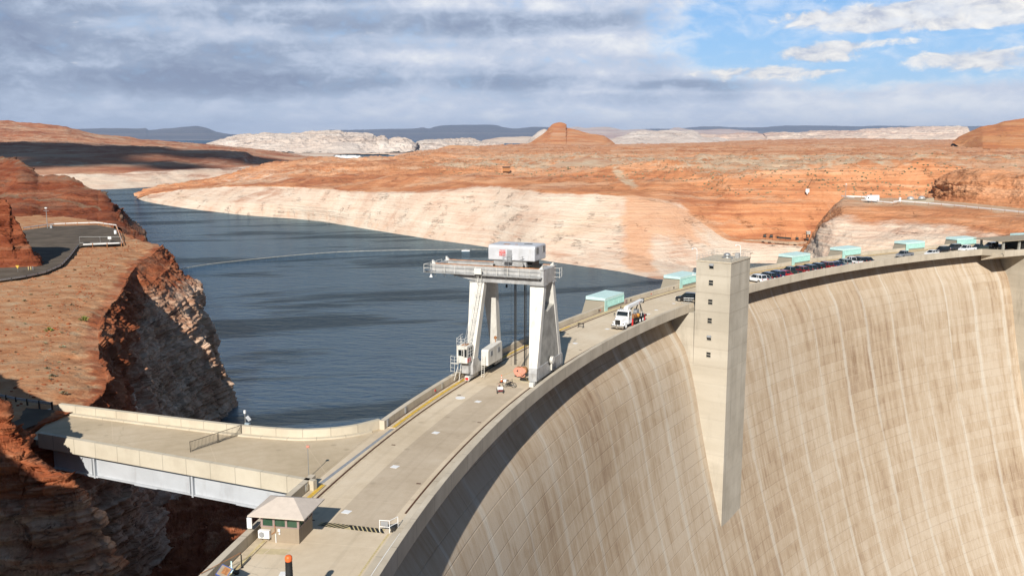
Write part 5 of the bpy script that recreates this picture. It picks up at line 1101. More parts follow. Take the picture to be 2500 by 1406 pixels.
for x, y in ((-5.7, -6.8), (-4.6, -6.8), (-5.7, -5.6), (-4.4, -5.6)): s.tube((x, y, 5.0), (x, y, 6.1), .022, 5)
for x in (-4.95, -4.55): s.tube((x, -6.95, 3.0), (x, -6.95, 6.0), .022, 5)
for i in range(9): s.tube((-4.95, -6.95, 3.1 + i * .32), (-4.55, -6.95, 3.1 + i * .32), .016, 4)
s.tube((-6.0, -7.1, .4), (-5.6, -6.4, 2.7), .04, 5); s.tube((-5.3, -7.1, .3), (-5.3, -6.3, 2.7), .04, 5); s.tube((-6.3, -7.2, .1), (-6.3, -7.2, 1.2), .03, 5)
s.build('guard_rail', m_cream, cr)
s = MB()
for x in (-3.75, -3.35): s.tube((x, -3.3, 0.1), (x, -2.9, 3.1), .03, 5)
for i in range(9): s.tube((-3.75, -3.28 + i * .04, .3 + i * .3), (-3.35, -3.28 + i * .04, .3 + i * .3), .02, 4)
s.build('ladder', m_cream, cr)
# hoist ropes
s = MB()
for (x, y) in [(.2, -1.1), (.34, -1.1), (.2, -.9), (.42, -.95), (1.6, -1.1), (1.74, -1.1), (1.6, -.9), (1.85, -.95)]: s.tube((x, y, 1.7), (x, y, 15.4), .035, 5)
s.tube((-.25, -1.2, 1.6), (-.25, -1.2, 15.4), .018, 4); s.tube((2.35, -.9, 1.0), (2.35, -.9, 15.4), .018, 4)
s.build('hoist_rope', m_dark, cr)
s = MB(); s.box(-1.0, -.8, -1.3, -1.1, 12.2, 12.6); s.tube((-.9, -1.2, 12.6), (-.9, -1.2, 15.3), .015, 4); s.build('limit_weight', m_black, cr)
# hook block hanging on the ropes (its own thing)
hb = polar_thing('hook_block', 'salmon pink crane hook block hanging on ropes just above the roadway', 'hook block', 270.0, 21.28)
s = MB()
for y in (-.38, .30): s.prism([(-.9, 1.55), (-1.1, 1.1), (-.85, .55), (-.35, .2), (.35, .35), (1.0, .9), (1.15, 1.4), (.8, 1.75), (-.5, 1.8)], 1, y, y + .08)
s.build('side_plate', m_pinkp, hb, bevel=.02)
hb.scale = (.82, .82, .82); s = MB(); s.lathe([(.62, -.28), (.55, -.1), (.55, .1), (.62, .28)], (-.35, 0, 1.2), 20, axis=1); s.lathe([(.62, -.28), (.55, -.1), (.55, .1), (.62, .28)], (.65, 0, 1.3), 20, axis=1); s.build('sheave', m_rustp, hb, True)
s = MB(); s.lathe([(.14, -.42), (.14, .42)], (-.35, 0, 1.2), 12, axis=1); s.build('pin', m_dark, hb)
s = MB(); s.path([(0, 0, .5), (.1, 0, .25), (.45, 0, .12), (.75, 0, .25), (.8, 0, .5)], .12, 8); s.build('hook', m_pinkp, hb, True)
s = MB()
for k_ in range(3): P = [(1.15 + .75 * math.cos(a_), -.3 + .45 * math.sin(a_) + k_ * .07, .06 + k_ * .07) for a_ in np.linspace(0, 5.6, 14)]; s.path(P, .045, 6)
o = s.build('rope_coil', m_dark); o.location = pol(270.0, 21.1); o.rotation_euler = (0, 0, -R(21)); tag(o, 'coil of dark wire rope slings lying on the deck beside the hook block', 'rope')
s = MB(); s.box(-1.4, 1.6, -.9, .9, .006, .03); o = s.build('floor_tarp', simple('pale_tarp', (.58, .50, .34), .8, var=.15)); o.location = pol(269.2, 21.0); o.rotation_euler = (0, 0, -R(21)); tag(o, 'pale tarp lying flat under the crane hook', 'tarp')

# channeliser posts with orange and white bands
def post(px_, py_, lab):
    t = thing('safety_cone', lab, 'traffic cone', tuple(onz(px_, py_, 0)), 0, 'orange and white safety cones under the crane')
    s = MB(); s.lathe([(.30, 0), (.28, .06), (.16, .10)], n=8); s.build('base', m_black, t)
    s = MB(); s.lathe([(.15, .08), (.11, .35)], n=12); s.lathe([(.095, .50), (.085, .66)], n=12); s.lathe([(.075, .80), (.062, .95), (.03, 1.0)], n=12); s.build('body', m_orange, t, True)
    s = MB(); s.lathe([(.105, .35), (.095, .50)], n=12); s.lathe([(.085, .66), (.075, .80)], n=12); s.build('reflective_band', m_whitep, t, True)
post(1224.5, 933, 'orange and white safety cone behind the parked motorbike'); post(1261, 918, 'orange and white safety cone left of the pink hook block')
s = MB(); q0 = onz(1224.5, 933, 0); q1 = onz(1261, 918, 0); s.tube((q0[0], q0[1], .85), (q1[0], q1[1], .85), .012, 4); q2 = onz(1292, 935, 0); s.tube((q1[0], q1[1], .85), (q2[0], q2[1], .2), .012, 4)
tag(s.build('barrier_tape', m_yellow), 'yellow barrier tape strung between the two safety cones', 'tape')

# ------------------------------------------------------------------ bicycles parked under the crane
def bike(lab, loc, rz, cart, name):
    t = thing(name, lab, name.replace('_', ' '), loc, rz)
    def wheel(y, x, r=.33):
        s = MB(); P = [(x, y + r * math.cos(a_), r + r * math.sin(a_)) for a_ in np.linspace(0, 2 * math.pi, 17)]; s.path(P, .035, 6); o = s.build('wheel', m_black, t)
        s = MB()
        for a_ in np.linspace(0, math.pi, 7)[:-1]: s.tube((x, y - r * math.cos(a_), r - r * math.sin(a_)), (x, y + r * math.cos(a_), r + r * math.sin(a_)), .008, 4)
        s.build('spoke', m_galv, o)
    wheel(.62, 0)
    for x in ((-.38, .38) if cart else (0,)): wheel(-.55, x)
    s = MB(); s.path([(0, -.55, .34), (0, -.05, .35), (0, .45, .80), (0, .62, .34)], .03, 6); s.path([(0, -.05, .35), (0, -.15, .85)], .025, 6); s.path([(0, .45, .8), (0, .40, 1.05)], .025, 6)
    if cart: s.tube((-.38, -.55, .34), (.38, -.55, .34), .03, 6)
    s.build('frame', m_dark if not cart else m_redp, t)
    s = MB(); s.path([(-.32, .28, 1.02), (-.1, .42, 1.06), (.1, .42, 1.06), (.32, .28, 1.02)], .022, 6); s.build('handlebar', m_dark, t)
    s = MB(); s.blobm((0, -.18, .90), (.14, .2, .06), 10); s.build('saddle', m_black, t, True)
    s = MB(); s.box(-.36, .36, -.85, -.35, .55, .85) if cart else s.box(-.22, .22, -.75, -.35, .68, .98); s.build('carrier_box', m_whitep, t, bevel=.04)
    if not cart: s = MB(); s.box(-.12, .12, -.2, .22, .3, .62); s.box(-.1, .1, .05, .4, .62, .78); s.build('engine', m_dark, t, bevel=.03)
    return t
bike('black motorbike with white rear box parked beside the safety cone', tuple(onz(1243, 945, 0)), R(-107), False, 'motorbike')
bike('three wheeled cycle with a white box over two rear wheels', tuple(onz(1219.5, 957, 0)), R(8), True, 'cargo_tricycle')
# ------------------------------------------------------------------ guard booth and things near it
bo = polar_thing('guard_booth', 'tan guard booth with pale hipped roof and green windows on the crest roadway', 'booth', 273.5, 9.85)
# local: x from 0 (road side) to -3.2 (lake side), y from -1.3 to 1.5
s = MB(); s.box(-3.2, 0, -1.05, 1.75, .005, 1.28); s.build('wall', m_boothw, bo)
s = MB(); s.box(-3.24, .04, -1.09, 1.79, 1.28, 1.36)
for x, y in [(-3.12, -1.0), (-2.1, -1.02), (-1.05, -1.02), (-.05, -1.0), (-.02, .0), (-.02, .85), (-.05, 1.68), (-3.12, 1.68), (-2.1, 1.7), (-1.05, 1.7), (-3.14, .3)]: s.box(x - .09, x + .09, y - .07, y + .07, 1.36, 2.36)
s.box(-3.24, .04, -1.09, -.97, 2.22, 2.37); s.box(-3.24, .04, 1.67, 1.79, 2.22, 2.37); s.box(-.08, .04, -1.09, 1.79, 2.22, 2.37); s.box(-3.24, -3.12, -1.09, 1.79, 2.22, 2.37)
s.build('window_frame', m_mauve, bo)
for (x0, x1, y0, y1) in [(-3.03, -2.19, -1.03, -1.01), (-2.01, -1.14, -1.03, -1.01), (-.96, -.14, -1.03, -1.01), (-.03, -.01, -.93, -.07), (-.03, -.01, .07, .78), (-.03, -.01, .92, 1.61), (-3.03, -.14, 1.71, 1.73), (-3.17, -3.15, -.93, .2), (-3.17, -3.15, .4, 1.61)]:
    s = MB(); s.box(x0, x1, y0, y1, 1.36, 2.22); s.build('window', m_gglass, bo)
s = MB(); ev = .80; zb = 2.44; s.add([(-3.2 - .75, -1.05 - ev, zb), (ev, -1.05 - ev, zb), (ev, 1.75 + ev, zb), (-3.2 - .75, 1.75 + ev, zb), (-2.3, .35, 3.28), (-.95, .35, 3.28), (-3.2 - .75, -1.05 - ev, zb - .09), (ev, -1.05 - ev, zb - .09), (ev, 1.75 + ev, zb - .09), (-3.2 - .75, 1.75 + ev, zb - .09)],
      [(0, 1, 5, 4), (1, 2, 5), (2, 3, 4, 5), (3, 0, 4), (6, 7, 1, 0), (7, 8, 2, 1), (8, 9, 3, 2), (9, 6, 0, 3), (9, 8, 7, 6)]); s.build('roof', m_roofb, bo)
s = MB(); s.box(-3.3, -2.35, -1.45, -1.08, .42, 1.08); ac = s.build('air_conditioner', m_whitep, bo, bevel=.03)
s = MB(); s.lathe([(.24, -1.475), (.24, -1.45)], (-2.98, 0, .74), 20, axis=1); s.build('fan_grille', m_grey, ac)
s = MB(); s.box(-3.15, -3.05, -1.4, -1.1, .33, .42); s.box(-2.6, -2.5, -1.4, -1.1, .33, .42); s.build('bracket', m_dark, ac)
s = MB(); s.path([(-2.0, -1.1, 1.5), (-2.0, -1.1, .9), (-2.3, -1.12, .7)], .035, 6); s.build('pipe', m_rustp, bo)
s = MB(); s.path([(-1.95, -1.1, .75), (-1.95, -1.1, .0)], .04, 6); s.build('downpipe', m_whitep, bo)
s = MB(); s.box(-1.75, -1.55, -1.16, -1.06, .95, 1.18); s.box(-1.68, -1.56, -1.14, -1.06, .72, .86); s.build('intercom', m_whitep, bo)
s = MB(); s.box(-4.15, -3.75, -1.55, -1.4, 1.25, 2.12); s.build('notice_board', m_whitep, bo)
# black and yellow hatched band across the roadway
hat = MB(); hat2 = MB()
H0 = onz(780, 1278, 0); H1 = onz(937, 1296, 0)
hd = (H1 - H0)[:2]; hl = float(np.linalg.norm(hd)); hd /= hl; hn = np.array([-hd[1], hd[0]]) * 1.0
def hq(a_, b_, z): q = H0[:2] + hd * a_ + hn * b_; return (q[0], q[1], z)
hat.add([hq(0, -.42, .006), hq(hl, -.42, .006), hq(hl, .42, .006), hq(0, .42, .006)], [(0, 1, 2, 3)])
hatch = hat.build('stripe_base', m_paley, dam)
nst = 15
for i in range(nst):
    a_ = i * hl / nst + .08; sl = -.42 if i < nst * .45 else .42
    hat2.add([hq(max(0, a_ + sl * .7), -.42, .011), hq(max(0, a_ + .26 + sl * .7), -.42, .011), hq(min(hl, a_ + .26 - sl * .7), .42, .011), hq(min(hl, a_ - sl * .7), .42, .011)], [(0, 1, 2, 3)])
hat2.build('stripe', m_black, hatch)
# hand barrier with sign at the hatched band
q = onz(941, 1297, 0); hbz = thing('hand_barrier', 'small white pipe barrier with a sign board beside the hatched band', 'barrier', tuple(q), -R(10))
s = MB()
for x, y in ((-.42, -.2), (.42, -.2), (.85, .75)): s.tube((x, y, 0), (x, y, 1.05), .03, 6)
s.tube((-.42, -.2, 1.05), (.42, -.2, 1.05), .03, 6); s.tube((.42, -.2, 1.05), (.85, .75, 1.05), .03, 6); s.tube((-.42, -.2, .5), (.42, -.2, .5), .03, 6); s.tube((.42, -.2, .55), (.85, .75, .55), .03, 6); s.build('rail', m_whitep, hbz)
s = MB(); s.box(-.3, .3, -.24, -.22, .58, .98); s.build('sign_board', m_grey, hbz)
s = MB(); s.box(.5, .85, -.1, .7, .01, .45); s.build('box', m_dark, hbz, bevel=.02)
# orange-capped black pole in the foreground
t = thing('capped_pole', 'tall black ribbed pole with a glossy orange cap in the foreground', 'pole', (-14.72, 57.9, 0))
s = MB(); s.lathe([(.30, 0), (.205, 4.45)], n=24); s.build('shaft', m_black, t, True)
s = MB()
for i in range(40): z = 4.40 - i * .105; s.lathe([(.214 + (4.45 - z) * .02, z - .03), (.235 + (4.45 - z) * .02, z), (.214 + (4.45 - z) * .02, z + .03)], n=20)
s.build('rib', m_black, t)
s = MB(); s.lathe([(.20, 4.42), (.235, 4.5), (.25, 4.62), (.235, 4.76), (.17, 4.84), (.06, 4.87)], n=28); s.build('cap', m_orange, t, True)
# handrail, info board and pale cone shape at the near left of the roadway
ht = thing('handrail', 'dark handrail post and sloping rail at the near left of the roadway', 'handrail', tuple(onz(590.3, 1385, 0)))
s = MB(); s.tube((0, 0, 0), (0, 0, 1.0), .045, 8); s.tube((-.06, .12, .0), (-.06, .12, 1.15), .03, 8); s.lathe([(.14, 0), (.14, .03)], n=12); s.build('post', m_dark, ht)
g1 = np.array([-1.95, -3.35]); s = MB(); s.tube((-.06, .12, 1.13), (-.06 + g1[0], .12 + g1[1], 1.1), .028, 6); s.tube((-.06, .12, .1), (-.06 + g1[0], .12 + g1[1], .1), .02, 6); s.build('rail', m_rustp, ht)
q = onz(566, 1398, 0); t = thing('bollard', 'pale green flared metal bollard beside the information board', 'bollard', tuple(q))
s = MB(); s.lathe([(.24, 0), (.2, .12), (.10, .35), (.055, .55), (.05, .95)], n=14); s.build('body', m_mint2, t, True)
s = MB(); s.box(.1, .55, -.3, .1, .0, .22); o = s.build('base_box', m_dark, t, bevel=.02)
q = ony(547, 1391, 62.6); t = thing('information_board', 'tilted information board with blue border and small picture', 'sign board', (q[0], q[1], 0), -R(38))
s = MB(); s.box(-.05, .05, -.05, .05, 0, q[2] - .2); s.build('leg', m_dark, t)
zc = q[2]
def tilt(x, y, dz=0): return (x, y * .75, zc - .1 + y * .65 + dz)
for nm, w_1, w_0, mt, dz in (('border', .62, .42, simple('board_blue', (.05, .10, .35), .4), 0), ('panel', .56, .36, m_boothw, .012)):
    s = MB(); s.add([tilt(-w_1, -w_0, dz), tilt(w_1, -w_0, dz), tilt(w_1, w_0, dz), tilt(-w_1, w_0, dz), tilt(-w_1, -w_0, dz - .02), tilt(w_1, -w_0, dz - .02), tilt(w_1, w_0, dz - .02), tilt(-w_1, w_0, dz - .02)], [(0, 1, 2, 3), (7, 6, 5, 4), (0, 4, 5, 1), (1, 5, 6, 2), (2, 6, 7, 3), (3, 7, 4, 0)]); s.build(nm, mt, t)
s = MB(); s.add([tilt(-.2, -.2, .025), tilt(.48, -.2, .025), tilt(.48, .3, .025), tilt(-.2, .3, .025)], [(0, 1, 2, 3)]); s.build('picture', m_rustp, t)
# white slab beside the capped pole
q = onz(694, 1400, 0); s = MB(); s.box(-.35, .35, -.35, .35, .006, .02); o = s.build('inspection_cover', m_whitep, dam); o.location = q
# pale painted squares in front of the booth
s = MB()
for (a, b) in [(636, 1344), (664, 1345), (689, 1346)]: q = onz(a, b, 0); s.add([(q[0] - .45, q[1] - .45, .005), (q[0] + .35, q[1] - .62, .005), (q[0] + .62, q[1] + .35, .005), (q[0] - .2, q[1] + .5, .005)], [(0, 1, 2, 3)])
s.build('faded_patch', simple('faded_yellow_patch', (.53, .44, .27), .9, var=.1), dam)

# lamp on the bridge, gate, gauge post
lp = thing('signal_post', 'thin post with a pale head on the bridge deck behind the parapet corner', 'post', tuple(onz(754, 1166, 0)))
s = MB(); s.tube((0, 0, 0), (0, 0, 3.0), .035, 8); s.lathe([(.12, 0), (.12, .05)], n=10); s.build('pole', m_galv, lp)
s = MB(); s.box(-.14, .14, -.08, .08, 2.98, 3.22); s.tube((.05, -.1, 3.1), (.22, -.16, 3.14), .05, 8); s.build('lamp_head', m_pinkp, lp, bevel=.02)
ga = onz(465, 1103, 0); gb = onz(590, 1061, 0); gd = (gb - ga)[:2]; gl_ = float(np.linalg.norm(gd)); gt = thing('picket_gate', 'low dark steel picket gate closing the bridge', 'gate', tuple(ga), math.atan2(gd[1], gd[0]))
for i, (a_, b_) in enumerate(((0, gl_ * .52), (gl_ * .54, gl_))):
    s = MB()
    for z in (.12, 1.1): s.tube((a_, 0, z), (b_, 0, z), .03, 6)
    n_ = int((b_ - a_) / .17)
    for k_ in range(n_ + 1): x = a_ + (b_ - a_) * k_ / n_; s.tube((x, 0, .12), (x, 0, 1.1), .014, 4)
    for x in (a_, b_): s.tube((x, 0, 0), (x, 0, 1.15), .035, 6)
    s.build('leaf', m_dark, gt)
q = onz(600, 1056, 0); gp = thing('gauge_post', 'thin pole with solar panel and grey cabinet against the lake side parapet', 'gauge post', tuple(q), -.3)
s = MB(); s.tube((0, 0, 0), (0, 0, 2.4), .035, 8); s.build('pole', m_galv, gp); s = MB(); s.box(-.1, .1, -.08, .08, 2.2, 2.55); s.build('antenna', m_whitep, gp)
s = MB(); s.add([(.05, -.05, 1.75), (.45, -.05, 1.35), (.65, .2, 1.5), (.25, .2, 1.95)], [(0, 1, 2, 3)]); s.build('solar_panel', m_grey, gp)
s = MB(); s.box(.0, .55, -.2, .15, .5, 1.15); cb = s.build('cabinet', simple('cabinet_grey', (.34, .42, .46), .4, .2), gp, bevel=.03); s = MB(); s.box(.12, .4, -.215, -.2, .85, .98); s.build('display', m_mint2, cb)

# ------------------------------------------------------------------ vehicles
def loft_body(s, secs, m=0):
    """secs: list of (y, half width low, half width high, z0, z1): a shell of cross sections along y"""
    V = []; k = 8
    for (y, wl, wh, z0, z1) in secs:
        zm = z0 + (z1 - z0) * .55
        V += [(-wl * .96, y, z0), (-wl, y, zm), (-wh, y, z1 - .04), (-wh + .07, y, z1), (wh - .07, y, z1), (wh, y, z1 - .04), (wl, y, zm), (wl * .96, y, z0)]
    n = len(secs); F_ = [(i * k + j, i * k + (j + 1) % k, (i + 1) * k + (j + 1) % k, (i + 1) * k + j) for i in range(n - 1) for j in range(k)]
    F_ += [tuple(range(k))[::-1], tuple((n - 1) * k + q for q in range(k))]; return s.add(V, F_, m)
def car(kind, mt, lab, loc, rz, group, name=None):
    """nose towards local +y"""
    t = thing(name or {'sedan': 'sedan', 'suv': 'suv', 'pickup': 'pickup_truck'}[kind], lab, {'sedan': 'car', 'suv': 'car', 'pickup': 'pickup truck'}[kind], loc, rz, group)
    Lc, H, wid = {'sedan': (4.7, 1.42, .90), 'suv': (4.8, 1.78, .95), 'pickup': (5.7, 1.85, .98)}[kind]; h = Lc / 2; zb = .28 if kind == 'sedan' else .38; bl = .88 if kind == 'sedan' else 1.10
    s = MB()
    if kind == 'pickup':
        loft_body(s, [(-h, wid * .93, wid * .9, zb + .1, bl + .02), (-h + .15, wid, wid * .95, zb, bl + .04), (-.4, wid, wid * .95, zb, bl + .06), (h * .45, wid, wid * .95, zb, bl + .06), (h * .55, wid, wid * .92, zb, bl + .04), (h - .25, wid * .98, wid * .86, zb, bl - .04), (h, wid * .88, wid * .78, zb + .1, bl - .22)])
    else:
        loft_body(s, [(-h, wid * .86, wid * .8, zb + .12, bl - .02), (-h + .2, wid * .97, wid * .9, zb, bl + .04), (-h * .5, wid, wid * .93, zb, bl + .05), (h * .4, wid, wid * .93, zb, bl + .02), (h * .75, wid * .98, wid * .86, zb, bl - .08), (h - .12, wid * .9, wid * .78, zb, bl - .2), (h, wid * .8, wid * .7, zb + .12, bl - .32)])
    b = s.build('body', mt, t, True, bevel=.03)
    s = MB(); g = MB()
    if kind == 'sedan': c = [(-h + .55, bl), (-h + 1.2, H), (.35, H), (h * .52, bl)]
    elif kind == 'suv': c = [(-h + .12, bl), (-h + .4, H), (.45, H), (h * .5, bl + .02)]
    else: c = [(-.55, bl), (-.35, H), (.95, H), (1.65, bl + .02)]
    (y0, z0), (y1, z1), (y2, z2), (y3, z3) = c; wt = wid * .74; wb = wid * .93
    s.add([(-wb + .03, y0, z0), (wb - .03, y0, z0), (wb - .03, y3, z3), (-wb + .03, y3, z3), (-wt, y1, z1), (wt, y1, z1), (wt, y2, z2), (-wt, y2, z2)], [(0, 1, 5, 4), (1, 2, 6, 5), (2, 3, 7, 6), (3, 0, 4, 7), (4, 5, 6, 7)])
    s.build('cabin', m_glass, t, bevel=.02)
    s = MB(); s.box(-wt - .01, wt + .01, y1 - .05, y2 + .05, H - .02, H + .05)
    for sx in (-1, 1):
        for (ya, za, yb, zb_) in ((y0, z0, y1, z1), (y3, z3, y2, z2)): s.tube((sx * (wb - .02), ya, za), (sx * wt, yb, zb_), .045, 5)
        ym = (y1 + y2) / 2; s.tube((sx * (wb - .02), ym, bl), (sx * wt, ym, H), .05, 5)
        if kind == 'suv': s.tube((sx * (wb - .02), y1 + .75, bl), (sx * wt, y1 + .75, H), .05, 5)
    s.build('roof', mt, t, bevel=.02)
    if kind == 'pickup': s = MB(); s.box(-wid * .8, wid * .8, -h + .12, -.62, bl + .03, bl + .075); s.build('truck_bed', m_dark, t)
    wr = .33 if kind == 'sedan' else .39
    for sx in (-1, 1):
        for y in (-h * .60, h * .62):
            s = MB(); s.lathe([(wr * .9, -.12), (wr, -.09), (wr, .09), (wr * .9, .12)], (sx * (wid - .08), y, wr), 18, axis=0); w = s.build('wheel', m_black, t)
            s = MB(); s.lathe([(wr * .6, .0), (wr * .6, .04 * sx)], (sx * (wid + .045), y, wr), 14, axis=0); s.build('rim', m_chrome, w)
        s = MB(); s.box(sx * wid * .62 - .17, sx * wid * .62 + .17, h - .16, h - .03, bl - .38, bl - .22); s.build('headlight', m_whitep, t, bevel=.02)
        s = MB(); s.box(sx * wid * .80 - .10, sx * wid * .80 + .10, -h - .01, -h + .12, bl - .28, bl - .04); s.build('tail_light', m_redp, t, bevel=.02)
        s = MB(); s.box(sx * (wid + .1) - .1, sx * (wid + .1) + .1, y3 - .25, y3 - .1, bl - .02, bl + .14); s.build('mirror', mt, t, bevel=.02)
    s = MB(); s.box(-.26, .26, -h - .03, -h + .02, zb + .28, zb + .40); s.build('number_plate', m_whitep, t)
    return t
P_ = {'white': paint('white_car_paint', (.78, .78, .78)), 'silver': paint('silver_car_paint', (.42, .43, .45), .6), 'black': paint('black_car_paint', (.012, .012, .014)), 'navy': paint('navy_car_paint', (.012, .02, .07)), 'red': paint('red_car_paint', (.42, .015, .02)),
      'darkred': paint('dark_red_car_paint', (.16, .012, .012)), 'green': paint('dark_green_car_paint', (.03, .045, .04)), 'blue': paint('grey_blue_car_paint', (.10, .14, .22), .4), 'sage': paint('pale_green_car_paint', (.35, .40, .38), .3), 'grey': paint('dark_grey_car_paint', (.06, .065, .075), .3)}
GP = 'cars parked nose out along the downstream parapet'
row = [(1848, 'suv', 'white', 'white boxy car at the left end of the parked row, touching the tower edge'), (1862, 'sedan', 'silver', 'silver grey car low in front of the first black parked car'), (1872, 'suv', 'black', 'big black car third in the row right of the tower'), (1893, 'suv', 'navy', 'dark navy car left of the small bright red car'),
       (1913, 'sedan', 'red', 'small bright red car in the parked row'), (1932, 'pickup', 'green', 'dark green pickup right of the bright red car'), (1951, 'suv', 'darkred', 'dark maroon car with a spare wheel look, mid row'), (1972, 'suv', 'grey', 'dark grey car right of the maroon car'), (1983, 'sedan', 'black', 'low black car in the middle of the parked row'),
       (1993, 'suv', 'black', 'tallest black car in the middle of the parked row'), (2012, 'suv', 'darkred', 'deep red car right of the tall black one'), (2029, 'sedan', 'navy', 'dark blue car right of the deep red one'), (2042, 'sedan', 'blue', 'grey blue car next to the pale green one'),
       (2057, 'suv', 'sage', 'pale green grey car left of the white pickup'), (2080, 'pickup', 'white', 'white pickup truck near the right end of the parked row'), (2092, 'suv', 'black', 'black car just right of the white pickup in the row'), (2112, 'sedan', 'black', 'long black car at the right end of the parked row')]
for pxc, kd, cc, lab in row:
    g = onz(pxc, 0 + 702 - (pxc - 1835) * .225 if pxc < 1990 else 667 - (pxc - 1990) * .19, 0)
    # bearing of the car's middle: on the circle r = 268.4 under that pixel column
    d_ = ray(pxc, 660); u_ = d_[0] / d_[1]
    best = min(np.linspace(38, 60, 2200), key=lambda t: abs(pol(268.9, t)[0] / pol(268.9, t)[1] - u_ * (1 - .0)))
    car(kd, P_[cc], lab, pol(268.9, best + .0, .006), R(90) - R(best) + R(-14), GP)
road = [(2209, 269.0, 'pickup', 'silver', 'silver pickup truck driving alone on the crest road', 0), (2275, 268.0, 'sedan', 'white', 'low white car beside the far parapet', 0), (2300, 270.3, 'suv', 'black', 'large black car behind the low white car', 0), (2328, 272.4, 'suv', 'grey', 'dark car half hidden behind the large black one', 0),
        (2361, 268.6, 'pickup', 'white', 'white pickup truck left of the dark pickup near the canopy', 0), (2391, 268.8, 'pickup', 'green', 'dark green pickup between two white vehicles by the canopy', 0), (2418, 270.6, 'suv', 'white', 'white car just before the canopy', 0), (2436, 268.4, 'sedan', 'grey', 'dark grey car at the canopy edge', 0)]
for pxc, r_c, kd, cc, lab, tu in road:
    d_ = ray(pxc, 615); u_ = d_[0] / d_[1]; best = min(np.linspace(54, 72, 2200), key=lambda t: abs(pol(r_c, t)[0] / pol(r_c, t)[1] - u_))
    car(kd, P_[cc], lab, pol(r_c, best, .006), math.pi - R(best), None)
car('suv', P_['black'], 'black car half hidden behind the elevator tower', pol(268.6, 35.75, .006), R(90) - R(35) + R(6), None)

# boom truck
tr = polar_thing('boom_truck', 'white boom truck with loaded flat bed driving towards the camera', 'truck', 268.25, 29.85)   # nose towards local -y
W = 1.15
s = MB(); s.box(-.45, .45, -3.9, 4.6, .55, .85); s.build('chassis', m_dark, tr)
s = MB()   # hood and cab
loft = [(-4.55, .62, .50, .75, 1.75), (-4.3, .72, .62, .62, 1.92), (-3.3, .86, .74, .70, 2.08), (-2.75, .98, .88, .75, 2.14)]
loft_body(s, loft); s.build('hood', m_whitep, tr, True, bevel=.03)
s = MB(); s.add([(-W, -2.75, .75), (W, -2.75, .75), (W, -1.15, .75), (-W, -1.15, .75), (-W, -2.75, 2.0), (W, -2.75, 2.0), (W, -1.15, 2.0), (-W, -1.15, 2.0), (-W * .9, -2.35, 2.95), (W * .9, -2.35, 2.95), (W * .9, -1.2, 2.98), (-W * .9, -1.2, 2.98)],
      [(3, 2, 1, 0), (0, 1, 5, 4), (1, 2, 6, 5), (2, 3, 7, 6), (3, 0, 4, 7), (4, 5, 9, 8), (5, 6, 10, 9), (6, 7, 11, 10), (7, 4, 8, 11), (8, 9, 10, 11)]); cabt = s.build('cab', m_whitep, tr, bevel=.05)
s = MB(); s.add([(-W * .9, -2.75, 2.08), (W * .9, -2.75, 2.08), (W * .83, -2.43, 2.80), (-W * .83, -2.43, 2.80)], [(0, 1, 2, 3)])
w2 = MB(); w2.v = [(x, y - .03, z) for x, y, z in s.v]; w2.f = s.f; w2.m = s.m; w2.build('windscreen', m_glass, cabt)
for sx in (-1, 1): s = MB(); s.add([(sx * (W + .01), -2.55, 2.08), (sx * (W + .01), -1.45, 2.08), (sx * W * .93, -1.5, 2.75), (sx * W * .93, -2.3, 2.75)], [(0, 1, 2, 3)]); s.build('side_window', m_glass, cabt)
for sx in (-1, 1):
    s = MB(); s.add([(sx * .60, -4.45, .75), (sx * 1.2, -4.35, .75), (sx * 1.2, -3.0, .75), (sx * .60, -3.0, .75), (sx * .62, -4.3, 1.35), (sx * 1.12, -4.2, 1.3), (sx * 1.18, -3.0, 1.25), (sx * .72, -3.0, 1.45)], [(0, 1, 2, 3), (4, 5, 6, 7), (0, 1, 5, 4), (1, 2, 6, 5), (2, 3, 7, 6), (3, 0, 4, 7)]); s.build('fender', m_whitep, tr, bevel=.08)
    s = MB(); s.box(sx * .92 - .14, sx * .92 + .14, -4.42, -4.3, .95, 1.2); s.build('headlight', m_chrome, tr, bevel=.02)
    s = MB(); s.box(sx * 1.42 - .05, sx * 1.42 + .05, -2.9, -2.72, 1.9, 2.55); s.tube((sx * 1.15, -2.7, 2.3), (sx * 1.42, -2.8, 2.3), .025, 5); s.build('mirror', m_chrome, tr, bevel=.02)
s = MB(); s.box(-.46, .46, -4.62, -4.54, .85, 1.7); s.build('grille', m_dark, tr, bevel=.02)
s = MB(); s.box(-1.15, 1.15, -4.82, -4.5, .38, .78); s.box(-.16, .16, -4.95, -4.8, .3, 1.0); s.build('bumper', m_chrome, tr, bevel=.05)
s = MB(); s.lathe([(.09, 1.0), (.09, 3.4)], (-1.0, -1.0, 0), 10); s.build('exhaust_stack', m_dark, tr)
for i in range(5): s = MB(); s.box(-.75 + i * .36, -.66 + i * .36, -2.42, -2.3, 2.95, 3.03); s.build('marker_light', m_dark, cabt)
def twheel(x, y, dual=False):
    s = MB(); wd = .30 if dual else .16; s.lathe([(.46, -wd), (.52, -wd + .06), (.52, wd - .06), (.46, wd)], (x, y, .52), 20, axis=0); w = s.build('wheel', m_black, tr); sg_ = 1 if x > 0 else -1
    s = MB(); s.lathe([(.30, wd * sg_), (.28, (wd + .05) * sg_), (.10, (wd + .09) * sg_)], (x, y, .52), 16, axis=0); s.build('rim', m_whitep, w)
for sx in (-1, 1): twheel(sx * 1.0, -3.65); twheel(sx * .9, 2.45, True); twheel(sx * .9, 3.75, True)
s = MB(); s.box(-1.2, 1.2, -.2, 5.5, 1.05, 1.20); s.box(-1.22, 1.22, -.2, 5.52, .88, 1.05); s.build('flat_bed', m_dark, tr, bevel=.02)
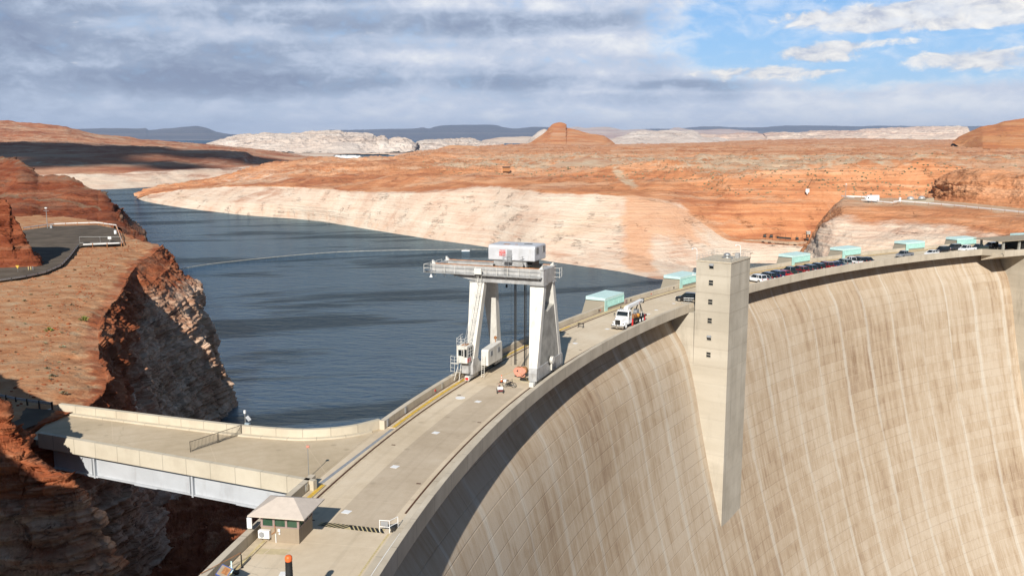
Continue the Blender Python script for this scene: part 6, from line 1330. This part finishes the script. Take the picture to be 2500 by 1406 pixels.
s = MB(); s.lathe([(.25, -.0), (.25, 1.0)], (1.0, .2, .75), 12, axis=1); s.build('fuel_tank', m_chrome, tr)
for sx in (-1, 1):
    s = MB(); s.box(sx * 1.14 - .12, sx * 1.14 + .12, -.95, -.7, .2, 1.35); s.build('outrigger', m_redp, tr, bevel=.02)
    s = MB(); s.box(sx * 1.14 - .10, sx * 1.14 + .10, 4.55, 4.75, .25, 1.25); s.build('outrigger', m_redp, tr, bevel=.02)
s = MB(); s.box(-.55, .55, -1.05, -.25, .85, 1.5); s.box(-.3, .3, -.95, -.35, 1.5, 2.65); s.build('boom_pedestal', m_cream, tr, bevel=.04)
s = MB(); s.box(-.42, .42, -1.2, -.3, 2.65, 3.3); s.lathe([(.22, -.5), (.22, .5)], (0, -.5, 2.85), 12, axis=0); s.build('turntable', m_cream, tr, bevel=.05)
s = MB(); s.hexa([(-.32, -1.0, 2.95), (.32, -1.0, 2.95), (.32, -1.0, 3.46), (-.32, -1.0, 3.46)], [(-.32, 5.7, 3.2), (.32, 5.7, 3.2), (.32, 5.7, 3.72), (-.32, 5.7, 3.72)]); s.hexa([(-.24, 5.7, 3.24), (.24, 5.7, 3.24), (.24, 5.7, 3.66), (-.24, 5.7, 3.66)], [(-.24, 6.3, 3.26), (.24, 6.3, 3.26), (.24, 6.3, 3.66), (-.24, 6.3, 3.66)]); bm_ = s.build('boom', m_whitep, tr, bevel=.03)
s = MB(); s.box(-.28, .28, 6.2, 6.45, 2.95, 3.78); s.build('boom_head', m_dark, bm_, bevel=.02)
text('TEREX', .30, (.332, 4.8, 3.3), (R(90), R(-4) * 0, R(90)), m_dark, bm_); s = MB(); s.box(.322, .332, 3.95, 4.15, 3.22, 3.46); s.build('emblem', m_redp, bm_)
s = MB(); s.tube((0, .0, 2.2), (0, 2.1, 3.0), .09, 8); s.build('lift_cylinder', m_dark, tr)
s = MB()
for sx in (-1, 1): s.tube((sx * .75, 4.3, 1.2), (sx * .15, 4.7, 3.15), .07, 6); s.tube((sx * .75, 5.0, 1.2), (sx * .15, 4.75, 3.15), .05, 6)
s.build('boom_rest', m_dark, tr)
s = MB(); s.box(-.7, .9, .3, 1.8, 1.22, 1.72); s.box(-.9, .3, .2, 1.2, 1.22, 1.5); o = s.build('crate', m_rustp, tr, bevel=.03)
s = MB(); s.lathe([(.62, -.32), (.62, -.24), (.32, -.22), (.32, .22), (.62, .24), (.62, .32)], (.2, 3.0, 1.86), 20, axis=0); s.build('cable_drum', m_grey, tr)
s = MB(); s.blobm((.8, 2.3, 1.5), (.32, .42, .3), 10, 0, .2, 3); s.box(.55, 1.05, 2.1, 2.6, 1.22, 1.6); s.build('winch', simple('orange_winch', (.62, .28, .04), .5), tr)
s = MB()
for k_ in range(4): s.box(-1.0 + k_ * .45, -.7 + k_ * .4, 1.9 + .3 * k_, 2.5 + .25 * k_, 1.22, 1.55 + .12 * (k_ % 2))
s.path([(1.15, 3.0, 1.22), (1.15, 3.2, 2.0), (.9, 3.9, 1.9), (1.1, 4.6, 1.25)], .05, 6); s.build('equipment', m_cream, tr, bevel=.02)
# small trestle by the water-side rail
q = onz(1418, 800, 0); t = thing('sawhorse', 'small dark folding stand beside the lake side rail', 'stand', tuple(q), -R(28)); s = MB()
for x in (-.45, .45): s.tube((x, -.25, 0), (x, 0, .7), .04, 5); s.tube((x, .25, 0), (x, 0, .7), .04, 5)
s.box(-.55, .55, -.22, .22, .68, .76); s.build('frame', m_dark, t)
# barrier and bench by the tower
q = onz(1684, 739, 0); t = thing('folding_barrier', 'grey folding barrier and plank beside the tower', 'barrier', tuple(q), -R(15)); s = MB()
for x in (-1.1, -.2, .9): s.tube((x, 0, 0), (x, 0, .9), .04, 5)
s.tube((-1.2, 0, .9), (1.0, 0, .9), .04, 5); s.tube((-1.2, 0, .5), (1.0, 0, .5), .03, 5); s.box(-1.6, .4, -.9, -.5, .02, .12); s.build('frame', m_galv, t)

# ------------------------------------------------------------------ left terrace: parking lot, road, guard rails
pk = MB(); Z0 = 1.32
PX1 = [(-260, 720), (-60, 694), (0, 686), (60, 678), (110, 667), (150, 650), (168, 632), (190, 604), (200, 601.5), (298, 597), (290, 572), (283, 558), (236, 549.5), (130, 552), (60, 562), (-60, 575), (-260, 600)]
pts = [onz(a, b, Z0) for a, b in PX1]; pk.add([tuple(p) for p in pts], [tuple(range(len(pts)))]); o = pk.build('parking_lot', m_asph); o['kind'] = 'structure'
pk = MB(); rd = [(-160, 966), (0, 984), (70, 996), (128, 1000), (150, 1012), (62, 1046), (40, 1062), (-160, 1100)]; pts = [onz(a, b, .42 if a < 140 else .02) for a, b in rd]; pk.add([tuple(p) for p in pts], [tuple(range(len(pts)))]); o = pk.build('approach_road', m_asph); o['kind'] = 'structure'
def guardrail(lab, pix, z, post_every=3.8, h=.78, hi=.34, name='guard_rail', group=None, steel=True):
    P = [onz(a, b, z) for a, b in pix]; t = thing(name, lab, 'guard rail', tuple(P[0]), 0, group); O = P[0]
    Q = [p - O for p in P]; L_ = [0]
    for a, b in zip(Q[:-1], Q[1:]): L_.append(L_[-1] + float(np.linalg.norm(b - a)))
    def at(d_): k = max(0, min(len(Q) - 2, int(np.searchsorted(L_, d_)) - 1)); f = (d_ - L_[k]) / (L_[k + 1] - L_[k]); return Q[k] * (1 - f) + Q[k + 1] * f
    s = MB(); nseg = max(2, int(L_[-1] / 1.9)); prof = [(.0, h - hi), (.05, h - hi * .88), (.05, h - hi * .64), (.01, h - hi * .5), (.05, h - hi * .36), (.05, h - hi * .12), (0, h)]
    V = []; n_ = len(prof)
    for i in range(nseg + 1):
        c = at(L_[-1] * i / nseg); e = at(min(L_[-1], L_[-1] * i / nseg + .3)) - at(max(0, L_[-1] * i / nseg - .3)); e /= np.linalg.norm(e) + 1e-9; m_ = np.array([e[1], -e[0], 0])
        for (d_, zz) in prof: q = c + m_ * d_; V.append((q[0], q[1], zz))
    s.add(V, [(i * n_ + j, i * n_ + j + 1, (i + 1) * n_ + j + 1, (i + 1) * n_ + j) for i in range(nseg) for j in range(n_ - 1)]); s.build('rail', m_galv if steel else m_whitep, t, fix=False)
    d_ = 0.0; k_ = 0
    while d_ <= L_[-1] and k_ < 95:
        c = at(d_); s = MB(); s.box(c[0] - .08, c[0] + .08, c[1] - .08, c[1] + .08, -.4, h + .03); s.build('post', m_rustp if not steel else m_dark, t); d_ += post_every; k_ += 1
    return t
guardrail('long curved steel guard rail along the outer edge of the road bend', [(-200, 716), (0, 691), (60, 682), (110, 671), (150, 653), (170, 632), (192, 603)], .95)
guardrail('white topped guard rail along the back of the parking lot', [(56, 561), (130, 551), (180, 549), (238, 547.5), (284, 554)], 1.3, hi=.33, steel=False)
guardrail('white topped guard rail closing the near corner of the parking lot', [(284, 554), (292, 576), (300, 598), (250, 600), (203, 602)], 1.2, hi=.33, steel=False)
guardrail('steel guard rail leading to the bridge end at the left edge', [(-160, 950), (0, 976), (40, 985), (85, 992), (130, 997)], .45, 1.9)
def sign_thing(name, lab, cat, px_, py_, z, parts):
    t = thing(name, lab, cat, tuple(onz(px_, py_, z)))
    for nm, mt, fn in parts: s = MB(); fn(s); s.build(nm, mt, t)
    return t
def mast(px_, py_, z, h, lab):
    return sign_thing('light_mast', lab, 'light mast', px_, py_, z, [('pole', m_galv, lambda s: s.tube((0, 0, 0), (0, 0, h), .14, 8, r2=.08)), ('crossarm', m_galv, lambda s: s.tube((-.9, 0, h - .9), (.9, 0, h - .9), .07, 6)), ('lamp', m_whitep, lambda s: s.box(-.35, .35, -.25, .25, h - .1, h + .25)), ('cabinet', m_grey, lambda s: s.box(1.0, 1.7, -.3, .3, 0, 1.0))])
mast(116, 557, 1.3, 6.8, 'tall light mast at the back of the left parking lot'); mast(2064, 483, .6, 7.0, 'tall light mast at the left end of the gravel platform')
def drum(px_, py_, z, w_, h, lab, mt): return sign_thing('barrel', lab, 'barrel', px_, py_, z, [('body', mt, lambda s: s.lathe([(w_, 0), (w_ * 1.05, h * .3), (w_, h * .35), (w_, h * .65), (w_ * 1.05, h * .7), (w_, h)], n=16))])
drum(282, 571, 1.32, .42, 1.15, 'white barrel inside the right corner of the parking lot', m_whitep)
sign_thing('notice_sign', 'small white notice on posts by the parking lot corner', 'sign', 268, 590, 1.3, [('panel', m_whitep, lambda s: s.box(-.5, .5, -.04, .04, .75, 1.5)), ('post', m_galv, lambda s: s.box(-.05, .05, .04, .1, 0, 1.2))])
sign_thing('wire_fence', 'faint wire fence standing inside the near corner of the parking lot', 'fence', 245, 595, 1.3, [('rail', m_galv, lambda s: (s.tube((-6, 0, 2.0), (6, 0, 2.0), .03, 5), s.tube((-6, 0, .3), (6, 0, .3), .03, 5), [s.tube((x, 0, 0), (x, 0, 2.1), .05, 5) for x in (-6, 0, 6)]))])
sign_thing('tyre_stop', 'dark round roller by the near guard rail of the parking lot', 'roller', 212, 598, 1.32, [('body', m_dark, lambda s: s.lathe([(.35, -.9), (.35, .9)], (0, 0, .35), 12, axis=0))])
sign_thing('tyre_stop', 'dark round roller nearest the right corner of the parking lot', 'roller', 276, 596, 1.32, [('body', m_dark, lambda s: s.lathe([(.35, -.9), (.35, .9)], (0, 0, .35), 12, axis=0))])
sign_thing('yield_sign', 'yellow triangular sign at the foot of the dark outcrop', 'sign', 44, 668, 1.0, [('panel', m_yellow, lambda s: s.prism([(-.45, 1.9), (.45, 1.9), (0, 1.15)], 1, -.03, .03)), ('post', m_galv, lambda s: s.tube((0, .05, 0), (0, .05, 1.5), .03, 6))])
for i, (a, mt, lab) in enumerate([(70, m_paley, 'left one of two pale yellow bollards by the road bend'), (76, m_paley, 'right one of two pale yellow bollards by the road bend'), (81, m_galv, 'grey bollard right of the two yellow ones')]):
    sign_thing('bollard', lab, 'bollard', a, 661, 1.1, [('body', mt, lambda s: s.lathe([(.11, 0), (.11, .95), (.05, 1.03)], n=10))])
s = MB(); s.box(-.1, .1, -9, 0, .02, .25); q = onz(128, 1001, 0); o = s.build('gate_track', m_galv, None); o.location = tuple(q); o.rotation_euler = (0, 0, -R(23)); tag(o, 'grey metal strip laid across the road at the bridge end', 'strip')
# desert shrubs on the sandy rim
def shrub(name, mt, lab, loc, r, seed, group):
    rg = random.Random(seed); s = MB()
    for i in range(70):
        a_ = rg.uniform(0, 6.28); e_ = rg.uniform(.1, 1.4); l_ = r * rg.uniform(.6, 1.05); d_ = np.array([math.cos(a_) * math.cos(e_), math.sin(a_) * math.cos(e_), math.sin(e_) * .75]) * l_; w_ = r * .09
        s.add([(d_[0] * .15, d_[1] * .15, 0), (d_[0] + w_, d_[1] - w_, d_[2]), (d_[0] - w_, d_[1] + w_, d_[2] + w_)], [(0, 1, 2)])
    o = s.build('foliage', mt, None, fix=False)
    t = thing(name, lab, 'shrub', loc, 0, group); o.parent = t; s = MB(); s.tube((0, 0, -.1), (0, 0, r * .3), .04, 5); s.build('stem', m_rustp, t); return t
g1_ = shrub('shrub', m_green, 'bright yellow green shrub on the sand near the broken rim', tuple(onz(203, 782, .7)), 1.0, 1, None)
g2_ = shrub('shrub', m_green, 'yellow green shrub in the middle of the sandy slope', tuple(onz(119, 808, .7)), .9, 2, None)
GS = 'pale sage shrubs dotted over the sandy rim'
base = shrub('shrub', m_sage, 'pale sage shrub standing on the sandy rim above the gorge', tuple(onz(152, 848, .7)), .8, 3, GS)
rg = random.Random(4)
for (a, b) in [(88, 822), (38, 860), (110, 838), (175, 745), (150, 812), (206, 735), (190, 806), (120, 748), (60, 735), (30, 775), (82, 765), (170, 700), (95, 700), (140, 720), (185, 897), (175, 912), (128, 918), (122, 925), (115, 900), (155, 960), (90, 905), (15, 810), (60, 790), (205, 690), (128, 690), (75, 720), (20, 735), (180, 860), (168, 878), (145, 885), (182, 660), (160, 676), (228, 618), (255, 612), (285, 608), (240, 632), (215, 650)]:
    c = dup(base, 'pale sage shrub standing on the sandy rim above the gorge', tuple(onz(a, b, .8)), rg.uniform(0, 6)); k_ = rg.uniform(.3, .75); c.scale = (k_, k_, k_ * .8)
base.scale = (.8, .8, .6)
# loose stones and low scrub: nobody could count them
rg = np.random.RandomState(5); s = MB()
rows_, cols_ = GW.shape[:2]
for i in range(1500):
    r0 = rg.randint(20, 100); c0_ = rg.randint(160, 790); p = GW[r0, c0_]
    if p[2] > 4 or p[2] < -1: continue
    k_ = rg.uniform(.06, .26) * (1.6 if rg.rand() < .06 else 1); s.blobm(tuple(p + [0, 0, k_ * .2]), (k_, k_ * rg.uniform(.6, 1.2), k_ * .6), 5, 0, .25, i)
o = s.build('stones', m_near, fix=False); tag(o, 'loose stones scattered over the sandy rim', 'stones', None, 'stuff')
me_ = o.data
s = MB(); nr, nc = GE.shape[:2]
for i in range(3600):
    r0 = rg.randint(int(46 + 60 + 10 + 44 + 10), nr - 30); c0_ = rg.randint(330, nc); p = GE[r0, c0_]; d_ = p[1]
    if p[2] < -6 or d_ > 2600: continue
    k_ = rg.uniform(.2, .6) * (1 + d_ / 2600); s.blobm(tuple(p + [0, 0, k_ * .3]), (k_ * 1.2, k_, k_ * .7), 5, 0, .3, i)
tag(s.build('scrub', simple('grey_green_scrub', (.20, .19, .11), .95, var=.4, sc=.05), fix=False), 'grey green scrub dotted over the east plateau', 'scrub', None, 'stuff')

# ------------------------------------------------------------------ floating boom across the lake
fb = thing('floating_boom', 'long line of floats strung in a shallow arc across the lake', 'boom', (0, 0, ZW))
BP = [(405, 667), (425, 661.5), (480, 650), (540, 642), (600, 635.5), (680, 627.5), (760, 620.5), (840, 615.5), (920, 613), (1000, 611.3), (1080, 610.5), (1150, 610), (1205, 609.5)]
bw = [onz(a, b, ZW) for a, b in BP]; bx_ = [p[0] for p in bw]; by_ = [p[1] for p in bw]; tt = np.linspace(0, len(bw) - 1, 300); xs2 = smooth_interp(tt, range(len(bw)), bx_); ys2 = smooth_interp(tt, range(len(bw)), by_)
cl = np.concatenate([[0], np.cumsum(np.hypot(np.diff(xs2), np.diff(ys2)))]); nfl = 62
for i in range(nfl):
    a_ = cl[-1] * i / nfl; b_ = cl[-1] * (i + .9) / nfl; s = MB(); s.tube((np.interp(a_, cl, xs2), np.interp(a_, cl, ys2), .22), (np.interp(b_, cl, xs2), np.interp(b_, cl, ys2), .2), .17, 8); s.build('float', m_aludirty, fb)
q = onz(1137, 613, ZW); t = thing('work_float', 'small white float just below the boom, left of the crane house', 'float', tuple(q)); s = MB(); s.box(-2.4, 2.4, -1, 1, -.2, .45); s.build('hull', m_whitep, t, bevel=.1); s = MB(); s.box(-.5, .5, -.4, .4, .45, 1.2); s.build('locker', m_grey, t)

# ------------------------------------------------------------------ things on and around the far gravel platform
pl = MB(); pts = [onz(a, b, c_) for a, b, c_ in [(2066, 483, .55), (2110, 487.5, .55), (2180, 492, .5), (2260, 497, .45), (2300, 499.8, .4), (2500, 519, .3), (2700, 542, .2), (2720, 532, .4), (2500, 513, .6), (2320, 497, .7), (2275, 490, .8), (2160, 486, .8), (2080, 482, .7)]]
guardrail('long white guard rail along the road below the red cliff, right edge', [(2180, 495), (2196, 493.5), (2260, 498), (2320, 503), (2400, 511), (2500, 521), (2620, 534), (2720, 546)], .9, 7.6, hi=.55, steel=False)
guardrail('white guard rail along the front of the gravel platform', [(2102, 490.5), (2140, 494), (2180, 497.5), (2196, 494)], .9, 7.6, hi=.55, steel=False)
guardrail('short white guard rail at the left end of the gravel platform', [(2054, 481), (2068, 483), (2086, 485)], .9, 7.6, hi=.55, steel=False)
guardrail('white guard rail behind the gravel platform beside the light mast', [(2066, 481.5), (2100, 482.5), (2124, 483)], 1.2, 7.6, hi=.55, steel=False)
t = thing('camper_van', 'boxy white camper parked on the gravel platform', 'camper', tuple(onz(2133, 492, .7)), R(8)); s = MB(); s.box(-3.0, 2.2, -1.2, 1.2, .5, 3.1); s.prism([(-3.0, .5), (-4.4, .5), (-4.4, 1.4), (-3.6, 2.6), (-3.0, 3.1)], 1, -1.1, 1.1); s.build('body', m_whitep, t, bevel=.12)
s = MB(); s.box(-3.7, -3.1, -1.13, -1.1, 1.5, 2.2); s.build('window', m_glass, t)
for x in (-3.4, 1.2): s = MB(); s.lathe([(.42, -1.22), (.42, -.9)], (x, 0, .42), 14, axis=1); s.build('wheel', m_black, t)
s = MB(); s.box(2.2, 2.9, -.5, .5, 1.2, 2.0); s.build('rack', m_grey, t)
for (a, b, lab) in [(2223, 488, 'left silver dome on the concrete pad of the gravel platform'), (2250, 487, 'right silver dome on the concrete pad of the gravel platform')]:
    t = thing('dome_tank', lab, 'tank', tuple(onz(a, b, 1.0)), 0, 'silver domes on the concrete pad'); s = MB(); s.lathe([(1.7, 0), (1.7, .5), (1.5, 1.1), (1.0, 1.55), (.4, 1.75), (.05, 1.8)], n=20); s.build('shell', m_alu, t, True); s = MB(); s.lathe([(1.8, -.2), (1.8, .12)], n=20); s.build('foot', m_bridgec, t)
t = thing('retaining_wall', 'low curved concrete wall with a dark slot in front of the silver domes', 'wall', tuple(onz(2238, 493, .6)), R(2)); s = MB(); s.prism([(-8.2, .9), (8.4, 1.9), (8.6, .0), (6.5, -.3), (-7, .5)], 1, -.2, .3); s.build('wall', m_bridgec, t); s = MB(); s.prism([(-2.5, 1.0), (5.0, 1.45), (4.2, 1.0), (-1.5, .8)], 1, -.25, -.2); s.build('slot', m_black, t)
s = MB(); s.box(-8.9, -8.1, -.5, .5, .5, 2.2); s.build('cabinet', m_whitep, t)
s = MB()
for x in (-12, -8, -4, 0, 4, 8): s.tube((x, 2.0, .5), (x, 2.0, 3.6), .05, 5)
for z in (1.0, 1.9): s.tube((-14, 2.0, z), (8, 2.0, z), .03, 5)
s.build('fence_rail', m_galv, t)
t = thing('outcrop_platform', 'small railed concrete ledge just below the long white guard rail', 'platform', tuple(onz(2271, 515, -1.2))); s = MB(); s.box(-1.4, 1.4, -.8, .8, 0, .45); s.build('slab', m_bridgec, t)
s = MB(); [s.tube((x, -.8, .4), (x, -.8, 1.6), .04, 5) for x in (-1.4, -.5, .5, 1.4)]; s.tube((-1.4, -.8, 1.6), (1.4, -.8, 1.6), .04, 5); s.build('handrail', m_galv, t)
# hanging instrument box on the cliff with its cable
q = ony(1970, 468, 548); t = thing('cliff_box', 'small white box hung on the red cliff from a long cable', 'box', tuple(q)); s = MB(); s.box(-1.0, 1.0, -1.2, 0, -.4, 1.6); s.prism([(-.7, -.4), (.7, -.4), (0, -1.6)], 1, -.9, -.2); s.build('body', m_whitep, t)
p2 = ony(1989, 424, 572) - q; s = MB(); s.tube((0, -.3, 1.6), tuple(p2), .09, 5); s.build('cable', m_dark, t)
q = ony(1973, 572, 520); t = thing('valve_house', 'small white box on stilts above the pump ledge', 'box', tuple(q)); s = MB(); s.box(-1.0, 1.0, -.8, .8, 0, 1.5); s.build('body', m_aludirty, t); s = MB(); s.box(-1.15, 1.15, -.95, .95, 1.5, 1.65); s.build('roof', m_whitep, t); s = MB(); [s.box(x - .1, x + .1, -.6, .6, -1.6, 0) for x in (-.8, .8)]; s.build('frame', m_dark, t)
t = thing('pump_pipeline', 'dark pipes lying on the ledge in the cliff recess right of the tower', 'pipeline', tuple(ony(1905, 583, 512)), R(-5)); s = MB(); s.tube((-2, 0, .7), (5.5, 0, .2), .55, 10); s.tube((-2, -.9, .7), (5.5, -.9, .2), .35, 10); s.build('pipe', m_dark, t)
for x, z in ((9, -.3), (14.5, -.6), (18.0, -.8), (-8.5, 1.0), (-5, .9)): s = MB(); s.lathe([(.7, -.7), (.7, .7)], (x, 0, z + .6), 12, axis=0); s.box(x - 1, x + 1, -.5, .5, z - .3, z); s.build('pump', m_dark, t)
s = MB(); [s.tube((x, 1, -1), (x, 1, 2.6), .06, 5) for x in (-8, -4, 0, 3, 6, 9, 12, 15, 18)]; s.build('fence_post', m_dark, t)
t = thing('stone_hut', 'tiny dark hut on the rim above the pale cliff', 'hut', tuple(ony(1236, 416, 790))); s = MB(); s.box(-3, 3, -2, 2, -1, 2.2); s.build('wall', m_rustp, t); s = MB(); s.prism([(-3.6, 2.2), (3.6, 2.2), (3.2, 3.0), (-3.2, 3.0)], 1, -2.4, 2.4); s.build('roof', m_dark, t)
for a, b, Yv, cc, lab in [(1003, 406, 1080, 'grey', 'tiny dark vehicle parked on the dirt pull out'), (1010, 406.5, 1080, 'red', 'tiny red vehicle parked on the dirt pull out'), (1019, 406.5, 1080, 'white', 'tiny white vehicle parked on the dirt pull out')]:
    c = car('suv', P_[cc], lab, tuple(ony(a, b - .8, Yv)), R(70), None)
t = thing('flat_trailer', 'tiny rusty flat trailer left of the pale dirt pull out', 'trailer', tuple(ony(1053, 402.5, 1120))); s = MB(); s.box(-4, 4, -1.2, 1.2, .9, 1.5); s.box(-3.6, -2.4, -1, 1, 1.5, 2.8); s.build('body', m_rustp, t); s = MB(); [s.lathe([(.5, -1.1), (.5, 1.1)], (x, 0, .5), 10, axis=1) for x in (-2.5, 2.0, 3.0)]; s.build('axle', m_black, t)
# marina on the upper lake
rg = random.Random(9); base = None
for i in range(46):
    a = rg.uniform(822, 876); b = 381.5 + (a - 822) * .02 + rg.uniform(0, 3.8); loc = tuple(onz(a, b, ZW))
    if base is None:
        base = thing('houseboat', 'white houseboat moored in the distant marina', 'boat', loc, R(20), 'white houseboats moored in the distant marina'); s = MB(); s.prism([(-9, 0), (9, 0), (10.5, 1.3), (-9.5, 1.3)], 1, -2.5, 2.5); s.build('hull', m_whitep, base); s = MB(); s.box(-8, 6, -2.2, 2.2, 1.3, 4.2); s.build('cabin', m_whitep, base); s = MB(); s.box(-8.6, 7.5, -2.4, 2.4, 4.2, 4.5); s.build('roof', m_whitep, base)
    else: dup(base, 'white houseboat moored in the distant marina', loc, rg.uniform(-.5, .5))

# ------------------------------------------------------------------ clouds behind the camera that shade parts of the land, and the hazy air
def cloud(lab, c, r, n_=16, seed=1):
    rg = random.Random(seed); s = MB()
    for i in range(n_):
        a_ = rg.uniform(0, 6.28); q = rg.uniform(0, 1) ** .5; s.blobm((c[0] + r[0] * q * math.cos(a_), c[1] + r[1] * q * math.sin(a_), c[2] + rg.uniform(-.1, .2) * r[2]), (r[0] * .42, r[1] * .42, r[2] * .5), 14, 0, .08, i)
    o = s.build('cloud', m_cloud, None, True); tag(o, lab, 'cloud', None, 'structure'); return o
SV = np.array(sv)
def over(target, h): k_ = (h - target[2]) / SV[2]; return np.array(target) + SV * k_
cloud('small cloud shading the west bank', over(np.array([-900., 1640., 20]), 2600), (400, 190, 120), 17, 3)
cloud('small cloud shading the west bank', over(np.array([-640., 1430., 0]), 2600), (150, 60, 60), 9, 5)
hz = MB(); hz.box(-45000, 45000, -3000, 52000, -142, 760); ho = hz.build('haze', None) if False else None
hm = bpy.data.materials.new('haze_air'); hm.use_nodes = True; hn_ = N(hm.node_tree); hm.node_tree.nodes.clear()
pv = hn_.new('ShaderNodeVolumePrincipled'); pv.inputs['Color'].default_value = (.58, .73, 1.0, 1); pv.inputs['Density'].default_value = 2.0e-5; pv.inputs['Anisotropy'].default_value = 0.0
hn_.l.new(pv.outputs[0], hn_.new('ShaderNodeOutputMaterial').inputs['Volume'])
tag(hz.build('haze', hm), 'thin bluish haze over the distant land', 'haze', None, 'stuff')
